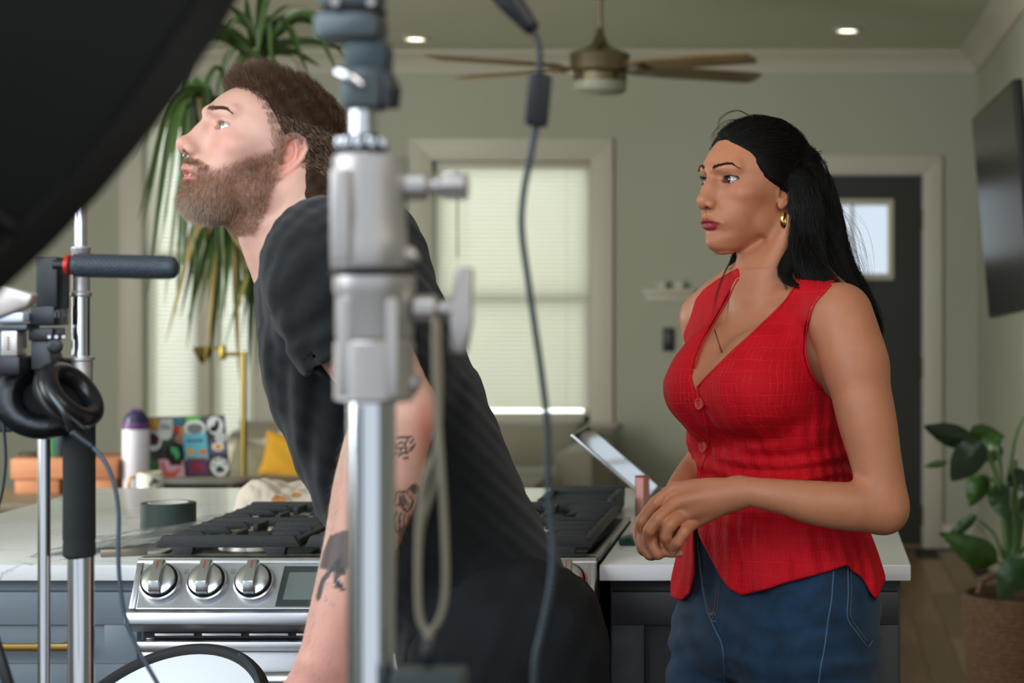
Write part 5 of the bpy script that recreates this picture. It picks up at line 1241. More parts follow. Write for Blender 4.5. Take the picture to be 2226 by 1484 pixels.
# ------------------------------------------------------------------ head
def head_frame(o, psi, pitch, roll, sc):
    """x forward, y to the person's left, z up; faces -X of the world, turned psi degrees towards the camera"""
    a = math.radians(psi); Fv = Vector((-math.cos(a), -math.sin(a), 0)); Lv = Vector((math.sin(a), -math.cos(a), 0)); Uv = Vector((0, 0, 1))
    R = Matrix((Fv, Lv, Uv)).transposed()
    Rl = Matrix.Rotation(math.radians(-pitch), 3, 'Y') @ Matrix.Rotation(math.radians(roll), 3, 'X')
    M_ = R @ Rl
    return Frame(o, M_.col[0], M_.col[1], M_.col[2], sc)
def head_field(Fd, fr, male=False, mouth=0.0):
    mm = .001; g = fr
    def E_(c, r, k=.008, mode='u', rot=None, pad=None): put(Fd, g, f_ell(g, np.array(c)*mm, np.array(r)*mm, rot), k, mode, pad)
    def C_(a, b, ra, rb, k=.006, mode='u', sy=None): put(Fd, g, f_cone(g, np.array(a)*mm, np.array(b)*mm, ra*mm, rb*mm, sy), k, mode)
    # skull
    E_((-8, 0, 36) if not male else (-6, 0, 31), (91, 73, 82) if not male else (89, 74, 77), .01)
    # face loft; rows z, cu(y), cv(x), ru(y), rv_front, rv_back
    jw = 1.06 if male else 1.0
    rows = [(-97, 0, 62, 12*jw, 10, 12), (-92, 0, 58, 22*jw, 24, 22), (-84, 0, 50, 30*jw, 38, 34), (-74, 0, 40, 39*jw, 50, 38), (-62, 0, 28, 45*jw, 60, 38), (-48, 0, 15, 50*jw, 75, 34),
            (-30, 0, 5, 56, 87, 40), (-12, 0, 0, 63, 89, 50), (5, 0, 0, 68, 89, 60), (20, 0, 0, 71, 88, 70), (36, 0, -2, 72, 92, 75), (50, 0, -4, 70, 90, 75), (62, 0, -5, 66, 83, 75), (74, 0, -7, 58, 70, 70), (84, 0, -9, 46, 55, 60)]
    gl = Frame(g.o, g.R[1], g.R[0], g.R[2], g.s)
    put(Fd, gl, f_loft(gl, [tuple(v*mm for v in r) for r in rows], 2.0), .012)
    # chin, jaw corner, cheeks
    E_((76, 0, -82), (16, 17 if male else 14, 13), .014)
    for s in (1, -1):
        E_((50, s*42, -4), (24, 20, 15), .02)
        E_((50, s*31, -38), (26, 18, 22), .022)
        E_((12, s*50*jw, -52), (18, 9, 16), .02)
        C_((88, s*9, 34), (70, s*44, 38), 7 if male else 5, 5, .014)          # brow ridge
        E_((93, s*27, 17), (13, 15, 9), .012, 's')                              # orbit
        E_((97, s*15, 18), (12, 8, 10), .010, 's')
        E_((67.5, s*31, 17), (14.0, 14.5, 13.6), .004)                           # lids over the eyeball
        C_((79, s*17.5, 15), (73, s*27, 9), 3.5, 3, .008)                        # under-eye
    # nose
    nt = 2.5 if male else 0; nz = -3 if male else -5; mz = -5 if male else -7.5
    C_((84, 0, 24), (92+nt*.4, 0, 8), 5.5, 6, .012); C_((90, 0, 10), (105+nt, 0, -11+nz*.6), 6.0, 7.2, .010)
    E_((106+nt, 0, -13+nz*.6), (9.5, 9.2, 8.6), .006)
    C_((84, 0, 4), (93, 0, -14+nz), 10, 11.5, .014)
    for s in (1, -1): E_((96+nt, s*11.5, -18+nz), (9.5, 6.0, 6.4), .005)
    C_((107+nt, 0, -18+nz), (95, 0, -24+nz), 4.4, 4, .005)
    for s in (1, -1): E_((99.5+nt, s*7.0, -22.6+nz), (6.4, 3.7, 4.4), .0022, 's', rotm('Z', s*-14)); E_((91.5, s*19.0, -16+nz), (5, 2.4, 8.5), .003, 's')
    # mouth: follow the surface built so far
    E_((79, 0, -40+mz), (16.5, 27, 17), .014)
    C_((99, 0, -27+nz), (98, 0, -34+mz), 2.0, 2.4, .005, 's')
    mo = mouth
    def sx(y, z):
        Pw = march(g, Fd, np.array([y*mm]), np.array([z*mm]))[0]; return float(g.loc(Pw[0], Pw[1], Pw[2])[0])/mm
    upp = [(25.5, -45.0, -1.6), (18, -42.8, -.9), (9, -40.2, .4), (3.6, -38.4, 1.0), (0, -39.2, .2)]
    loww = [(24, -46.0-mo*.4, -1.6), (16.5, -49.2-mo*.9, -.8), (8, -51.2-mo, .6), (0, -51.9-mo, .9)]
    up = [(sx(y, z+mz)+o, y, z+mz) for y, z, o in upp]; lowl = [(sx(y, z+mz)+o-1.5, y, z+mz) for y, z, o in loww]
    for s in (1, -1):
        for a, b, r0, r1 in zip(up[:-1], up[1:], (1.8, 3.0, 3.8, 3.9), (3.0, 3.8, 3.9, 3.6)): C_((a[0], s*a[1], a[2]), (b[0], s*b[1], b[2]), r0, r1, .003)
        for a, b, r0, r1 in zip(lowl[:-1], lowl[1:], (1.8, 3.8, 5.0), (3.6, 4.6, 4.9)): C_((a[0], s*a[1], a[2]), (b[0], s*b[1], b[2]), r0, r1, .003)
    ml = [(sx(y, z+mz)+.4, y, z+mz) for y, z in ((26.5, -46), (18, -45.6), (9, -45.2), (0, -45.6))]
    for s in (1, -1):
        for a, b in zip(ml[:-1], ml[1:]): C_((a[0]+1.2, s*a[1], a[2]-mo*.5), (b[0]+1.2, s*b[1], b[2]-mo*.5), .5+mo*.45, .8+mo*.5, .0022, 's')
    if mo: E_((96, 0, -45.6+mz-mo*.5), (12, 14, 2+mo*.55), .002, 's')
    E_((100, 0, -63+mz*.6), (7, 17, 4), .012, 's')                                  # mentolabial fold
    # eye openings
    for s in (1, -1):
        def almond(X, Y, Z, s=s):
            x, y, z = g.loc(X, Y, Z); x = x/mm; y = y*s/mm; z = z/mm
            t = (y-32.6)/(14.4 if not male else 13.8); tt = np.clip(t, -1, 1); zc = 17.0+1.2*tt
            up_ = zc+(6.9 if not male else 5.6)*(1-np.abs(tt)**2.2)**.8; lo_ = zc-4.7*(1-np.abs(tt)**2.4)**.9
            d = np.maximum(z-up_, lo_-z); d = np.maximum(d, (np.abs(t)-1)*15); d = np.maximum(d, 71.0-.35*np.maximum(y-31, 0)-x); return d*mm*g.s*.9
        c = np.array([74, s*30.5, 17])*mm; put(Fd, g, (almond, c-np.array([18, 17, 9])*mm, c+np.array([18, 17, 9])*mm), .0012, 's', .003/g.s)
    C_((62, 0, -80), (14, 0, -66), 13, 24, .022)
    # ears
    for s in (1, -1):
        oy = 70 if male else 68
        fe = Frame(g.w((-6*mm, s*oy*mm, 0*mm)), *[g.d(v) for v in ear_axes(s)], g.s*(1.05 if male else .92))
        def P_(pr, k, mode='u'): put(Fd, fe, pr, k, mode)
        q = lambda *v: np.array(v)*mm
        P_(f_ell(fe, q(-3, 0, 4), q(15.5, 4.2, 27)), .004)                       # plate
        P_(f_cone(fe, q(4, -4, 0), q(-4, 0, 0), 10*mm, 6*mm), .008)
        P_(f_ell(fe, q(-1, 4.8, 3), q(12.0, 5.4, 22)), .0015, 's')               # hollow
        hel = [(8, 2.2, -2), (10, 2.8, 12), (8.5, 3, 23), (1, 3.2, 29.5), (-9, 3.2, 28), (-16, 3.2, 18), (-17, 3, 6), (-14, 2.6, -8), (-8, 2, -20)]
        for a, b in zip(hel[:-1], hel[1:]): P_(f_cone(fe, q(*a), q(*b), 2.9*mm, 2.9*mm), .002)
        anti = [(0, 2, 20), (-7, 2.4, 12), (-9.5, 2.6, 2), (-7, 2.4, -9), (0, 2.2, -14)]
        for a, b in zip(anti[:-1], anti[1:]): P_(f_cone(fe, q(*a), q(*b), 2.5*mm, 2.6*mm), .003)
        P_(f_ell(fe, q(0, 1.6, -23), q(7.5, 3.6, 8.5)), .004)                    # lobe
        P_(f_ell(fe, q(9, 2.6, -3), q(4, 3, 6)), .003)                           # tragus
        P_(f_ell(fe, q(1.5, 2, -2), q(6, 5, 8)), .003, 's')                      # concha
def ear_axes(s):
    t = math.radians(24); tl = math.radians(12)
    ex = Vector((math.cos(t), s*-math.sin(t)*1, 0)); ez = Vector((-math.sin(tl), 0, math.cos(tl)))
    ex = (ex-ez*ex.dot(ez)).normalized(); ey = ez.cross(ex)*1.0
    if ey.y*s < 0: ey = -ey
    return ex, ey, ez
def eyes(fr, parent, iris, gaze=(0, 0), white=(196,190,186)):
    """two eyeballs with iris and pupil; gaze: degrees (to the person's left, up)"""
    mm = .001; fl_ = [math.radians(gaze[0]), math.radians(gaze[1])]
    for s in (1, -1):
        c = fr.w((66.6*mm, s*30.6*mm, 17.2*mm)); d = fr.d((math.cos(fl_[0])*math.cos(fl_[1]), math.sin(fl_[0]), math.sin(fl_[1]))).normalized(); R = 12.4*mm*fr.s
        a, b, d = frame_of(d); n = 48; prof = []
        th = [0, 2, 4, 6, 9, 12, 15, 18, 21, 24, 26, 28, 30, 33, 40, 50, 65, 80, 100, 130, 170]
        V = [c+d*R*1.02]; cols = [(.005,)*3]
        ic = np.array(S(iris)); wc = np.array(S(white))
        for t in th[1:]:
            tr_ = math.radians(t); rr = R*math.sin(tr_); hh = R*math.cos(tr_)+(R*.05*max(0, 1-(t/30)**2))
            for k in range(n):
                p = 2*math.pi*k/n; V.append(c+d*hh+(a*math.cos(p)+b*math.sin(p))*rr)
                if t <= 10: col = (.004, .004, .004)
                elif t <= 26: col = ic*(.75+.5*math.sin(k*2.7)**2)*(1.1 if t < 20 else .8)
                elif t <= 28: col = ic*.3
                else: col = wc*(1-.12*min(1, max(0, (t-40)/60)))*np.array((1, .97-.03*(t > 50), .95-.04*(t > 50)))
                cols.append(tuple(col))
        bm = bmesh.new(); vs = [bm.verts.new(v) for v in V]
        for k in range(n): bm.faces.new((vs[0], vs[1+k], vs[1+(k+1) % n]))
        for i in range(len(th)-2):
            for k in range(n): bm.faces.new((vs[1+i*n+k], vs[1+(i+1)*n+k], vs[1+(i+1)*n+(k+1) % n], vs[1+i*n+(k+1) % n]))
        bmesh.ops.recalc_face_normals(bm, faces=bm.faces[:]); me = bpy.data.meshes.new('eye'); bm.to_mesh(me); bm.free()
        set_attr(me, 'col', np.array(cols)); link('eye', me, mat('eyeball', attr='col', rough=.08, coat=1, spec=.6), parent, True)
def lashes(fr, parent, m, ln, male, r=.00016, seed=1):
    mm = .001; rs = np.random.RandomState(seed); ro = []; di = []; le = []
    for s in (1, -1):
        for up in (1, 0):
            n = 60 if up else 34
            for i in range(n):
                t = rs.uniform(-.9, .98); y = 32.6+t*(14.4 if not male else 13.8); zc = 17+1.2*t
                z = zc+((6.9 if not male else 5.6)*(1-abs(t)**2.2)**.8 if up else -4.7*(1-abs(t)**2.4)**.9)
                dy = y-30.6; dz = z-17.2; x = 66.6+math.sqrt(max(1, 13.7**2-dy*dy-dz*dz))
                ro.append(fr.w((x*mm, s*y*mm, z*mm))); v = np.array([1.0, (t*.75), .25 if up else -.45])
                dd0 = fr.d((v[0], s*v[1], v[2]-.35*up)); dd1 = fr.d((v[0]*.7, s*v[1], v[2]+.7*up)); di.append([dd0, dd0.lerp(dd1, .5), dd1]); le.append((ln if up else ln*.55)*rs.uniform(.7, 1.1)*(.75+.4*max(t, 0)))
    o = fibres('eyelashes', np.array([list(v) for v in ro]), np.array([[list(q) for q in v] for v in di]), np.array(le)*mm, r, m, parent, 3)
    return o
def brow(fr, Fd, parent, m, male, pts, w, n, ln, seed=3, r=.00018):
    """eyebrow hairs: pts in mm (y, z) along the brow on the left side"""
    mm = .001; rs = np.random.RandomState(seed); ro = []; di = []
    for s in (1, -1):
        for i in range(n):
            t = rs.uniform(0, 1); k = t*(len(pts)-1); j = min(int(k), len(pts)-2); f = k-j
            y = pts[j][0]*(1-f)+pts[j+1][0]*f; z = pts[j][1]*(1-f)+pts[j+1][1]*f
            ww = w*(np.interp(t, [0, .15, .6, 1], [.75, 1, .8, .2])); off = rs.uniform(-1, 1); z += off*ww
            ro.append((y*s, z)); hd = Vector((-.05, (.35+.75*t)*s, .75*(1-t)**1.5-.45*t-off*.3)); di.append(fr.d(hd.normalized()))
    A = np.array(ro); Pn = march(fr, Fd, A[:, 0]*mm, A[:, 1]*mm)
    return fibres('eyebrows', Pn, np.array([list(v) for v in di]), rs.uniform(.7, 1.1, len(Pn))*ln*mm, r, m, parent, 3)
def march(fr, Fd, y, z, x0=.125):
    """walk from in front of the face back to the skin"""
    x = np.full(len(y), x0); W0 = np.array([list(fr.w((0, 0, 0)))])[0]; Rr = fr.R*fr.s
    for _ in range(60):
        Q = W0+x[:, None]*Rr[0]+y[:, None]*Rr[1]+z[:, None]*Rr[2]; d = Fd.ev(Q[:, 0], Q[:, 1], Q[:, 2]); d = np.minimum(d, .02)
        x = x-np.maximum(d, 0)*.8/fr.s
        if d.max() < .0002: break
    Q = W0+x[:, None]*Rr[0]+y[:, None]*Rr[1]+z[:, None]*Rr[2]; return Q
# ------------------------------------------------------------------ the woman in the red vest
WD = 3.08
def wp(px, py, dy=0.0): return P(px, py, WD+dy)
def wr(r, dy=0.0): return r*(WD+dy)/F
woman = thing('person', (wp(1680, 640).x, WD, 0), 'person with long black hair, red sleeveless vest and blue jeans, hands clasped', 'person')
th_ = math.radians(46); Fv = Vector((-math.sin(th_), -math.cos(th_), 0)); Lv = Vector((math.cos(th_), -math.sin(th_), 0))
wb_ = Frame((0, WD, 0), Lv, Fv, (0, 0, 1))                       # body frame: u = her left, v = front
def wrow(py, cpx, w, df, db, cu=0, cv=0):
    """torso row: axis centre at cpx"""
    X = (cpx-VX)*WD/F; z = CZ-(py-VY)*WD/F
    u = X*Lv.x; v = X*Fv.x                                       # world x split over the frame, y = 0
    return (z, u+cu, v+cv, w, df, db)
wf = Field()
torso_rows = [wrow(1345, 1684, .168, .112, .122), wrow(1300, 1686, .172, .115, .125), wrow(1200, 1690, .158, .112, .112), wrow(1100, 1682, .135, .102, .10),
              wrow(1030, 1674, .124, .097, .098), wrow(960, 1668, .128, .098, .10), wrow(880, 1664, .138, .103, .102), wrow(800, 1668, .146, .100, .10), wrow(730, 1678, .150, .088, .095), wrow(670, 1688, .142, .068, .08), wrow(630, 1694, .110, .055, .065), wrow(600, 1697, .07, .045, .05)]
torso_prim = f_loft(wb_, torso_rows, 2.15)
def torso_common(Fd, off=0.0):
    def wrap(p):
        fn, lo, hi = p
        return ((lambda X, Y, Z: fn(X, Y, Z)-off), lo-off, hi+off)
    put(Fd, wb_, wrap(torso_prim), 0.0)
    for (px, py, dy, rr) in ((1538, 838, -.062, .052), (1640, 842, -.125, .054)):            # bust
        c = wp(px, py, dy); c2 = wp(px+14, py-70, dy+.012)
        put(Fd, WORLD, wrap(f_ell(WORLD, list(c), (rr*1.02, rr, rr*1.0))), .05)
        put(Fd, WORLD, wrap(f_cone(WORLD, list(c), list(c2), rr*.8, rr*.5)), .05)
    # trapezius and shoulder straps region
    for (a, b, ra, rb) in (((1704, 575, .02), (1815, 672, -.10), .038, .040), ((1668, 590, .0), (1560, 660, .095), .040, .038)):
        put(Fd, WORLD, wrap(f_cone(WORLD, list(wp(*a)), list(wp(*b)), ra, rb)), .035)
# neck
def neck_common(Fd, off):
    def wrap(p): fn, lo, hi = p; return ((lambda X, Y, Z: fn(X, Y, Z)-off), lo-off, hi+off)
    def pc(a, b, ra, rb, k): put(Fd, WORLD, wrap(f_cone(WORLD, list(wp(*a)), list(wp(*b)), ra, rb)), k)
    pc((1706, 470, .02), (1684, 625, .0), .0445, .048, .02); pc((1668, 600, -.02), (1655, 690, -.035), .030, .03, .04)
    for a, b in (((1640, 660, -.045), (1760, 640, -.115)), ((1612, 662, -.02), (1560, 655, .06))): pc(a, b, .011, .012, .022)
    pc((1826, 686, -.145), (1860, 790, -.165), wr(66, -.145), wr(68, -.165), .02)
    pc((1530, 690, .12), (1545, 800, .14), wr(46, .12), wr(42, .12), .02)
torso_common(wf); neck_common(wf, 0)
for a, b in (((1722, 480, -.045), (1640, 648, -.058)), ((1640, 520, .0), (1612, 648, -.035))):      # neck tendons
    put(wf, WORLD, f_cone(WORLD, list(wp(*a)), list(wp(*b)), .011, .007), .03)
# near (left) arm
arm = [((1826, 686, -.145), 64), ((1858, 790, -.165), 66), ((1882, 900, -.18), 65), ((1906, 1010, -.19), 56), ((1919, 1085, -.195), 54), ((1922, 1106, -.198), 52)]
def chain(Fd, pts, k, sq=None):
    put(Fd, WORLD, f_path(WORLD, [list(wp(*a)) for a, r in pts], [wr(r, a[2]) for a, r in pts], 4, sq), k)
chain(wf, arm, .02)
chain(wf, [((1918, 1104, -.20), 50), ((1860, 1102, -.215), 53), ((1780, 1094, -.225), 49), ((1700, 1079, -.228), 38), ((1640, 1070, -.225), 33), ((1606, 1066, -.222), 32)], .018, ((0, 1, 0), .9))
# far (right) arm
chain(wf, [((1530, 690, .12), 46), ((1545, 830, .14), 42), ((1556, 960, .145), 34)], .02)
chain(wf, [((1556, 960, .145), 33), ((1512, 1012, .05), 31), ((1480, 1052, -.05), 27), ((1448, 1106, -.14), 23)], .018)
# left hand (over), back of the hand to the camera
def hand(Fd, wrist, knuck, fingers, rk, palm_r, flat=.55, kk=.006, dn=(0, 1, 0)):
    for kp, rr in zip(knuck, rk):
        put(Fd, WORLD, f_cone(WORLD, list(wp(*wrist)), list(wp(*kp)), wr(palm_r, wrist[2]), wr(rr*1.15, kp[2]), (dn, .8)), .012)
    for fg in fingers:
        for (a, ra), (b, rb) in zip(fg[:-1], fg[1:]):
            put(Fd, WORLD, f_cone(WORLD, list(wp(*a)), list(wp(*b)), wr(ra, a[2]), wr(rb, b[2])), .0022)
LK = [(1466, 1062, -.212), (1466, 1094, -.226), (1487, 1118, -.222), (1508, 1134, -.212)]
for i in range(4):                     # metacarpal part of the hand
    w0 = (1604, 1062+i*7, -.226+.004*abs(i-1.5)); mid_ = tuple((w0[j]+LK[i][j])/2+(0, -3, -.004)[j] for j in range(3))
    put(wf, WORLD, f_path(WORLD, [list(wp(*q)) for q in (w0, mid_, LK[i])], [wr(24, -.22), wr(21, -.22), wr(15.5, -.22)], 4), .009)
LF = [[((1466, 1062, -.212), 15), ((1426, 1092, -.222), 14), ((1396, 1132, -.218), 13.2), ((1397, 1157, -.214), 11)],
      [((1466, 1094, -.226), 15), ((1432, 1126, -.242), 14.5), ((1412, 1152, -.240), 13.5), ((1409, 1176, -.232), 11.5)],
      [((1487, 1118, -.222), 14.5), ((1458, 1140, -.244), 14), ((1447, 1166, -.242), 13), ((1456, 1188, -.232), 11)],
      [((1508, 1134, -.212), 14), ((1488, 1156, -.236), 12.5), ((1474, 1178, -.236), 12), ((1468, 1192, -.230), 10)]]
RF = [[((1432, 1108, -.165), 15), ((1398, 1128, -.175), 14), ((1384, 1158, -.182), 12.5), ((1400, 1184, -.188), 11)],
      [((1425, 1122, -.175), 15), ((1391, 1150, -.192), 14), ((1398, 1192, -.205), 13), ((1420, 1206, -.19), 11.5)],
      [((1432, 1140, -.18), 15), ((1400, 1168, -.212), 14), ((1413, 1204, -.222), 13), ((1436, 1200, -.20), 11.5)],
      [((1440, 1158, -.19), 14), ((1418, 1176, -.226), 13), ((1430, 1204, -.228), 12), ((1450, 1192, -.205), 11)]]
thumbR = [((1450, 1130, -.17), 17), ((1436, 1168, -.205), 15), ((1452, 1196, -.222), 13.5), ((1478, 1202, -.222), 9.5)]
hands = LF+RF+[thumbR]
put(wf, WORLD, f_cone(WORLD, list(wp(1452, 1108, -.15)), list(wp(1425, 1150, -.18)), wr(26), wr(24)), .012)
put(wf, WORLD, f_cone(WORLD, list(wp(1500, 1100, -.19)), list(wp(1462, 1158, -.196)), wr(20), wr(17)), .008)
put(wf, WORLD, f_cone(WORLD, list(wp(1450, 1108, -.15)), list(wp(1440, 1165, -.185)), wr(24), wr(20)), .012)
for fg in hands:
    put(wf, WORLD, f_path(WORLD, [list(wp(*a)) for a, r in fg], [wr(r, -.2)*(1.02, 1.0, .98, .9)[j] for j, (a, r) in enumerate(fg)], 5), .0042)
    for a, ra in fg[1:-1]:               # knuckle fullness
        put(wf, WORLD, f_ell(WORLD, [*(wp(a[0], a[1], a[2]-.002))], (wr(ra, a[2])*.93,)*3), .004)
# head
WH = head_frame(wp(1640, 420, .005), 40, 0.5, 0, .93)
head_field(wf, WH, False, 0.0)
lo = wp(1360, 1310, -.30); hi = wp(2000, 240, .30)
XS = (wp(1500, 0).x, wp(1765, 0).x); HZ = (wp(0, 575).z, wp(0, 245).z); HHX = (wp(1365, 0).x, wp(1620, 0).x); HHZ = (wp(0, 1235).z, wp(0, 1020).z)
V, Q = build(wf, (lo.x-.02, WD-.30, lo.z-.32), (hi.x+.01, WD+.22, hi.z+.02), .0045,
             [(XS[0], XS[1], .0017), (HHX[0], HHX[1], .002)], [(WD-.26, WD-.13, .0021), (WD-.13, WD+.11, .0017)], [(HZ[0], HZ[1], .0017), (HHZ[0], HHZ[1], .002)], proj=2)
V, Q = keep_largest(V, Q)
me = np_mesh('body', V, Q)
# skin colour: lips, cheeks, lids, nails
x, y, z = V.T; hx, hy, hz = [t*1000 for t in WH.loc(x, y, z)]; hd_ = (np.abs(hy) < 80) & (np.abs(hx) < 130) & (hz > -110) & (hz < 130)
skin = np.array(S((190, 124, 90))); cols = np.tile(skin, (len(V), 1))
def blend(mask, col, a=1.0):
    global cols
    mm_ = (np.clip(mask, 0, 1)*a)[:, None]; cols = cols*(1-mm_)+np.array(S(col))*mm_
rs = np.random.RandomState(0)
ay = np.abs(hy)
blend(np.exp(-(((hx-70)/26)**2+((ay-44)/16)**2+((hz+8)/16)**2))*hd_, (190, 112, 92), .35)
blend(np.exp(-(((ay-30)/17)**2+((hz-17)/10)**2))*(hx > 50)*hd_, (140, 88, 68), .55)
blend(np.exp(-(((ay-27)/14)**2+((hz-6)/5)**2))*(hx > 50)*hd_, (150, 96, 76), .35)
def lip_mask(mz=-7.5, mo=0, soft=1.2, rU=5.2, rL=6.4):
    out = np.zeros(len(V))
    sel = hd_ & (hx > 60) & (hz < -30) & (hz > -72-mo*2)

    yy = ay[sel]; zz = hz[sel]
    topz = np.interp(yy, [0, 3.4, 9, 17, 26], [-37.2, -35.4, -37.4, -40.4, -45.2])+mz; botz = np.interp(yy, [0, 8, 16, 25], [-57.8-mo*1.3, -56.8-mo*1.3, -53.2-mo, -46.2])+mz
    dd = np.minimum(topz-zz, zz-botz); dd = np.minimum(dd, (26-yy)*.8); out[sel] = np.clip(dd/soft+.5, 0, 1); return out
blend(lip_mask(), (152, 42, 48), .95)
# eyeliner around the lid opening, painted shade in lid crease and nostrils
t_ = (ay-32.6)/14.4; tt = np.clip(t_, -1, 1); zc_ = 17+1.2*tt; upz = zc_+6.9*(1-np.abs(tt)**2.2)**.8; loz = zc_-4.7*(1-np.abs(tt)**2.4)**.9
cr2 = np.abs(hz-(upz+3.6-1.2*np.abs(tt))); blend(np.clip(1-cr2/1.1, 0, 1)*(np.abs(t_) < .95)*(hx > 60)*hd_, (104, 60, 46), .6)  # shade of the lid crease put into the skin colour
dl = np.abs(hz-upz); blend(np.clip(1.2-dl/1.1, 0, 1)*(t_ < 1.12)*(t_ > -.75)*(hx > 60)*hd_, (34, 20, 16), .85)
dl = np.abs(hz-loz); blend(np.clip(1.0-dl/1.0, 0, 1)*(np.abs(t_) < 1.05)*(hx > 60)*hd_, (70, 40, 32), .5)
blend(np.clip(1.3-np.sqrt(((hx-99.5)/7)**2+((ay-7)/4.5)**2+((hz+28)/5)**2), 0, 1)*hd_, (70, 34, 28), .8)  # shade inside the nostrils painted into the skin
# fingertips
for fg in hands:
    a = np.array(wp(*fg[-1][0])); dd = np.sqrt(((V-a)**2).sum(1)); blend(np.clip(1-(dd-.004)/.006, 0, 1), (186, 112, 92), .4)
set_attr(me, 'col', cols)
m_skin_w = mat('skin_tan', attr='col', rough=.46, spec=.42, sss=.12, noise=.05, nscale=45, bump=.12, bscale=700)
body = link('body', me, m_skin_w, woman)
# nails
m_nail = mat('nail', (186, 146, 132), .2, coat=.4)
for fg, (nx_, ny_, nz_) in zip(hands, [(-.3, -1, 0)]*4+[(-.6, -.7, -.2)]*4+[(.0, -.8, -.5)]):
    if fg in RF: continue
    a = wp(*fg[-1][0]); b = wp(*fg[-2][0]); d = (a-b).normalized(); n_ = Vector((nx_, ny_, nz_)); n_ = (n_-d*n_.dot(d)).normalized(); sd = d.cross(n_)
    c = a+d*(.0045 if fg is not thumbR else -.001)+n_*(wr(fg[-1][1], -.2)*.80); bm = bmesh.new(); g_ = []
    for i in range(7):
        row = []
        for j in range(-3, 4):
            s_ = i/6; w_ = .0042*(1-.25*abs(s_-.4)-.5*max(0, s_-.7)); q_ = j/3
            row.append(bm.verts.new(c+d*(s_*.0115-.0065)+sd*w_*q_-n_*(.0022*q_*q_+.0012*s_*s_)))
        g_.append(row)
    for i in range(6):
        for j in range(6): bm.faces.new((g_[i][j], g_[i][j+1], g_[i+1][j+1], g_[i+1][j]))
    bmesh.ops.recalc_face_normals(bm, faces=bm.faces[:]); bmesh.ops.solidify(bm, geom=bm.faces[:], thickness=.0006)
    bm_obj('nail', bm, m_nail, woman, True)
m_hair = mat('black_hair', (17, 13, 12), .42, spec=.35)
m_hairb = mat('black_hair_mass', (13, 10, 9), .7, spec=.15)
m_brow = mat('brow_hair', (50, 36, 30), .5)
eyes(WH, woman, (62, 38, 26), (-2, 5), (178, 172, 168))
lashes(WH, woman, m_brow, 8.5, False)
brow(WH, wf, woman, m_brow, False, [(10, 35), (20, 39.5), (31, 43.5), (41, 43), (51, 36)], 3.0, 520, 6.0, r=.00014)
# ---- hair: smooth mass plus strands
hf = Field(); mm = .001
def HE(c, r, k=.02, rot=None): put(hf, WH, f_ell(WH, np.array(c)*mm, np.array(r)*mm, rot), k)
HE((-10, 0, 40), (95, 78, 85))
for s_ in (1, -1): HE((14, s_*60, 24), (32, 16, 28), .02)
# cut the face free: everything in front of a slanted hairline
def faceplane(X, Y, Z):
    x, y, z = WH.loc(X, Y, Z); x = x/mm; y = np.abs(y)/mm; z = z/mm
    zz = [-100, -40, -10, 0, 8, 15, 24, 38, 52, 66, 80, 92, 104, 116, 130]; lim = [-26, -27, -26, -10, 9, 24, 35, 45, 53, 57, 55, 54, 56, 50, 40]
    xl_ = np.interp(z, zz, lim)
    front = np.interp(z, [60, 80, 96, 112], [96, 86, 70, 50]); xl_ = xl_+np.clip((z-58)/20, 0, 1)*(1-np.clip(y/62, 0, 1)**2)*13
    return (x-xl_)*mm*.75
hf.add(faceplane, *[np.array(v) for v in ((-9, -9, -9), (9, 9, 9))], .010, 'i')
def W3(px, py, dy): return wp(px, py, dy)
locks = [  # behind the near shoulder, from the crown down
    [((1748, 352, .0), 30), ((1764, 410, .0), 40), ((1772, 500, .01), 46), ((1788, 590, -.02), 44), ((1842, 665, -.03), 30), ((1890, 730, -.02), 14)],
    [((1738, 385, -.035), 20), ((1752, 450, -.045), 26), ((1752, 530, -.055), 28), ((1766, 590, -.092), 24), ((1815, 640, -.112), 16), ((1870, 690, -.09), 9)],
    [((1774, 372, .03), 18), ((1796, 470, .04), 28), ((1818, 570, .04), 28), ((1862, 650, .03), 24), ((1900, 720, .02), 12)],
    [((1700, 370, .07), 30), ((1690, 450, .09), 34), ((1690, 560, .10), 30), ((1720, 650, .12), 26), ((1750, 740, .13), 16)],
    [((1650, 480, .11), 16), ((1612, 560, .085), 13), ((1600, 600, .08), 7)]]
for lk in locks:
    pts = cr([wp(*a) for a, r in lk], 5); rr = np.interp(np.linspace(0, 1, len(pts)), np.linspace(0, 1, len(lk)), [wr(r) for a, r in lk])
    for i in range(len(pts)-1): put(hf, WORLD, f_cone(WORLD, list(pts[i]), list(pts[i+1]), rr[i], rr[i+1], ((0, 1, 0), .9)), .012)
Vh, Qh = build(hf, (wp(1530, 0).x, WD-.14, wp(0, 770).z), (wp(1930, 0).x, WD+.20, wp(0, 235).z), .003, proj=1)
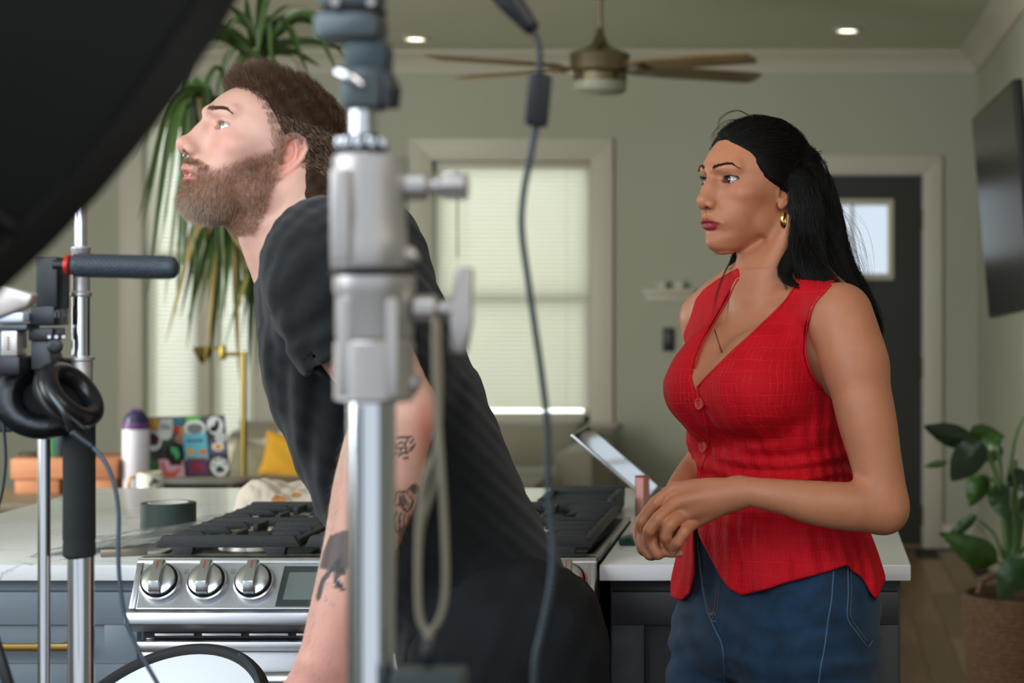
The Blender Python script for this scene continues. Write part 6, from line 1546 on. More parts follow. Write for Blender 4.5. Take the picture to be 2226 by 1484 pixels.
# comb grooves along the flow
x, y, z = Vh.T; lx, ly, lz = WH.loc(x, y, z); cap = lz > .02
ang = np.arctan2(ly, lx+.01); g_ = np.where(cap, np.sin(lz*260+ly*60+6*np.sin(ang*2))*0.4+np.sin(lz*610+ly*190)*.3, np.sin(x*520+z*120)*.5+np.sin(x*1100+y*700+z*180)*.5)
nrm = np.stack([x-np.interp(z, [1, 2], [x.mean()]*2), y-WD, 0*z], 1); nrm /= np.linalg.norm(nrm, axis=1)[:, None]
Vh = Vh+nrm*(g_*.0011)[:, None]
me = np_mesh('hair', Vh, Qh); hair = link('hair', me, m_hairb, woman)
def trace(n, steps, step, seed, r, name, top):
    rs = np.random.RandomState(seed); A = Vh[Qh[:, 0]]; B = Vh[Qh[:, 2]]; C2 = Vh[Qh[:, 1]]
    area_ = np.linalg.norm(np.cross(B-A, C2-A), axis=1); fp = faceplane(*A.T); lzz = WH.loc(*A.T)[2]; area_ = np.where(((fp < -.0032) | (lzz < .004)) & (wf.ev(*A.T) > .0012), area_, 0); i = rs.choice(len(Qh), n, p=area_/area_.sum())
    p = (A[i]+B[i])/2+rs.normal(0, .0008, (n, 3)); lift = np.abs(rs.normal(0, .0016, n))+.0003; pts = [p.copy()]; h = .0012
    jit = rs.normal(0, .07, (n, 3)); cl = WH.w((-98*mm, 3*mm, 44*mm)); cl = np.array(cl); clump = rs.uniform(0, 6.28, n)
    for k in range(steps):
        x, y, z = p.T; lx, ly, lz = [t/mm for t in WH.loc(x, y, z)]
        up_ = np.clip((lz-(16-.16*lx))/10, 0, 1); dc = cl-p; dl_ = np.linalg.norm(dc, axis=1)[:, None]; dc = dc/np.maximum(dl_, .004)
        py = VY+(CZ-z)*F/WD; sx_ = np.interp(py, [380, 540, 600, 650, 760], [.12, .16, .42, .72, .60]); near = np.clip((WD-.02-y)/.06, 0, 1)
        dn = np.stack([sx_, -.12*near+0*x, -np.ones(n)], 1); dn /= np.linalg.norm(dn, axis=1)[:, None]
        close = (dl_[:, 0] < .012); up_ = np.where(close, 0, up_)
        d = dc*up_[:, None]+dn*(1-up_)[:, None]+jit; 
        v = hf.ev(x, y, z); g3 = np.stack([hf.ev(x+h, y, z)-v, hf.ev(x, y+h, z)-v, hf.ev(x, y, z+h)-v], 1)/h; g3 /= np.linalg.norm(g3, axis=1)[:, None]+1e-6
        ok = np.abs(v) < .03; d = np.where(ok[:, None], d-g3*(d*g3).sum(1)[:, None], d); d /= np.linalg.norm(d, axis=1)[:, None]+1e-9
        p = p+d*step; v2 = hf.ev(*p.T); fix = np.where(np.abs(v2) < .02, v2-lift*(1+.5*np.sin(k*.5+clump)), 0); p = p-g3*fix[:, None]; pts.append(p.copy())
    fibre_mesh(name, np.stack(pts, 1), r, m_hair, woman)
trace(9500, 16, .0064, 5, .00026, 'hair_strands', True)
def surf_fibres(guide_pairs, n, r, seed, jit=.003, K=22, name='hair_strands', m=None, lift=.0):
    rs = np.random.RandomState(seed); allp = []
    for (ga, gb_, cnt) in guide_pairs:
        A = np.array([list(p) for p in cr(ga, 7)]); B = np.array([list(p) for p in cr(gb_, 7)])
        ia = np.linspace(0, 1, K); sa = np.linspace(0, 1, len(A)); sb_ = np.linspace(0, 1, len(B))
        A = np.stack([np.interp(ia, sa, A[:, k]) for k in range(3)], 1); B = np.stack([np.interp(ia, sb_, B[:, k]) for k in range(3)], 1)
        f = rs.random_sample(cnt)[:, None, None]; p = A[None]*(1-f)+B[None]*f
        off = rs.normal(0, jit, (cnt, 1, 3)); wav = rs.normal(0, jit*.5, (cnt, 1, 3))*np.sin(ia*rs.uniform(3, 7, (cnt, 1))+rs.uniform(0, 6, (cnt, 1)))[..., None]
        p = p+off*np.interp(ia, [0, .15, 1], [.15, .6, 1.6])[None, :, None]+wav; allp.append(p)
    return fibre_mesh(name, np.concatenate(allp), r, m or m_hair, woman)
# loose wisps
wis = [[(1597, 552, .06), (1575, 590, .0), (1553, 650, -.07), (1552, 720, -.11)], [(1600, 548, .06), (1578, 585, .0), (1556, 640, -.07), (1545, 690, -.11)], [(1738, 520, -.066), (1702, 590, -.09), (1712, 640, -.10), (1726, 660, -.10)],
       [(1734, 500, -.066), (1694, 575, -.088), (1696, 612, -.095), (1735, 618, -.12)], [(1640, 258, -.01), (1600, 240, .0), (1562, 258, .0), (1554, 300, .0)], [(1630, 262, -.01), (1580, 262, .0), (1549, 290, .0), (1545, 312, .0)],
       [(1552, 715, -.11), (1566, 760, -.12), (1580, 810, -.13), (1582, 850, -.14)]]
wpairs = []
cA = [wp(*q) for q in ((1758, 440, -.055), (1736, 505, -.068), (1706, 550, -.080), (1691, 585, -.086), (1702, 612, -.10), (1732, 624, -.125))]; cB = [wp(*q) for q in ((1772, 450, -.055), (1756, 520, -.070), (1734, 570, -.085), (1722, 600, -.098), (1742, 622, -.12), (1790, 640, -.12))]; wpairs += [(cA, cB, 420), (cA, [a_+Vector((.006, 0, -.002)) for a_ in cA], 80)]
for w_ in wis:
    a = [wp(*q) for q in w_]; b = [p+Vector((.0025*(i+1)/2, 0, 0)) for i, p in enumerate(a)]; wpairs.append((a, b, 9))
fr_ = []
for k in range(60):
    x0_ = rs.uniform(1835, 1880); a = [wp(1810, 420+k*3, .03), wp(x0_-10, 480+k*2.2, .03), wp(x0_+10, 560+k*1.8, .02), wp(x0_+rs.uniform(0, 26), 640+k*1.5, .0)]; fr_.append((a, [p+Vector((.002, 0, 0)) for p in a], 2))
surf_fibres(wpairs, 0, .00016, 11, .0006, 24); surf_fibres(fr_, 0, .00012, 12, .003, 24)
# small hair clip and earring
bm = bmesh.new(); 
tube('hair_tie', cr([wp(1786, 350, -.045), wp(1793, 362, -.052), wp(1796, 378, -.048)], 5), .0028, m_black, woman, 10)
torus('earring', wp(1703, 478, -.079), (.93, -.36, 0), .0094, .0029, mat('gold_hoop', (212, 176, 96), .14, 1), woman, sx=.6, sy=1.05, seg=40)
# ---- vest
vf = Field(); torso_common(vf, .0055); neck_common(vf, .0055)
# peplum flare below the waist
flare = [wrow(1330, 1690, .182, .135, .135), wrow(1250, 1688, .172, .128, .128), wrow(1170, 1688, .156, .118, .116), wrow(1100, 1683, .140, .107, .104), wrow(1040, 1675, .128, .099, .1)]
put(vf, wb_, f_loft(wb_, flare, 2.2), .02)
def folds(X, Y, Z):
    u, v, z = wb_.loc(X, Y, Z); a = np.arctan2(u, v+.02)
    w1 = np.exp(-((z-wp(0, 1035).z)/.05)**2); lowz = np.clip((wp(0, 1100).z-z)/.12, 0, 1)
    h = .0028*w1*np.sin(z*260+2.2*np.sin(a*3+1)+a*2)*np.clip(np.sin(a*1.3+.5)+.5, 0, 1)
    h = h+.0032*lowz*np.sin(a*17+3*np.sin(z*14))+.0012*np.sin(a*41+z*22+np.sin(z*50))*(.35+.65*np.clip((wp(0, 820).z-z)/.08, 0, 1))
    h = h+.0022*np.exp(-((z-wp(0, 960).z)/.04)**2)*np.sin(a*6-z*120)
    return -h
vf.add(folds, np.array((-9, -9, -9.)), np.array((9, 9, 9.)), 0, 'add')
outline = [(1606, 580), (1560, 606), (1530, 628), (1512, 650), (1500, 690), (1470, 760), (1430, 850), (1430, 920), (1460, 1000), (1470, 1100), (1462, 1200), (1440, 1262), (1445, 1292), (1480, 1306), (1500, 1290), (1510, 1245), (1509, 1165), (1513, 1130), (1519, 1165), (1545, 1215), (1566, 1254), (1585, 1280), (1610, 1294), (1650, 1286), (1700, 1270), (1750, 1256),
           (1800, 1243), (1843, 1228), (1850, 1240), (1872, 1254), (1890, 1285), (1905, 1305), (1930, 1250), (1890, 1150), (1880, 1000), (1862, 920), (1832, 890), (1792, 852), (1762, 815), (1748, 770), (1750, 715), (1764, 668), (1790, 636), (1822, 604), (1790, 560), (1740, 560), (1738, 600), (1722, 632), (1700, 658), (1668, 690), (1630, 726), (1590, 762), (1555, 796), (1524, 828), (1510, 850), (1504, 820), (1510, 780), (1524, 745), (1545, 708), (1568, 668), (1590, 628), (1610, 600)]
from collections import deque
OUTL = [((a-VX)*WD/F, CZ-(b-VY)*WD/F) for a, b in outline]
LOOK = raster_poly(OUTL)
def region(X, Y, Z): k = WD/Y; return LOOK(X*k, CZ+(Z-CZ)*k)
vf.add(region, np.array((-9, -9, -9.)), np.array((9, 9, 9.)), .003, 'i')
lo = wp(1425, 1330, 0); hi = wp(1925, 575, 0)
V, Q = build(vf, (lo.x, WD-.2, lo.z), (hi.x, WD+.2, hi.z), .0028, proj=0)
me = np_mesh('vest', V, Q); u, v, z = wb_.loc(*V.T); a = np.arctan2(u, v+.03); set_vec(me, 'cloth', np.stack([a*.155, z, 0*z], 1))
m_vest = bpy.data.materials.new('red_crinkle_cloth'); m_vest.use_nodes = True; nt = m_vest.node_tree; b = nt.nodes['Principled BSDF']; b.inputs['Roughness'].default_value = .75; b.inputs['Specular IOR Level'].default_value = .2; b.inputs['Sheen Weight'].default_value = 0
at = nt.nodes.new('ShaderNodeAttribute'); at.attribute_name = 'cloth'; L = nt.links
no = nt.nodes.new('ShaderNodeTexNoise'); no.inputs['Scale'].default_value = 26; no.inputs['Detail'].default_value = 2; L.new(at.outputs['Vector'], no.inputs['Vector'])
sub_ = nt.nodes.new('ShaderNodeVectorMath'); sub_.operation = 'SUBTRACT'; sub_.inputs[1].default_value = (.5, .5, .5); L.new(no.outputs['Color'], sub_.inputs[0])
sc2 = nt.nodes.new('ShaderNodeVectorMath'); sc2.operation = 'SCALE'; sc2.inputs['Scale'].default_value = .012; L.new(sub_.outputs[0], sc2.inputs[0])
ad = nt.nodes.new('ShaderNodeVectorMath'); L.new(at.outputs['Vector'], ad.inputs[0]); L.new(sc2.outputs[0], ad.inputs[1])
sp_ = nt.nodes.new('ShaderNodeSeparateXYZ'); L.new(ad.outputs[0], sp_.inputs[0])
def band(sock, period, width):
    m_ = nt.nodes.new('ShaderNodeMath'); m_.operation = 'PINGPONG'; m_.inputs[1].default_value = period/2; L.new(sock, m_.inputs[0])
    r_ = nt.nodes.new('ShaderNodeMapRange'); r_.inputs['From Min'].default_value = 0; r_.inputs['From Max'].default_value = width; r_.inputs['To Min'].default_value = 1; r_.inputs['To Max'].default_value = 0; L.new(m_.outputs[0], r_.inputs[0]); return r_.outputs[0]
hz_ = band(sp_.outputs['Z'] if False else sp_.outputs['Y'], .0165, .0006); vt_ = band(sp_.outputs['X'], .0052, .0009)
n5 = nt.nodes.new('ShaderNodeTexNoise'); n5.inputs['Scale'].default_value = 60; L.new(at.outputs['Vector'], n5.inputs['Vector'])
r5 = nt.nodes.new('ShaderNodeMapRange'); r5.inputs['From Min'].default_value = .42; r5.inputs['From Max'].default_value = .62; r5.inputs['To Max'].default_value = .5; L.new(n5.outputs['Fac'], r5.inputs[0])
mv = nt.nodes.new('ShaderNodeMath'); mv.operation = 'MULTIPLY'; L.new(vt_, mv.inputs[0]); L.new(r5.outputs[0], mv.inputs[1])
mh = nt.nodes.new('ShaderNodeMath'); mh.operation = 'MULTIPLY'; mh.inputs[1].default_value = .8; L.new(hz_, mh.inputs[0])
mxx = nt.nodes.new('ShaderNodeMath'); mxx.operation = 'MAXIMUM'; L.new(mv.outputs[0], mxx.inputs[0]); L.new(mh.outputs[0], mxx.inputs[1])
mc = nt.nodes.new('ShaderNodeMix'); mc.data_type = 'RGBA'; mc.inputs['A'].default_value = (*S((198,8,26)), 1); mc.inputs['B'].default_value = (*S((214,52,52)), 1); L.new(mxx.outputs[0], mc.inputs['Factor']); L.new(mc.outputs['Result'], b.inputs['Base Color'])
ma = nt.nodes.new('ShaderNodeMath'); ma.operation = 'ADD'; L.new(hz_, ma.inputs[0]); L.new(vt_, ma.inputs[1])
bp2 = nt.nodes.new('ShaderNodeBump'); bp2.inputs['Strength'].default_value = .6; bp2.inputs['Distance'].default_value = .0006; bp2.invert = True; L.new(ma.outputs[0], bp2.inputs['Height'])
n6 = nt.nodes.new('ShaderNodeTexNoise'); n6.inputs['Scale'].default_value = 130; L.new(at.outputs['Vector'], n6.inputs['Vector'])
bp3 = nt.nodes.new('ShaderNodeBump'); bp3.inputs['Strength'].default_value = .5; bp3.inputs['Distance'].default_value = .002; L.new(n6.outputs['Fac'], bp3.inputs['Height']); L.new(bp2.outputs[0], bp3.inputs['Normal']); L.new(bp3.outputs[0], b.inputs['Normal'])
vest = link('vest', me, m_vest, woman)
m_vred = mat('vest_edge', (198,8,26), .75, bump=.3, bscale=300)
# placket edge, lapel hems and buttons lie on the vest surface
def on_field(Fd, pts, y0, off=.0008):
    """push points along +Y from y0 until they meet the surface"""
    D0 = np.array([[p[0]/WD, 1, (p[1]-CZ)/WD] for p in pts]); t = np.full(len(D0), float(y0)); O_ = np.array([0, 0, CZ])
    for _ in range(90):
        d = Fd.ev(*(O_+D0*t[:, None]).T); t += np.clip(d, 0, .02)*.7
    t -= off; return [Vector(a_) for a_ in O_+D0*t[:, None]]
vs2 = Field(); vs2.ops = vf.ops[:-1]
def pxz(px, py): return ((px-VX)*WD/F, CZ-(py-VY)*WD/F)
def seam(name, pts, r, m, Fd, parent, y0=WD-.25, sub=8, off=.0):
    q = cr([Vector((*pxz(a, b_), 0)) for a, b_ in pts], sub); w_ = on_field(Fd, [(p.x, p.y) for p in q], y0, off); return tube(name, w_, r, m, parent, 6)
for nm, pts in (('lapel_hem', [(1736, 606), (1700, 662), (1632, 728), (1556, 800), (1524, 832), (1515, 850), (1530, 900), (1540, 950), (1536, 985), (1518, 1035), (1513, 1075), (1517, 1130)]),
                ('armhole_hem', [(1806, 620), (1770, 662), (1754, 715), (1752, 770), (1766, 815), (1790, 848)]), ('lapel_hem', [(1605, 606), (1570, 672), (1528, 748), (1509, 800)])):
    seam(nm, pts, .0016, m_vred, vs2, vest)
m_btn = mat('vest_button', (196, 60, 50), .35)
for px, py in ((1522, 877), (1530, 970)):
    c = on_field(vs2, [pxz(px, py)], WD-.25, 0)[0]; nb_ = Vector((-.72, -.69, 0)); c = c+nb_*.0012; bt = lathe('button', [(.0088, -.001), (.0092, .0008), (.0086, .0024), (.0062, .0024), (.0056, .0012), (.001, .0012)], c, m_btn, woman, nb_, 28)
    for q in ((-.0014, .0014), (.0014, .0014), (-.0014, -.0014), (.0014, -.0014)):
        t2 = nb_.cross(Vector((0, 0, 1))).normalized(); lathe('button_hole', [(.0006, .0011), (.0006, .0015)], c+t2*q[0]+Vector((0, 0, q[1])), m_dark, bt, nb_, 8)
# ---- jeans
jf = Field()
jr = [wrow(1620, 1668, .16, .12, .125), wrow(1480, 1676, .170, .118, .130), wrow(1400, 1680, .176, .119, .132), wrow(1300, 1687, .172, .116, .126), wrow(1200, 1690, .157, .110, .110), wrow(1130, 1685, .143, .102, .10)]
put(jf, wb_, f_loft(wb_, [(a, b_, c, d+.003, e+.003, f_+.003) for a, b_, c, d, e, f_ in jr], 2.2), .01)
jf.ops = []
put(jf, wb_, f_loft(wb_, [(a, b_, c, d+.003, e+.003, f_+.003) for a, b_, c, d, e, f_ in jr if a > wrow(1410, 0, 0, 0, 0)[0]]+[wrow(1450, 1682, .150, .100, .110), wrow(1480, 1682, .10, .05, .06)], 2.2), .01)
for s, cx in ((1, 1), (-1, -1)):
    rows_l = []
    for py, du, dv, rw, rf_, rb2_ in ((1340, .076, .0, .074, .096, .102), (1420, .082, .0, .087, .108, .108), (1500, .088, .004, .093, .110, .104), (1620, .090, .01, .092, .10, .10), (1800, .088, .016, .078, .085, .085), (2000, .086, .015, .064, .072, .07), (2200, .085, .0, .06, .062, .068), (2400, .085, -.01, .052, .052, .058), (2590, .085, -.01, .045, .05, .05)):
        z, u0, v0, *_ = wrow(py, 1680, 0, 0, 0); rows_l.append((z, u0+s*du, v0+dv, rw, rf_, rb2_))
    put(jf, wb_, f_loft(wb_, rows_l, 2.1), .022)
def jfold(X, Y, Z):
    u, v, z = wb_.loc(X, Y, Z); a = np.arctan2(u+.06, v)
    f1 = np.exp(-((z-wp(0, 1400).z)/.07)**2); return -(.0016*f1*np.sin(z*150+2.5*np.sin(u*22)+a)+.0012*np.sin(z*90+u*60+a*4)*f1)
jf.add(jfold, np.array((-9, -9, -9.)), np.array((9, 9, 9.)), 0, 'add')
V, Q = build(jf, (wp(1360, 0).x-.05, WD-.26, .02), (wp(1960, 0).x+.05, WD+.26, wp(0, 1135).z), .009, (), (), [(wp(0, 1600).z, wp(0, 1100).z, .0042)], proj=1)
m_jean = mat('denim', (16, 50, 76), .8, noise=.42, nscale=26, bump=.5, bscale=900, sheen=.1)
me = np_mesh('jeans', V, Q); jeans = link('jeans', me, m_jean, woman)
m_thr = mat('stitch_tan', (150, 118, 76), .7); m_seam = mat('denim_seam', (66, 104, 128), .8)
def stitch(pts, m, r=.0005, dash=True, off=.0004):
    q = cr([Vector((*pxz(a, b_), 0)) for a, b_ in pts], 10); w_ = on_field(jf, [(p.x, p.y) for p in q], WD-.26, off)
    if not dash: return tube('seam', w_, r, m, jeans, 6)
    Lc = [0]
    for a, b_ in zip(w_[:-1], w_[1:]): Lc.append(Lc[-1]+(b_-a).length)
    bm = bmesh.new(); s_ = 0; A = np.array([list(p) for p in w_])
    while s_+.0028 < Lc[-1]:
        e = [Vector([np.interp(q_, Lc, A[:, k]) for k in range(3)]) for q_ in (s_, s_+.0014, s_+.0028)]; add_tube(bm, e, r, 5); s_ += .0040
    return bm_obj('stitching', bm, m, jeans, True)
stitch([(1515, 1160), (1518, 1200), (1524, 1260), (1533, 1310), (1545, 1345), (1556, 1352)], m_seam, .0011, False)
stitch([(1520, 1200), (1527, 1265), (1537, 1312), (1548, 1338)], m_thr); stitch([(1565, 1262), (1560, 1300), (1556, 1330), (1547, 1345)], m_thr); stitch([(1560, 1262), (1555, 1300), (1551, 1326), (1543, 1338)], m_thr)
stitch([(1536, 1330), (1546, 1334), (1554, 1331)], m_thr, .0006, False); stitch([(1545, 1348), (1556, 1372), (1568, 1398), (1574, 1440), (1576, 1500)], m_seam, .0012, False)
stitch([(1812, 1240), (1808, 1300), (1800, 1350), (1792, 1410), (1784, 1450), (1778, 1500)], m_seam, .0014, False)
stitch([(1843, 1230), (1844, 1290), (1843, 1343), (1864, 1376), (1886, 1404), (1897, 1392)], m_seam, .0011, False); stitch([(1850, 1232), (1851, 1290), (1850, 1340), (1869, 1371), (1888, 1395)], m_thr, .00045)
# shoes
for s in (1, -1):
    z, u0, v0, *_ = wrow(2590, 1680, 0, 0, 0); c = wb_.w((u0+s*.085, v0+.03, 0)); sf = Frame(c, Lv, Fv, (0, 0, 1)); shf = Field()
    put(shf, sf, f_cone(sf, (0, -.06, .045), (0, .11, .035), .042, .036), .02); put(shf, sf, f_cone(sf, (0, -.045, .05), (0, -.045, .10), .045, .05), .03)
    shf.add(lambda X, Y, Z: -(Z-.0005)+0*X+0*Y, np.array((-9, -9, -9.)), np.array((9, 9, 9.)), .006, 'i')
    V, Q = build(shf, (c.x-.22, c.y-.22, -.01), (c.x+.22, c.y+.22, .18), .007, proj=0); link('shoe', np_mesh('shoe', V, Q), mat('shoe_leather', (40, 36, 34), .5), woman)
# ------------------------------------------------------------------ the man in the black t-shirt
def pos(px, py, Y): return P(px, py, Y)
man = thing('person', (P(1090, 640, 2.66).x, 2.66, 0), 'bearded person in a black t-shirt leaning forward, tattooed arm towards the camera', 'person')
mf = Field()
MY = 2.66; mk = MY/F
A0 = np.array([P(1130, 1400, MY).x, MY, P(1130, 1400, MY).z]); A1 = np.array([P(690, 560, MY).x, MY, P(690, 560, MY).z])
Tv = (A1-A0)/np.linalg.norm(A1-A0); Uv = np.array([-Tv[2], 0, Tv[0]]); Uv = Uv if Uv[0] < 0 else -Uv            # U = towards his chest
mb_ = Frame(A0, (0, -1, 0), Uv, Tv)                          # u = towards the camera, v = chest side, z = along the spine
def tu(px, py, Y=MY):
    p = np.array(P(px, py, Y))-A0; return float(p@Tv), float(p@Uv)
front = sorted([tu(*p) for p in ((560, 560), (567, 605), (572, 680), (583, 760), (600, 860), (634, 950), (667, 1030), (700, 1100), (745, 1180), (805, 1290), (860, 1400), (905, 1500))])
back = sorted([tu(*p) for p in ((724, 440), (800, 458), (860, 498), (905, 552), (960, 650), (1003, 750), (1050, 860), (1090, 960), (1130, 1060), (1165, 1120), (1196, 1190), (1236, 1260), (1268, 1340), (1292, 1450))])
def mrow(t, side):
    f = np.interp(t, [a for a, b in front], [b for a, b in front]); b_ = np.interp(t, [a for a, b in back], [b for a, b in back]); c = (f+b_)/2; r = (f-b_)/2
    return (t, 0, c, side, r, r)
tmax = tu(640, 500)[0]
ts = np.linspace(-.09, tmax, 12)
sides = np.interp(ts, [-.1, .0, .12, .25, .38, .46, .53, .58, tmax], [.175, .170, .155, .160, .175, .180, .165, .12, .075])
mrows = [mrow(t, s_) for t, s_ in zip(ts, sides)]
def mtorso(Fd, off):
    fn, lo, hi = f_loft(mb_, mrows, 2.2); put(Fd, mb_, ((lambda X, Y, Z: fn(X, Y, Z)-off), lo-off, hi+off), 0)
    def pc(pts, rr, k, sq=None):
        fn2, lo2, hi2 = f_path(WORLD, [list(p) for p in pts], rr, 4, sq); put(Fd, WORLD, ((lambda X, Y, Z: fn2(X, Y, Z)-off), lo2-off, hi2+off), k)
    pc([P(720, 520, 2.62), P(700, 585, 2.50)], [.062, .07], .05)                         # near shoulder
    pc([P(760, 520, 2.72), P(740, 560, 2.84)], [.06, .07], .05)                          # far shoulder
    pc([P(660, 480, 2.64), P(760, 560, 2.70)], [.066, .09], .05)
mtorso(mf, -.012)
# neck and trapezius
def mpath(pts, rr, k, sq=None, Fd=None): put(Fd or mf, WORLD, f_path(WORLD, [list(p) for p in pts], rr, 4, sq), k)
mpath([P(600, 395, 2.64), P(612, 470, 2.64), P(655, 560, 2.66)], [.060, .061, .068], .02)
mpath([P(556, 470, 2.60), P(600, 600, 2.62)], [.016, .014], .03)
mpath([P(650, 395, 2.60), P(690, 440, 2.62), P(730, 500, 2.64)], [.035, .04, .05], .03)
# near arm with the bare forearm
MA = 2.42
upper = [(P(702, 590, 2.48), .062), (P(752, 690, 2.45), .056), (P(812, 790, 2.43), .050), (P(868, 876, 2.41), .041), (P(880, 894, 2.405), .038)]
mpath([p for p, r in upper], [r for p, r in upper], .02)
mpath([P(868, 872, 2.41), P(889, 902, 2.40)], [.030, .029], .014)
fore = [(P(872, 886, 2.405), .037), (P(842, 960, 2.39), .0490), (P(820, 1050, 2.38), .0500), (P(784, 1180, 2.37), .0425), (P(745, 1310, 2.36), .036), (P(712, 1430, 2.35), .0325)]
mpath([p for p, r in fore], [r for p, r in fore], .012, ((0, 1, 0), .88))
# hand below the frame, fingers slightly curled
hp0 = P(705, 1450, 2.35); 
for i in range(4):
    a_ = hp0+Vector((-.035+.022*i, -.01+.004*i, -.075)); k_ = a_+Vector((-.008, .004, -.035))
    mpath([hp0+Vector((-.012+.008*i, 0, 0)), a_], [.022, .014], .01)
    mpath([a_, k_, k_+Vector((.004, .018, -.026)), k_+Vector((.010, .034, -.036))], [.0105, .0098, .009, .008], .004)
mpath([hp0+Vector((-.02, 0, -.01)), hp0+Vector((-.048, .004, -.045)), hp0+Vector((-.056, .008, -.075)), hp0+Vector((-.05, .014, -.095))], [.019, .014, .012, .0095], .006)
# far arm hangs behind the body
mpath([P(740, 600, 2.86), P(800, 800, 2.88), P(835, 960, 2.86), P(790, 1150, 2.83), P(760, 1300, 2.80)], [.058, .05, .04, .042, .03], .02)
# head
MH = head_frame(P(582, 345, 2.63), 31, 16, 0, .99)
head_field(mf, MH, True, 1.9)
lo = P(360, 1600, 2.62); hi = P(1320, 130, 2.62)
XR_ = (P(370, 0, 2.6).x, P(755, 0, 2.64).x); ZR_ = (P(0, 505, 2.6).z, P(0, 125, 2.6).z); AX_ = (P(600, 0, 2.4).x, P(960, 0, 2.4).x)
V, Q = build(mf, (lo.x, 2.26, lo.z-.06), (hi.x, 3.02, hi.z+.03), .006, [(XR_[0], XR_[1], .0018), (AX_[0], AX_[1], .003)], [(2.50, 2.74, .0018), (2.29, 2.50, .003)], [(ZR_[0], ZR_[1], .0018), (P(0, 1560, 2.4).z, P(0, 780, 2.4).z, .003)], proj=2)
V, Q = keep_largest(V, Q)
me = np_mesh('body', V, Q); x, y, z = V.T; hx, hy, hz = [t*1000 for t in MH.loc(x, y, z)]; ay = np.abs(hy)
hd_ = (ay < 82) & (np.abs(hx) < 135) & (hz > -115) & (hz < 135)
cols = np.tile(np.array(S((208, 160, 140))), (len(V), 1))
# beard zone: jaw, chin, moustache; returned as density 0..1
def beard_zone(hx, ay, hz):
    top = np.interp(hx, [-4, 10, 20, 40, 55, 66, 74, 82, 90, 96, 120], [14, 8, 4, -8, -20, -29, -35, -35, -30, -28, -28])
    d = np.clip((top-hz)/np.where(hx > 78, 3., 14.), 0, 1)*np.clip((hx+4)/8, 0, 1)
    lip = (hz > -58) & (hz < -39) & (ay < 27) & (hx > 74)
    lipd = np.where(lip, np.clip(1.4-np.minimum(ay/22, 1)-.2, 0, 1), 0); soul = 1
    d = d*(1-np.clip(lipd*2, 0, 1)); below = np.clip((hz+118+.35*(hx-20))/14, 0, 1)
    return d*below
bz = beard_zone(hx, ay, hz)*hd_*(hz > -110)
blend(np.exp(-(((hx-72)/24)**2+((ay-44)/18)**2+((hz+6)/18)**2))*hd_, (212, 138, 122), .5)
blend(np.exp(-(((hx-108)/14)**2+(ay/14)**2+((hz+18)/12)**2))*hd_, (206, 128, 112), .6)
blend(np.exp(-((hx+8)/15)**4-((hz+1)/27)**4)*np.clip((ay-64)/5, 0, 1)*hd_, (222, 138, 120), .7)
blend(np.exp(-(((ay-30)/17)**2+((hz-17)/9)**2))*(hx > 50)*hd_, (196, 132, 116), .5)
blend(bz, (150, 104, 84), .6)
blend(lip_mask(-5, 1.9), (196, 112, 106), .85)
blend(np.clip(1.3-np.sqrt(((hx-102)/7)**2+((ay-7)/4.5)**2+((hz+26)/5)**2), 0, 1)*hd_, (104, 48, 40), .8)  # nostril shade put into the skin colour
# arm: elbow redness and tattoos in dark ink, defined on the side of the forearm that faces out
sx_ = VX+x*F/y; sy_ = VY+(CZ-z)*F/y; armv = (y < 2.48) & (sx_ < 965) & (sy_ > 640)
blend(np.exp(-(((sx_-925)/26)**2+((sy_-930)/60)**2))*armv, (206, 110, 92), .6); blend(np.clip((sy_-1250)/120, 0, 1)*armv, (214, 142, 130), .45)
ink = (52, 56, 58); face = armv & (y < 2.42)
def ink_line(pts, w, a=.92, soft=1.2):
    d, _ = line_d(pts, sx_, sy_); blend(np.clip((w-d)/soft+.5, 0, 1)*face, ink, a)
def ink_poly(pts, a=.9, soft=1.5): d = polysdf(pts, sx_, sy_); blend(np.clip(-d/soft+.5, 0, 1)*face, ink, a)
for pts in ([(852, 948), (870, 950), (893, 949), (900, 958)], [(854, 958), (864, 968), (872, 958), (880, 968), (886, 956), (902, 966)], [(852, 972), (874, 972), (890, 975), (901, 970)], [(854, 984), (868, 990), (884, 984), (896, 976)], [(852, 998), (870, 999), (888, 994)], [(868, 974), (876, 984), (884, 978)]): ink_line(pts, 1.7)
ink_poly([(858, 978), (872, 982), (884, 980), (898, 970), (893, 982), (876, 988), (862, 988)], .6)
petal = [(858, 1095), (862, 1072), (870, 1066), (876, 1070), (884, 1068), (890, 1078), (898, 1086), (894, 1102), (884, 1112), (872, 1100)]
for off in (0,): ink_line(petal+[petal[0]], 2.2)
ink_line([(868, 1076), (872, 1096), (882, 1108)], 1.8); ink_line([(876, 1074), (884, 1090), (888, 1100)], 1.6); ink_poly([(866, 1078), (878, 1078), (886, 1092), (876, 1100), (866, 1092)], .75)
ink_poly([(886, 1062), (898, 1050), (912, 1056), (910, 1076), (898, 1072)], .9); ink_line([(910, 1060), (908, 1090), (900, 1120), (886, 1150)], 3)
for k in range(4): ink_line([(862+k*9, 1112+k*3), (858+k*10, 1130), (862+k*8, 1156-k*4), (870+k*6, 1162-k*8)], 2.0)
ink_poly([(866, 1150), (884, 1140), (878, 1168), (866, 1184)], .7)
ink_poly([(716, 1165), (738, 1156), (760, 1150), (760, 1230), (745, 1246), (735, 1232), (722, 1226), (712, 1240), (694, 1234), (702, 1200)], .88)
ink_line([(738, 1218), (720, 1238), (702, 1262), (692, 1298)], 5.5); ink_line([(735, 1240), (730, 1262), (744, 1280)], 5.5); ink_line([(722, 1240), (735, 1235), (748, 1245)], 6)
ink_poly([(728, 1262), (744, 1270), (744, 1286), (730, 1276)], .85)
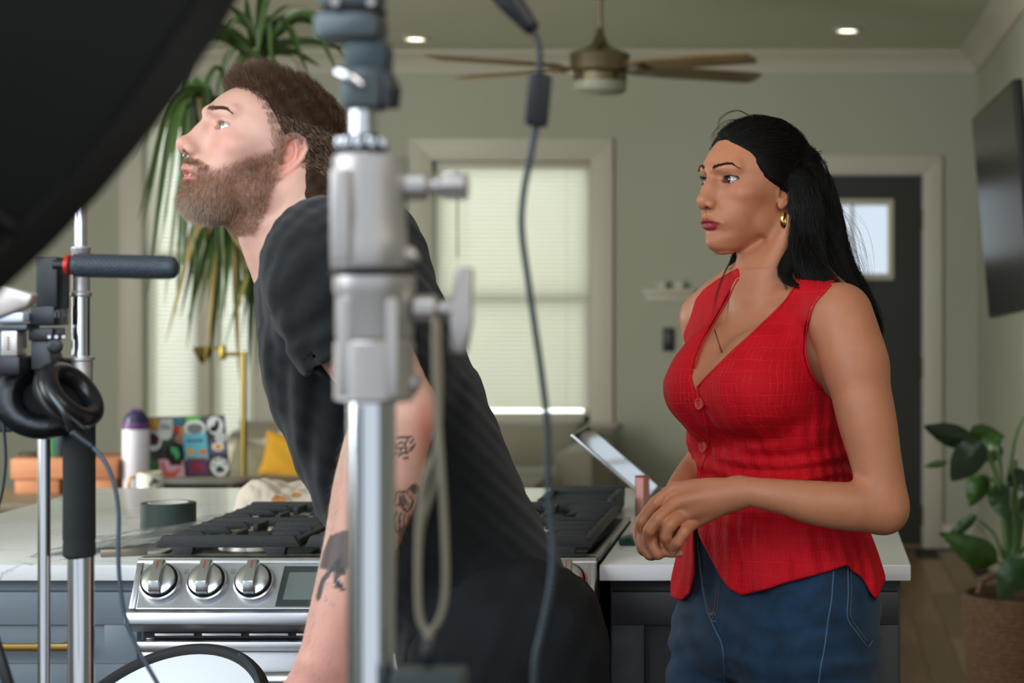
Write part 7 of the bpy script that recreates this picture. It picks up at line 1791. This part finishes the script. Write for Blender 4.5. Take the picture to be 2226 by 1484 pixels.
ink_line([(720, 760), (724, 780), (720, 800), (727, 820)], 1.4, .6); ink_line([(712, 745), (706, 770), (716, 800)], 1.0, .5)
rs = np.random.RandomState(2)
for k in range(26): cx_, cy_ = rs.uniform(700, 748), rs.uniform(1240, 1320); blend(np.clip((1.5-np.hypot(sx_-cx_, sy_-cy_))/.8, 0, 1)*face, ink, .6)
set_attr(me, 'col', cols)
m_skin_m = mat('skin_fair', attr='col', rough=.48, spec=.4, sss=.14, noise=.06, nscale=40, bump=.15, bscale=600)
mbody = link('body', me, m_skin_m, man)
eyes(MH, man, (112, 120, 108), (12, 10), (206,202,200))
m_mhair = mat('brown_hair', (104, 77, 56), .5, spec=.4, noise=.35, nscale=120)
m_mhairg = mat('grey_brown_hair', (150, 130, 110), .5, spec=.4, noise=.3, nscale=120)
m_beard = mat('beard_hair', (150, 104, 74), .5, spec=.4, noise=.35, nscale=150)
m_beardg = mat('grey_beard_hair', (176, 158, 140), .5, spec=.4)
lashes(MH, man, m_mhair, 6, True, .00012)
brow(MH, mf, man, m_mhair, True, [(12, 33), (22, 36.5), (33, 40), (43, 39.5), (51, 35)], 3.8, 620, 7, r=.00014)
mm = .001
# hairline and short hair
def scalp(hx, ay, hz):
    lim = np.interp(hz, [-90, -60, -40, -20, -8, 0, 14, 30, 46, 60, 74, 86, 98, 110, 130], [-52, -40, -30, -22, 2, 12, 20, 27, 36, 46, 58, 68, 64, 54, 40])
    lim = np.where(hz > 56, lim+np.clip((hz-56)/20, 0, 1)*(1-np.clip(ay/50, 0, 1)**2)*16, lim)
    ear = (((hx+8)/15)**2+((hz+1)/29)**2 < 1) & (ay > 60)
    return (hx < lim) & (hz > -74-.3*(hx+60)) & ~ear & (hz > -78)
Vn = me.vertex_normals if hasattr(me, 'vertex_normals') else None
nb = np.empty(len(me.vertices)*3, f32); me.vertices.foreach_get('normal', nb); nb = nb.reshape(-1, 3)
sc = np.nonzero(scalp(hx, ay, hz) & hd_)[0]
rs = np.random.RandomState(7); N_h = 26000; i = rs.choice(sc, N_h)
tp_ = np.clip((hz[i]-52)/40, 0, 1)*np.clip((hx[i]+75)/60, .15, 1); ln = (6+rs.uniform(0, 3, N_h)+tp_*rs.uniform(7, 15, N_h))*mm
fr_h = np.clip((hx[i]-0)/40, 0, 1)*np.clip((hz[i]-60)/20, 0, 1); ln += fr_h*rs.uniform(6, 16, N_h)*mm
back_ = np.clip((-hx[i]-40)/40, 0, 1); ln += back_*rs.uniform(3, 8, N_h)*mm*(hz[i] > -20)
roots = V[i]+rs.normal(0, .0011, (N_h, 3)); nn = nb[i]; Fw = np.array(MH.d((1, 0, 0))); Up = np.array(MH.d((0, 0, 1))); Lf = np.array(MH.d((0, 1, 0)))
cl_ = np.sin(roots @ np.array([210., 160, 190]))[:, None]*.35+np.sin(roots @ np.array([-160., 90, 240]))[:, None]*.3
comb_ = np.where((hz[i] > 50)[:, None], Fw*(.5)+Up*(.1+.5*fr_h[:, None])+Lf*cl_*.9, -Up*.75-Fw*.45)
d0 = nn*.9+comb_*.5+cl_*Lf*.3+rs.normal(0, .16, (N_h, 3)); d1 = nn*.35+comb_*.95+cl_*Lf*.5+rs.normal(0, .14, (N_h, 3))
dirs = np.stack([d0, d0*.6+d1*.4, d0*.3+d1*.7, d1], 1)
side_ = (hz[i] < 52) & (hx[i] > -60)
fibres('hair', roots[~side_], dirs[~side_], ln[~side_], .00021, m_mhair, man, 4, grav=0)
gsel = side_ & (rs.uniform(0, 1, N_h) < .45); fibres('hair', roots[gsel], dirs[gsel], ln[gsel], .0002, m_mhairg, man, 4); dsel = side_ & ~gsel; fibres('hair', roots[dsel], dirs[dsel], ln[dsel], .0002, m_mhair, man, 4)
# hair mass below the strands
hm = Field(); hm.ops = [o for o in mf.ops]
def offs(X, Y, Z):
    lx, ly, lz = [t*1000 for t in MH.loc(X, Y, Z)]; tp = np.clip((lz-50)/40, 0, 1)*np.clip((lx+60)/50, .2, 1)
    return -(.0026+.004*tp+.0008*np.sin(X*300+Z*200)+.0006*np.sin(X*170-Z*330+Y*200))
hm.add(offs, np.array((-9, -9, -9.)), np.array((9, 9, 9.)), 0, 'add')
def hcut(X, Y, Z):
    lx, ly, lz = [t*1000 for t in MH.loc(X, Y, Z)]; ly = np.abs(ly)
    lim = np.interp(lz, [-90, -60, -40, -20, 0, 14, 30, 46, 60, 74, 86, 98, 110, 130], [-56, -44, -34, -30, -26, -12, 14, 26, 36, 47, 57, 56, 50, 36])
    lim = np.where(lz > 56, lim+np.clip((lz-56)/20, 0, 1)*(1-np.clip(ly/50, 0, 1)**2)*16, lim)
    d = (lx-lim)*.7; d = np.maximum(d, -66-.3*(lx+60)-lz); e = 1-np.sqrt(((lx+8)/20)**2+((lz+1)/33)**2); d = np.maximum(d, np.where(ly > 58, e*24, -50)); return d*mm
hm.add(hcut, np.array((-9, -9, -9.)), np.array((9, 9, 9.)), .004, 'i')
Vm, Qm = build(hm, (XR_[0], 2.45, P(0, 520, 2.6).z), (P(800, 0, 2.66).x, 2.80, ZR_[1]+.01), .0035, proj=0)
link('hair_mass', np_mesh('hair_mass', Vm, Qm), mat('hair_mass_brown', (58, 43, 32), .9, spec=.1, noise=.3, nscale=150), man)
# beard
bsel = np.nonzero(bz > .08)[0]; N_b = 19000; i = rs.choice(bsel, N_b, p=bz[bsel]/bz[bsel].sum())
dens = bz[i]; chin_ = np.clip((-hz[i]-62)/30, 0, 1)*np.clip((hx[i]-20)/40, 0, 1); ln = (3.2+3.2*dens+3*chin_+rs.uniform(0, 2.6, N_b))*mm
roots = V[i]+rs.normal(0, .0008, (N_b, 3)); nn = nb[i]
dn = -Up[None]*.8-Fw[None]*.12*np.ones((N_b, 1)); mous = ((hz[i] > -46) & (hx[i] > 82))[:, None]; dn = np.where(mous, -Up*.6+np.sign(hy[i])[:, None]*Lf*.8, dn)
d0 = nn*.6+dn*.6+rs.normal(0, .2, (N_b, 3)); d1 = nn*.25+dn*1.0+rs.normal(0, .2, (N_b, 3)); dirs = np.stack([d0, d1], 1)
g_ = rs.uniform(0, 1, N_b) < (.15+.5*chin_)
fibres('beard', roots[~g_], dirs[~g_], ln[~g_], .00014, m_beard, man, 2); fibres('beard', roots[g_], dirs[g_], ln[g_], .00014, m_beardg, man, 2)
# teeth seen between the lips, nose ring
bm = bmesh.new()
for k in range(-3, 4): add_box(bm, -.0042, .0042, -.0035, .0035, -.0042, .0042, Matrix.Translation(MH.w(((87-abs(k)**2*.9)*mm, k*8.4*mm, -50.0*mm))) @ Matrix([[*MH.d((0, 1, 0)), 0], [*MH.d((1, 0, 0)), 0], [*MH.d((0, 0, 1)), 0], [0, 0, 0, 1]]).transposed())
bm_obj('teeth', bm, mat('teeth', (226, 216, 200), .25), man, 'auto', .0012)
torus('nose_ring', MH.w((104*mm, 8*mm, -30*mm)), MH.d((0, 1, 0)),   .0031, .0004, m_chrome, man)
# arm hair: fine golden hairs on the forearm
av = np.nonzero(armv & (sy_ > 900) & (y < 2.46))[0]; i = rs.choice(av, 2600); roots = V[i]; nn = nb[i]; al = np.array((-.35, 0, -.94))
d0 = nn*.55+al*.8+rs.normal(0, .25, (2600, 3)); d1 = nn*.25+al+rs.normal(0, .25, (2600, 3)); fibres('arm_hair', roots, np.stack([d0, d1], 1), rs.uniform(.006, .013, 2600), .00007, mat('arm_hair', (150, 112, 78), .5), man, 2)
# ---- t-shirt
tf = Field(); mtorso(tf, 0.0)
sl = [P(712, 560, 2.53), P(716, 620, 2.47), P(742, 700, 2.45), P(775, 770, 2.44), P(800, 810, 2.44)]
sfn, slo, shi = f_path(WORLD, [list(p) for p in sl], [.076, .076, .070, .066, .066], 4)
cfn, _, _ = f_path(WORLD, [list(P(742, 700, 2.45)), list(P(775, 760, 2.44)), list(P(840, 860, 2.43))], [.050, .061, .066], 3)
hemP = np.array(P(748, 758, 2.44)); hn = Vector((.62, .05, -.78)).normalized()
def sleeve(X, Y, Z):
    cut = (X-hemP[0])*hn.x+(Y-hemP[1])*hn.y+(Z-hemP[2])*hn.z
    d = sfn(X, Y, Z); return np.maximum(np.maximum(d, cut), -np.maximum(d+.012, -(cut+.03)))
put(tf, WORLD, (sleeve, slo, shi), .02)
fn, lo_, hi_ = f_path(WORLD, [list(p) for p in (P(750, 560, 2.80), P(770, 680, 2.86), P(800, 780, 2.87))], [.078, .07, .064], 4); put(tf, WORLD, (fn, lo_, hi_), .03)
def tfold(X, Y, Z):
    u, v, z = mb_.loc(X, Y, Z); px = VX+X*F/Y; py = VY+(CZ-Z)*F/Y
    d = .0035*np.sin(z*75+v*35+2*np.sin(u*16+v*12))*np.clip((.42-z)/.3, .25, 1)*np.clip(v*8+.6, 0, 1)
    d = d+.0030*np.sin((v+.4*z)*120+u*18+3*np.sin(z*18))*np.exp(-((z-.40)/.12)**2)
    arm_ = np.exp(-(((px-690)/90)**2+((py-660)/130)**2))*(Y < 2.6)
    d = d+arm_*.0042*np.sin((px*.55+py*.83)/11+1.4*np.sin(py/40))+.0012*np.sin(X*160+Z*90)*np.sin(Z*130+Y*90)
    return -d
tf.add(tfold, np.array((-9, -9, -9.)), np.array((9, 9, 9.)), 0, 'add')
# neckline, hem and sleeve openings
def plane(p, n, lim=None, r=0):
    n = np.array(Vector(n).normalized()); p = np.array(p)
    def fn(X, Y, Z): return (X-p[0])*n[0]+(Y-p[1])*n[1]+(Z-p[2])*n[2]
    return fn
ca, cb_ = np.array(P(566, 604, 2.62)), np.array(P(735, 434, 2.66)); cd = cb_-ca; cn = np.array([cd[2], 0, -cd[0]]); cn = cn if cn[2] > 0 else -cn
cm_ = (ca+cb_)/2
def neckcut(X, Y, Z):
    n = cn/np.linalg.norm(cn); d = (X-cm_[0])*n[0]+(Z-cm_[2])*n[2]; s_ = ((X-cm_[0])*cd[0]+(Z-cm_[2])*cd[2])/np.linalg.norm(cd)
    sag = .020-.16*np.abs(Y-2.65)**1.0*0-3.2*(s_)**2+.0*Y; return d+np.clip(.018*(1-(s_/.08)**2), -.02, .018)-np.clip((np.abs(Y-2.65)-.085)*1.6, 0, 1)
tf.add(neckcut, np.array((-9, -9, -9.)), np.array((9, 9, 9.)), .003, 'i')
tf.add(lambda X, Y, Z: -(mb_.loc(X, Y, Z)[2]+.012)+.004*np.sin(mb_.loc(X, Y, Z)[0]*40), np.array((-9, -9, -9.)), np.array((9, 9, 9.)), .003, 'i')
V, Q = build(tf, (P(530, 0, 2.62).x, 2.32, P(0, 1440, 2.66).z), (P(1260, 0, 2.66).x, 3.02, P(0, 400, 2.6).z), .0042, proj=0)
me = np_mesh('tshirt', V, Q)
m_tee = mat('black_jersey', (17, 21, 23), .88, noise=.22, nscale=26, bump=.35, bscale=420, spec=.25, sheen=.12)
tee = link('tshirt', me, m_tee, man)
# collar rib and sleeve hem as raised bands
def ring_on(Fd, fn_cut, center, ax1, ax2, n, off, name, r, m, parent):
    pts = []
    for k in range(n+1):
        a = 2*math.pi*k/n; d = ax1*math.cos(a)+ax2*math.sin(a); t = np.array([.02]); 
        for _ in range(60):
            p = center+d*float(t[0]); v = Fd.ev(np.array([p.x]), np.array([p.y]), np.array([p.z])); t = t-np.clip(v, -.01, .01)*.8
        pts.append(center+d*float(t[0]))
    return tube(name, pts, r, m, parent, 8)
ct = Vector(cm_)+Vector((0, 0, 0)); n_ = Vector(cn/np.linalg.norm(cn)); e1 = Vector(cd/np.linalg.norm(cd)); nf = Field(); nf.ops = tf.ops[:4]
ring_on(nf, None, Vector(cm_)-n_*.016, e1, Vector((0, -1, 0)), 40, 0, 'collar', .0035, m_tee, tee) if False else None
# ---- trousers
pf = Field()
prow = [mrow(t, s_) for t, s_ in zip(np.linspace(-.14, .02, 5), [.178, .180, .178, .172, .166])]
def widen(r, q): return (r[0], r[1], r[2], r[3]+q, r[4]+q, r[5]+q)
put(pf, mb_, f_loft(mb_, [widen(r, -.003) for r in prow], 2.2), 0)
for yy in (2.57, 2.76):
    pts = [P(1085, 1400, yy), P(1090, 1500, yy), P(1060, 1800, yy), P(1075, 2200, yy), P(1090, 2600, yy), P(1095, 2860, yy)]; pts[-1].z = .05
    put(pf, WORLD, f_path(WORLD, [list(p) for p in pts], [.115, .112, .092, .072, .064, .058], 4), .05)
put(pf, WORLD, f_ell(WORLD, list(P(1165, 1420, 2.66)), (.085, .16, .12)), .05)
def pfold(X, Y, Z): return -(.003*np.sin(Z*60+X*80+2*np.sin(Y*22))*np.exp(-((Z-.95)/.12)**2)+.0015*np.sin(X*140-Z*60))
pf.add(pfold, np.array((-9, -9, -9.)), np.array((9, 9, 9.)), 0, 'add')
V, Q = build(pf, (P(820, 0, 2.66).x, 2.40, .03), (P(1330, 0, 2.66).x+.03, 2.93, P(0, 1170, 2.66).z), .011, (), (), [(P(0, 1600, 2.66).z, P(0, 1150, 2.66).z, .0055)], proj=0)
m_pant = mat('black_trousers', (24, 28, 31), .85, bump=.4, bscale=500, noise=.15, nscale=20, spec=.25)
trou = link('trousers', np_mesh('trousers', V, Q), m_pant, man)
pc_ = P(1212, 1465, 2.51); lathe('pocket_button', [(.006, 0), (.0065, .0015), (.005, .0025), (.001, .0026)], pc_, mat('horn_button', (70, 74, 76), .3), man, (0, -1, 0), 24)
for yy in (2.57, 2.76):
    c = P(1080, 2860, yy); c.z = 0; sf = Frame(c, (0, 1, 0), (-1, 0, 0), (0, 0, 1)); shf = Field()
    put(shf, sf, f_cone(sf, (0, -.06, .048), (0, .15, .038), .048, .04), .02); put(shf, sf, f_cone(sf, (0, -.05, .05), (0, -.05, .11), .05, .055), .03)
    shf.add(lambda X, Y, Z: -(Z-.0005)+0*X+0*Y, np.array((-9, -9, -9.)), np.array((9, 9, 9.)), .006, 'i')
    V, Q = build(shf, (c.x-.26, c.y-.1, -.01), (c.x+.16, c.y+.1, .19), .008, proj=0); link('shoe', np_mesh('shoe', V, Q), MATS['shoe_leather'], man)
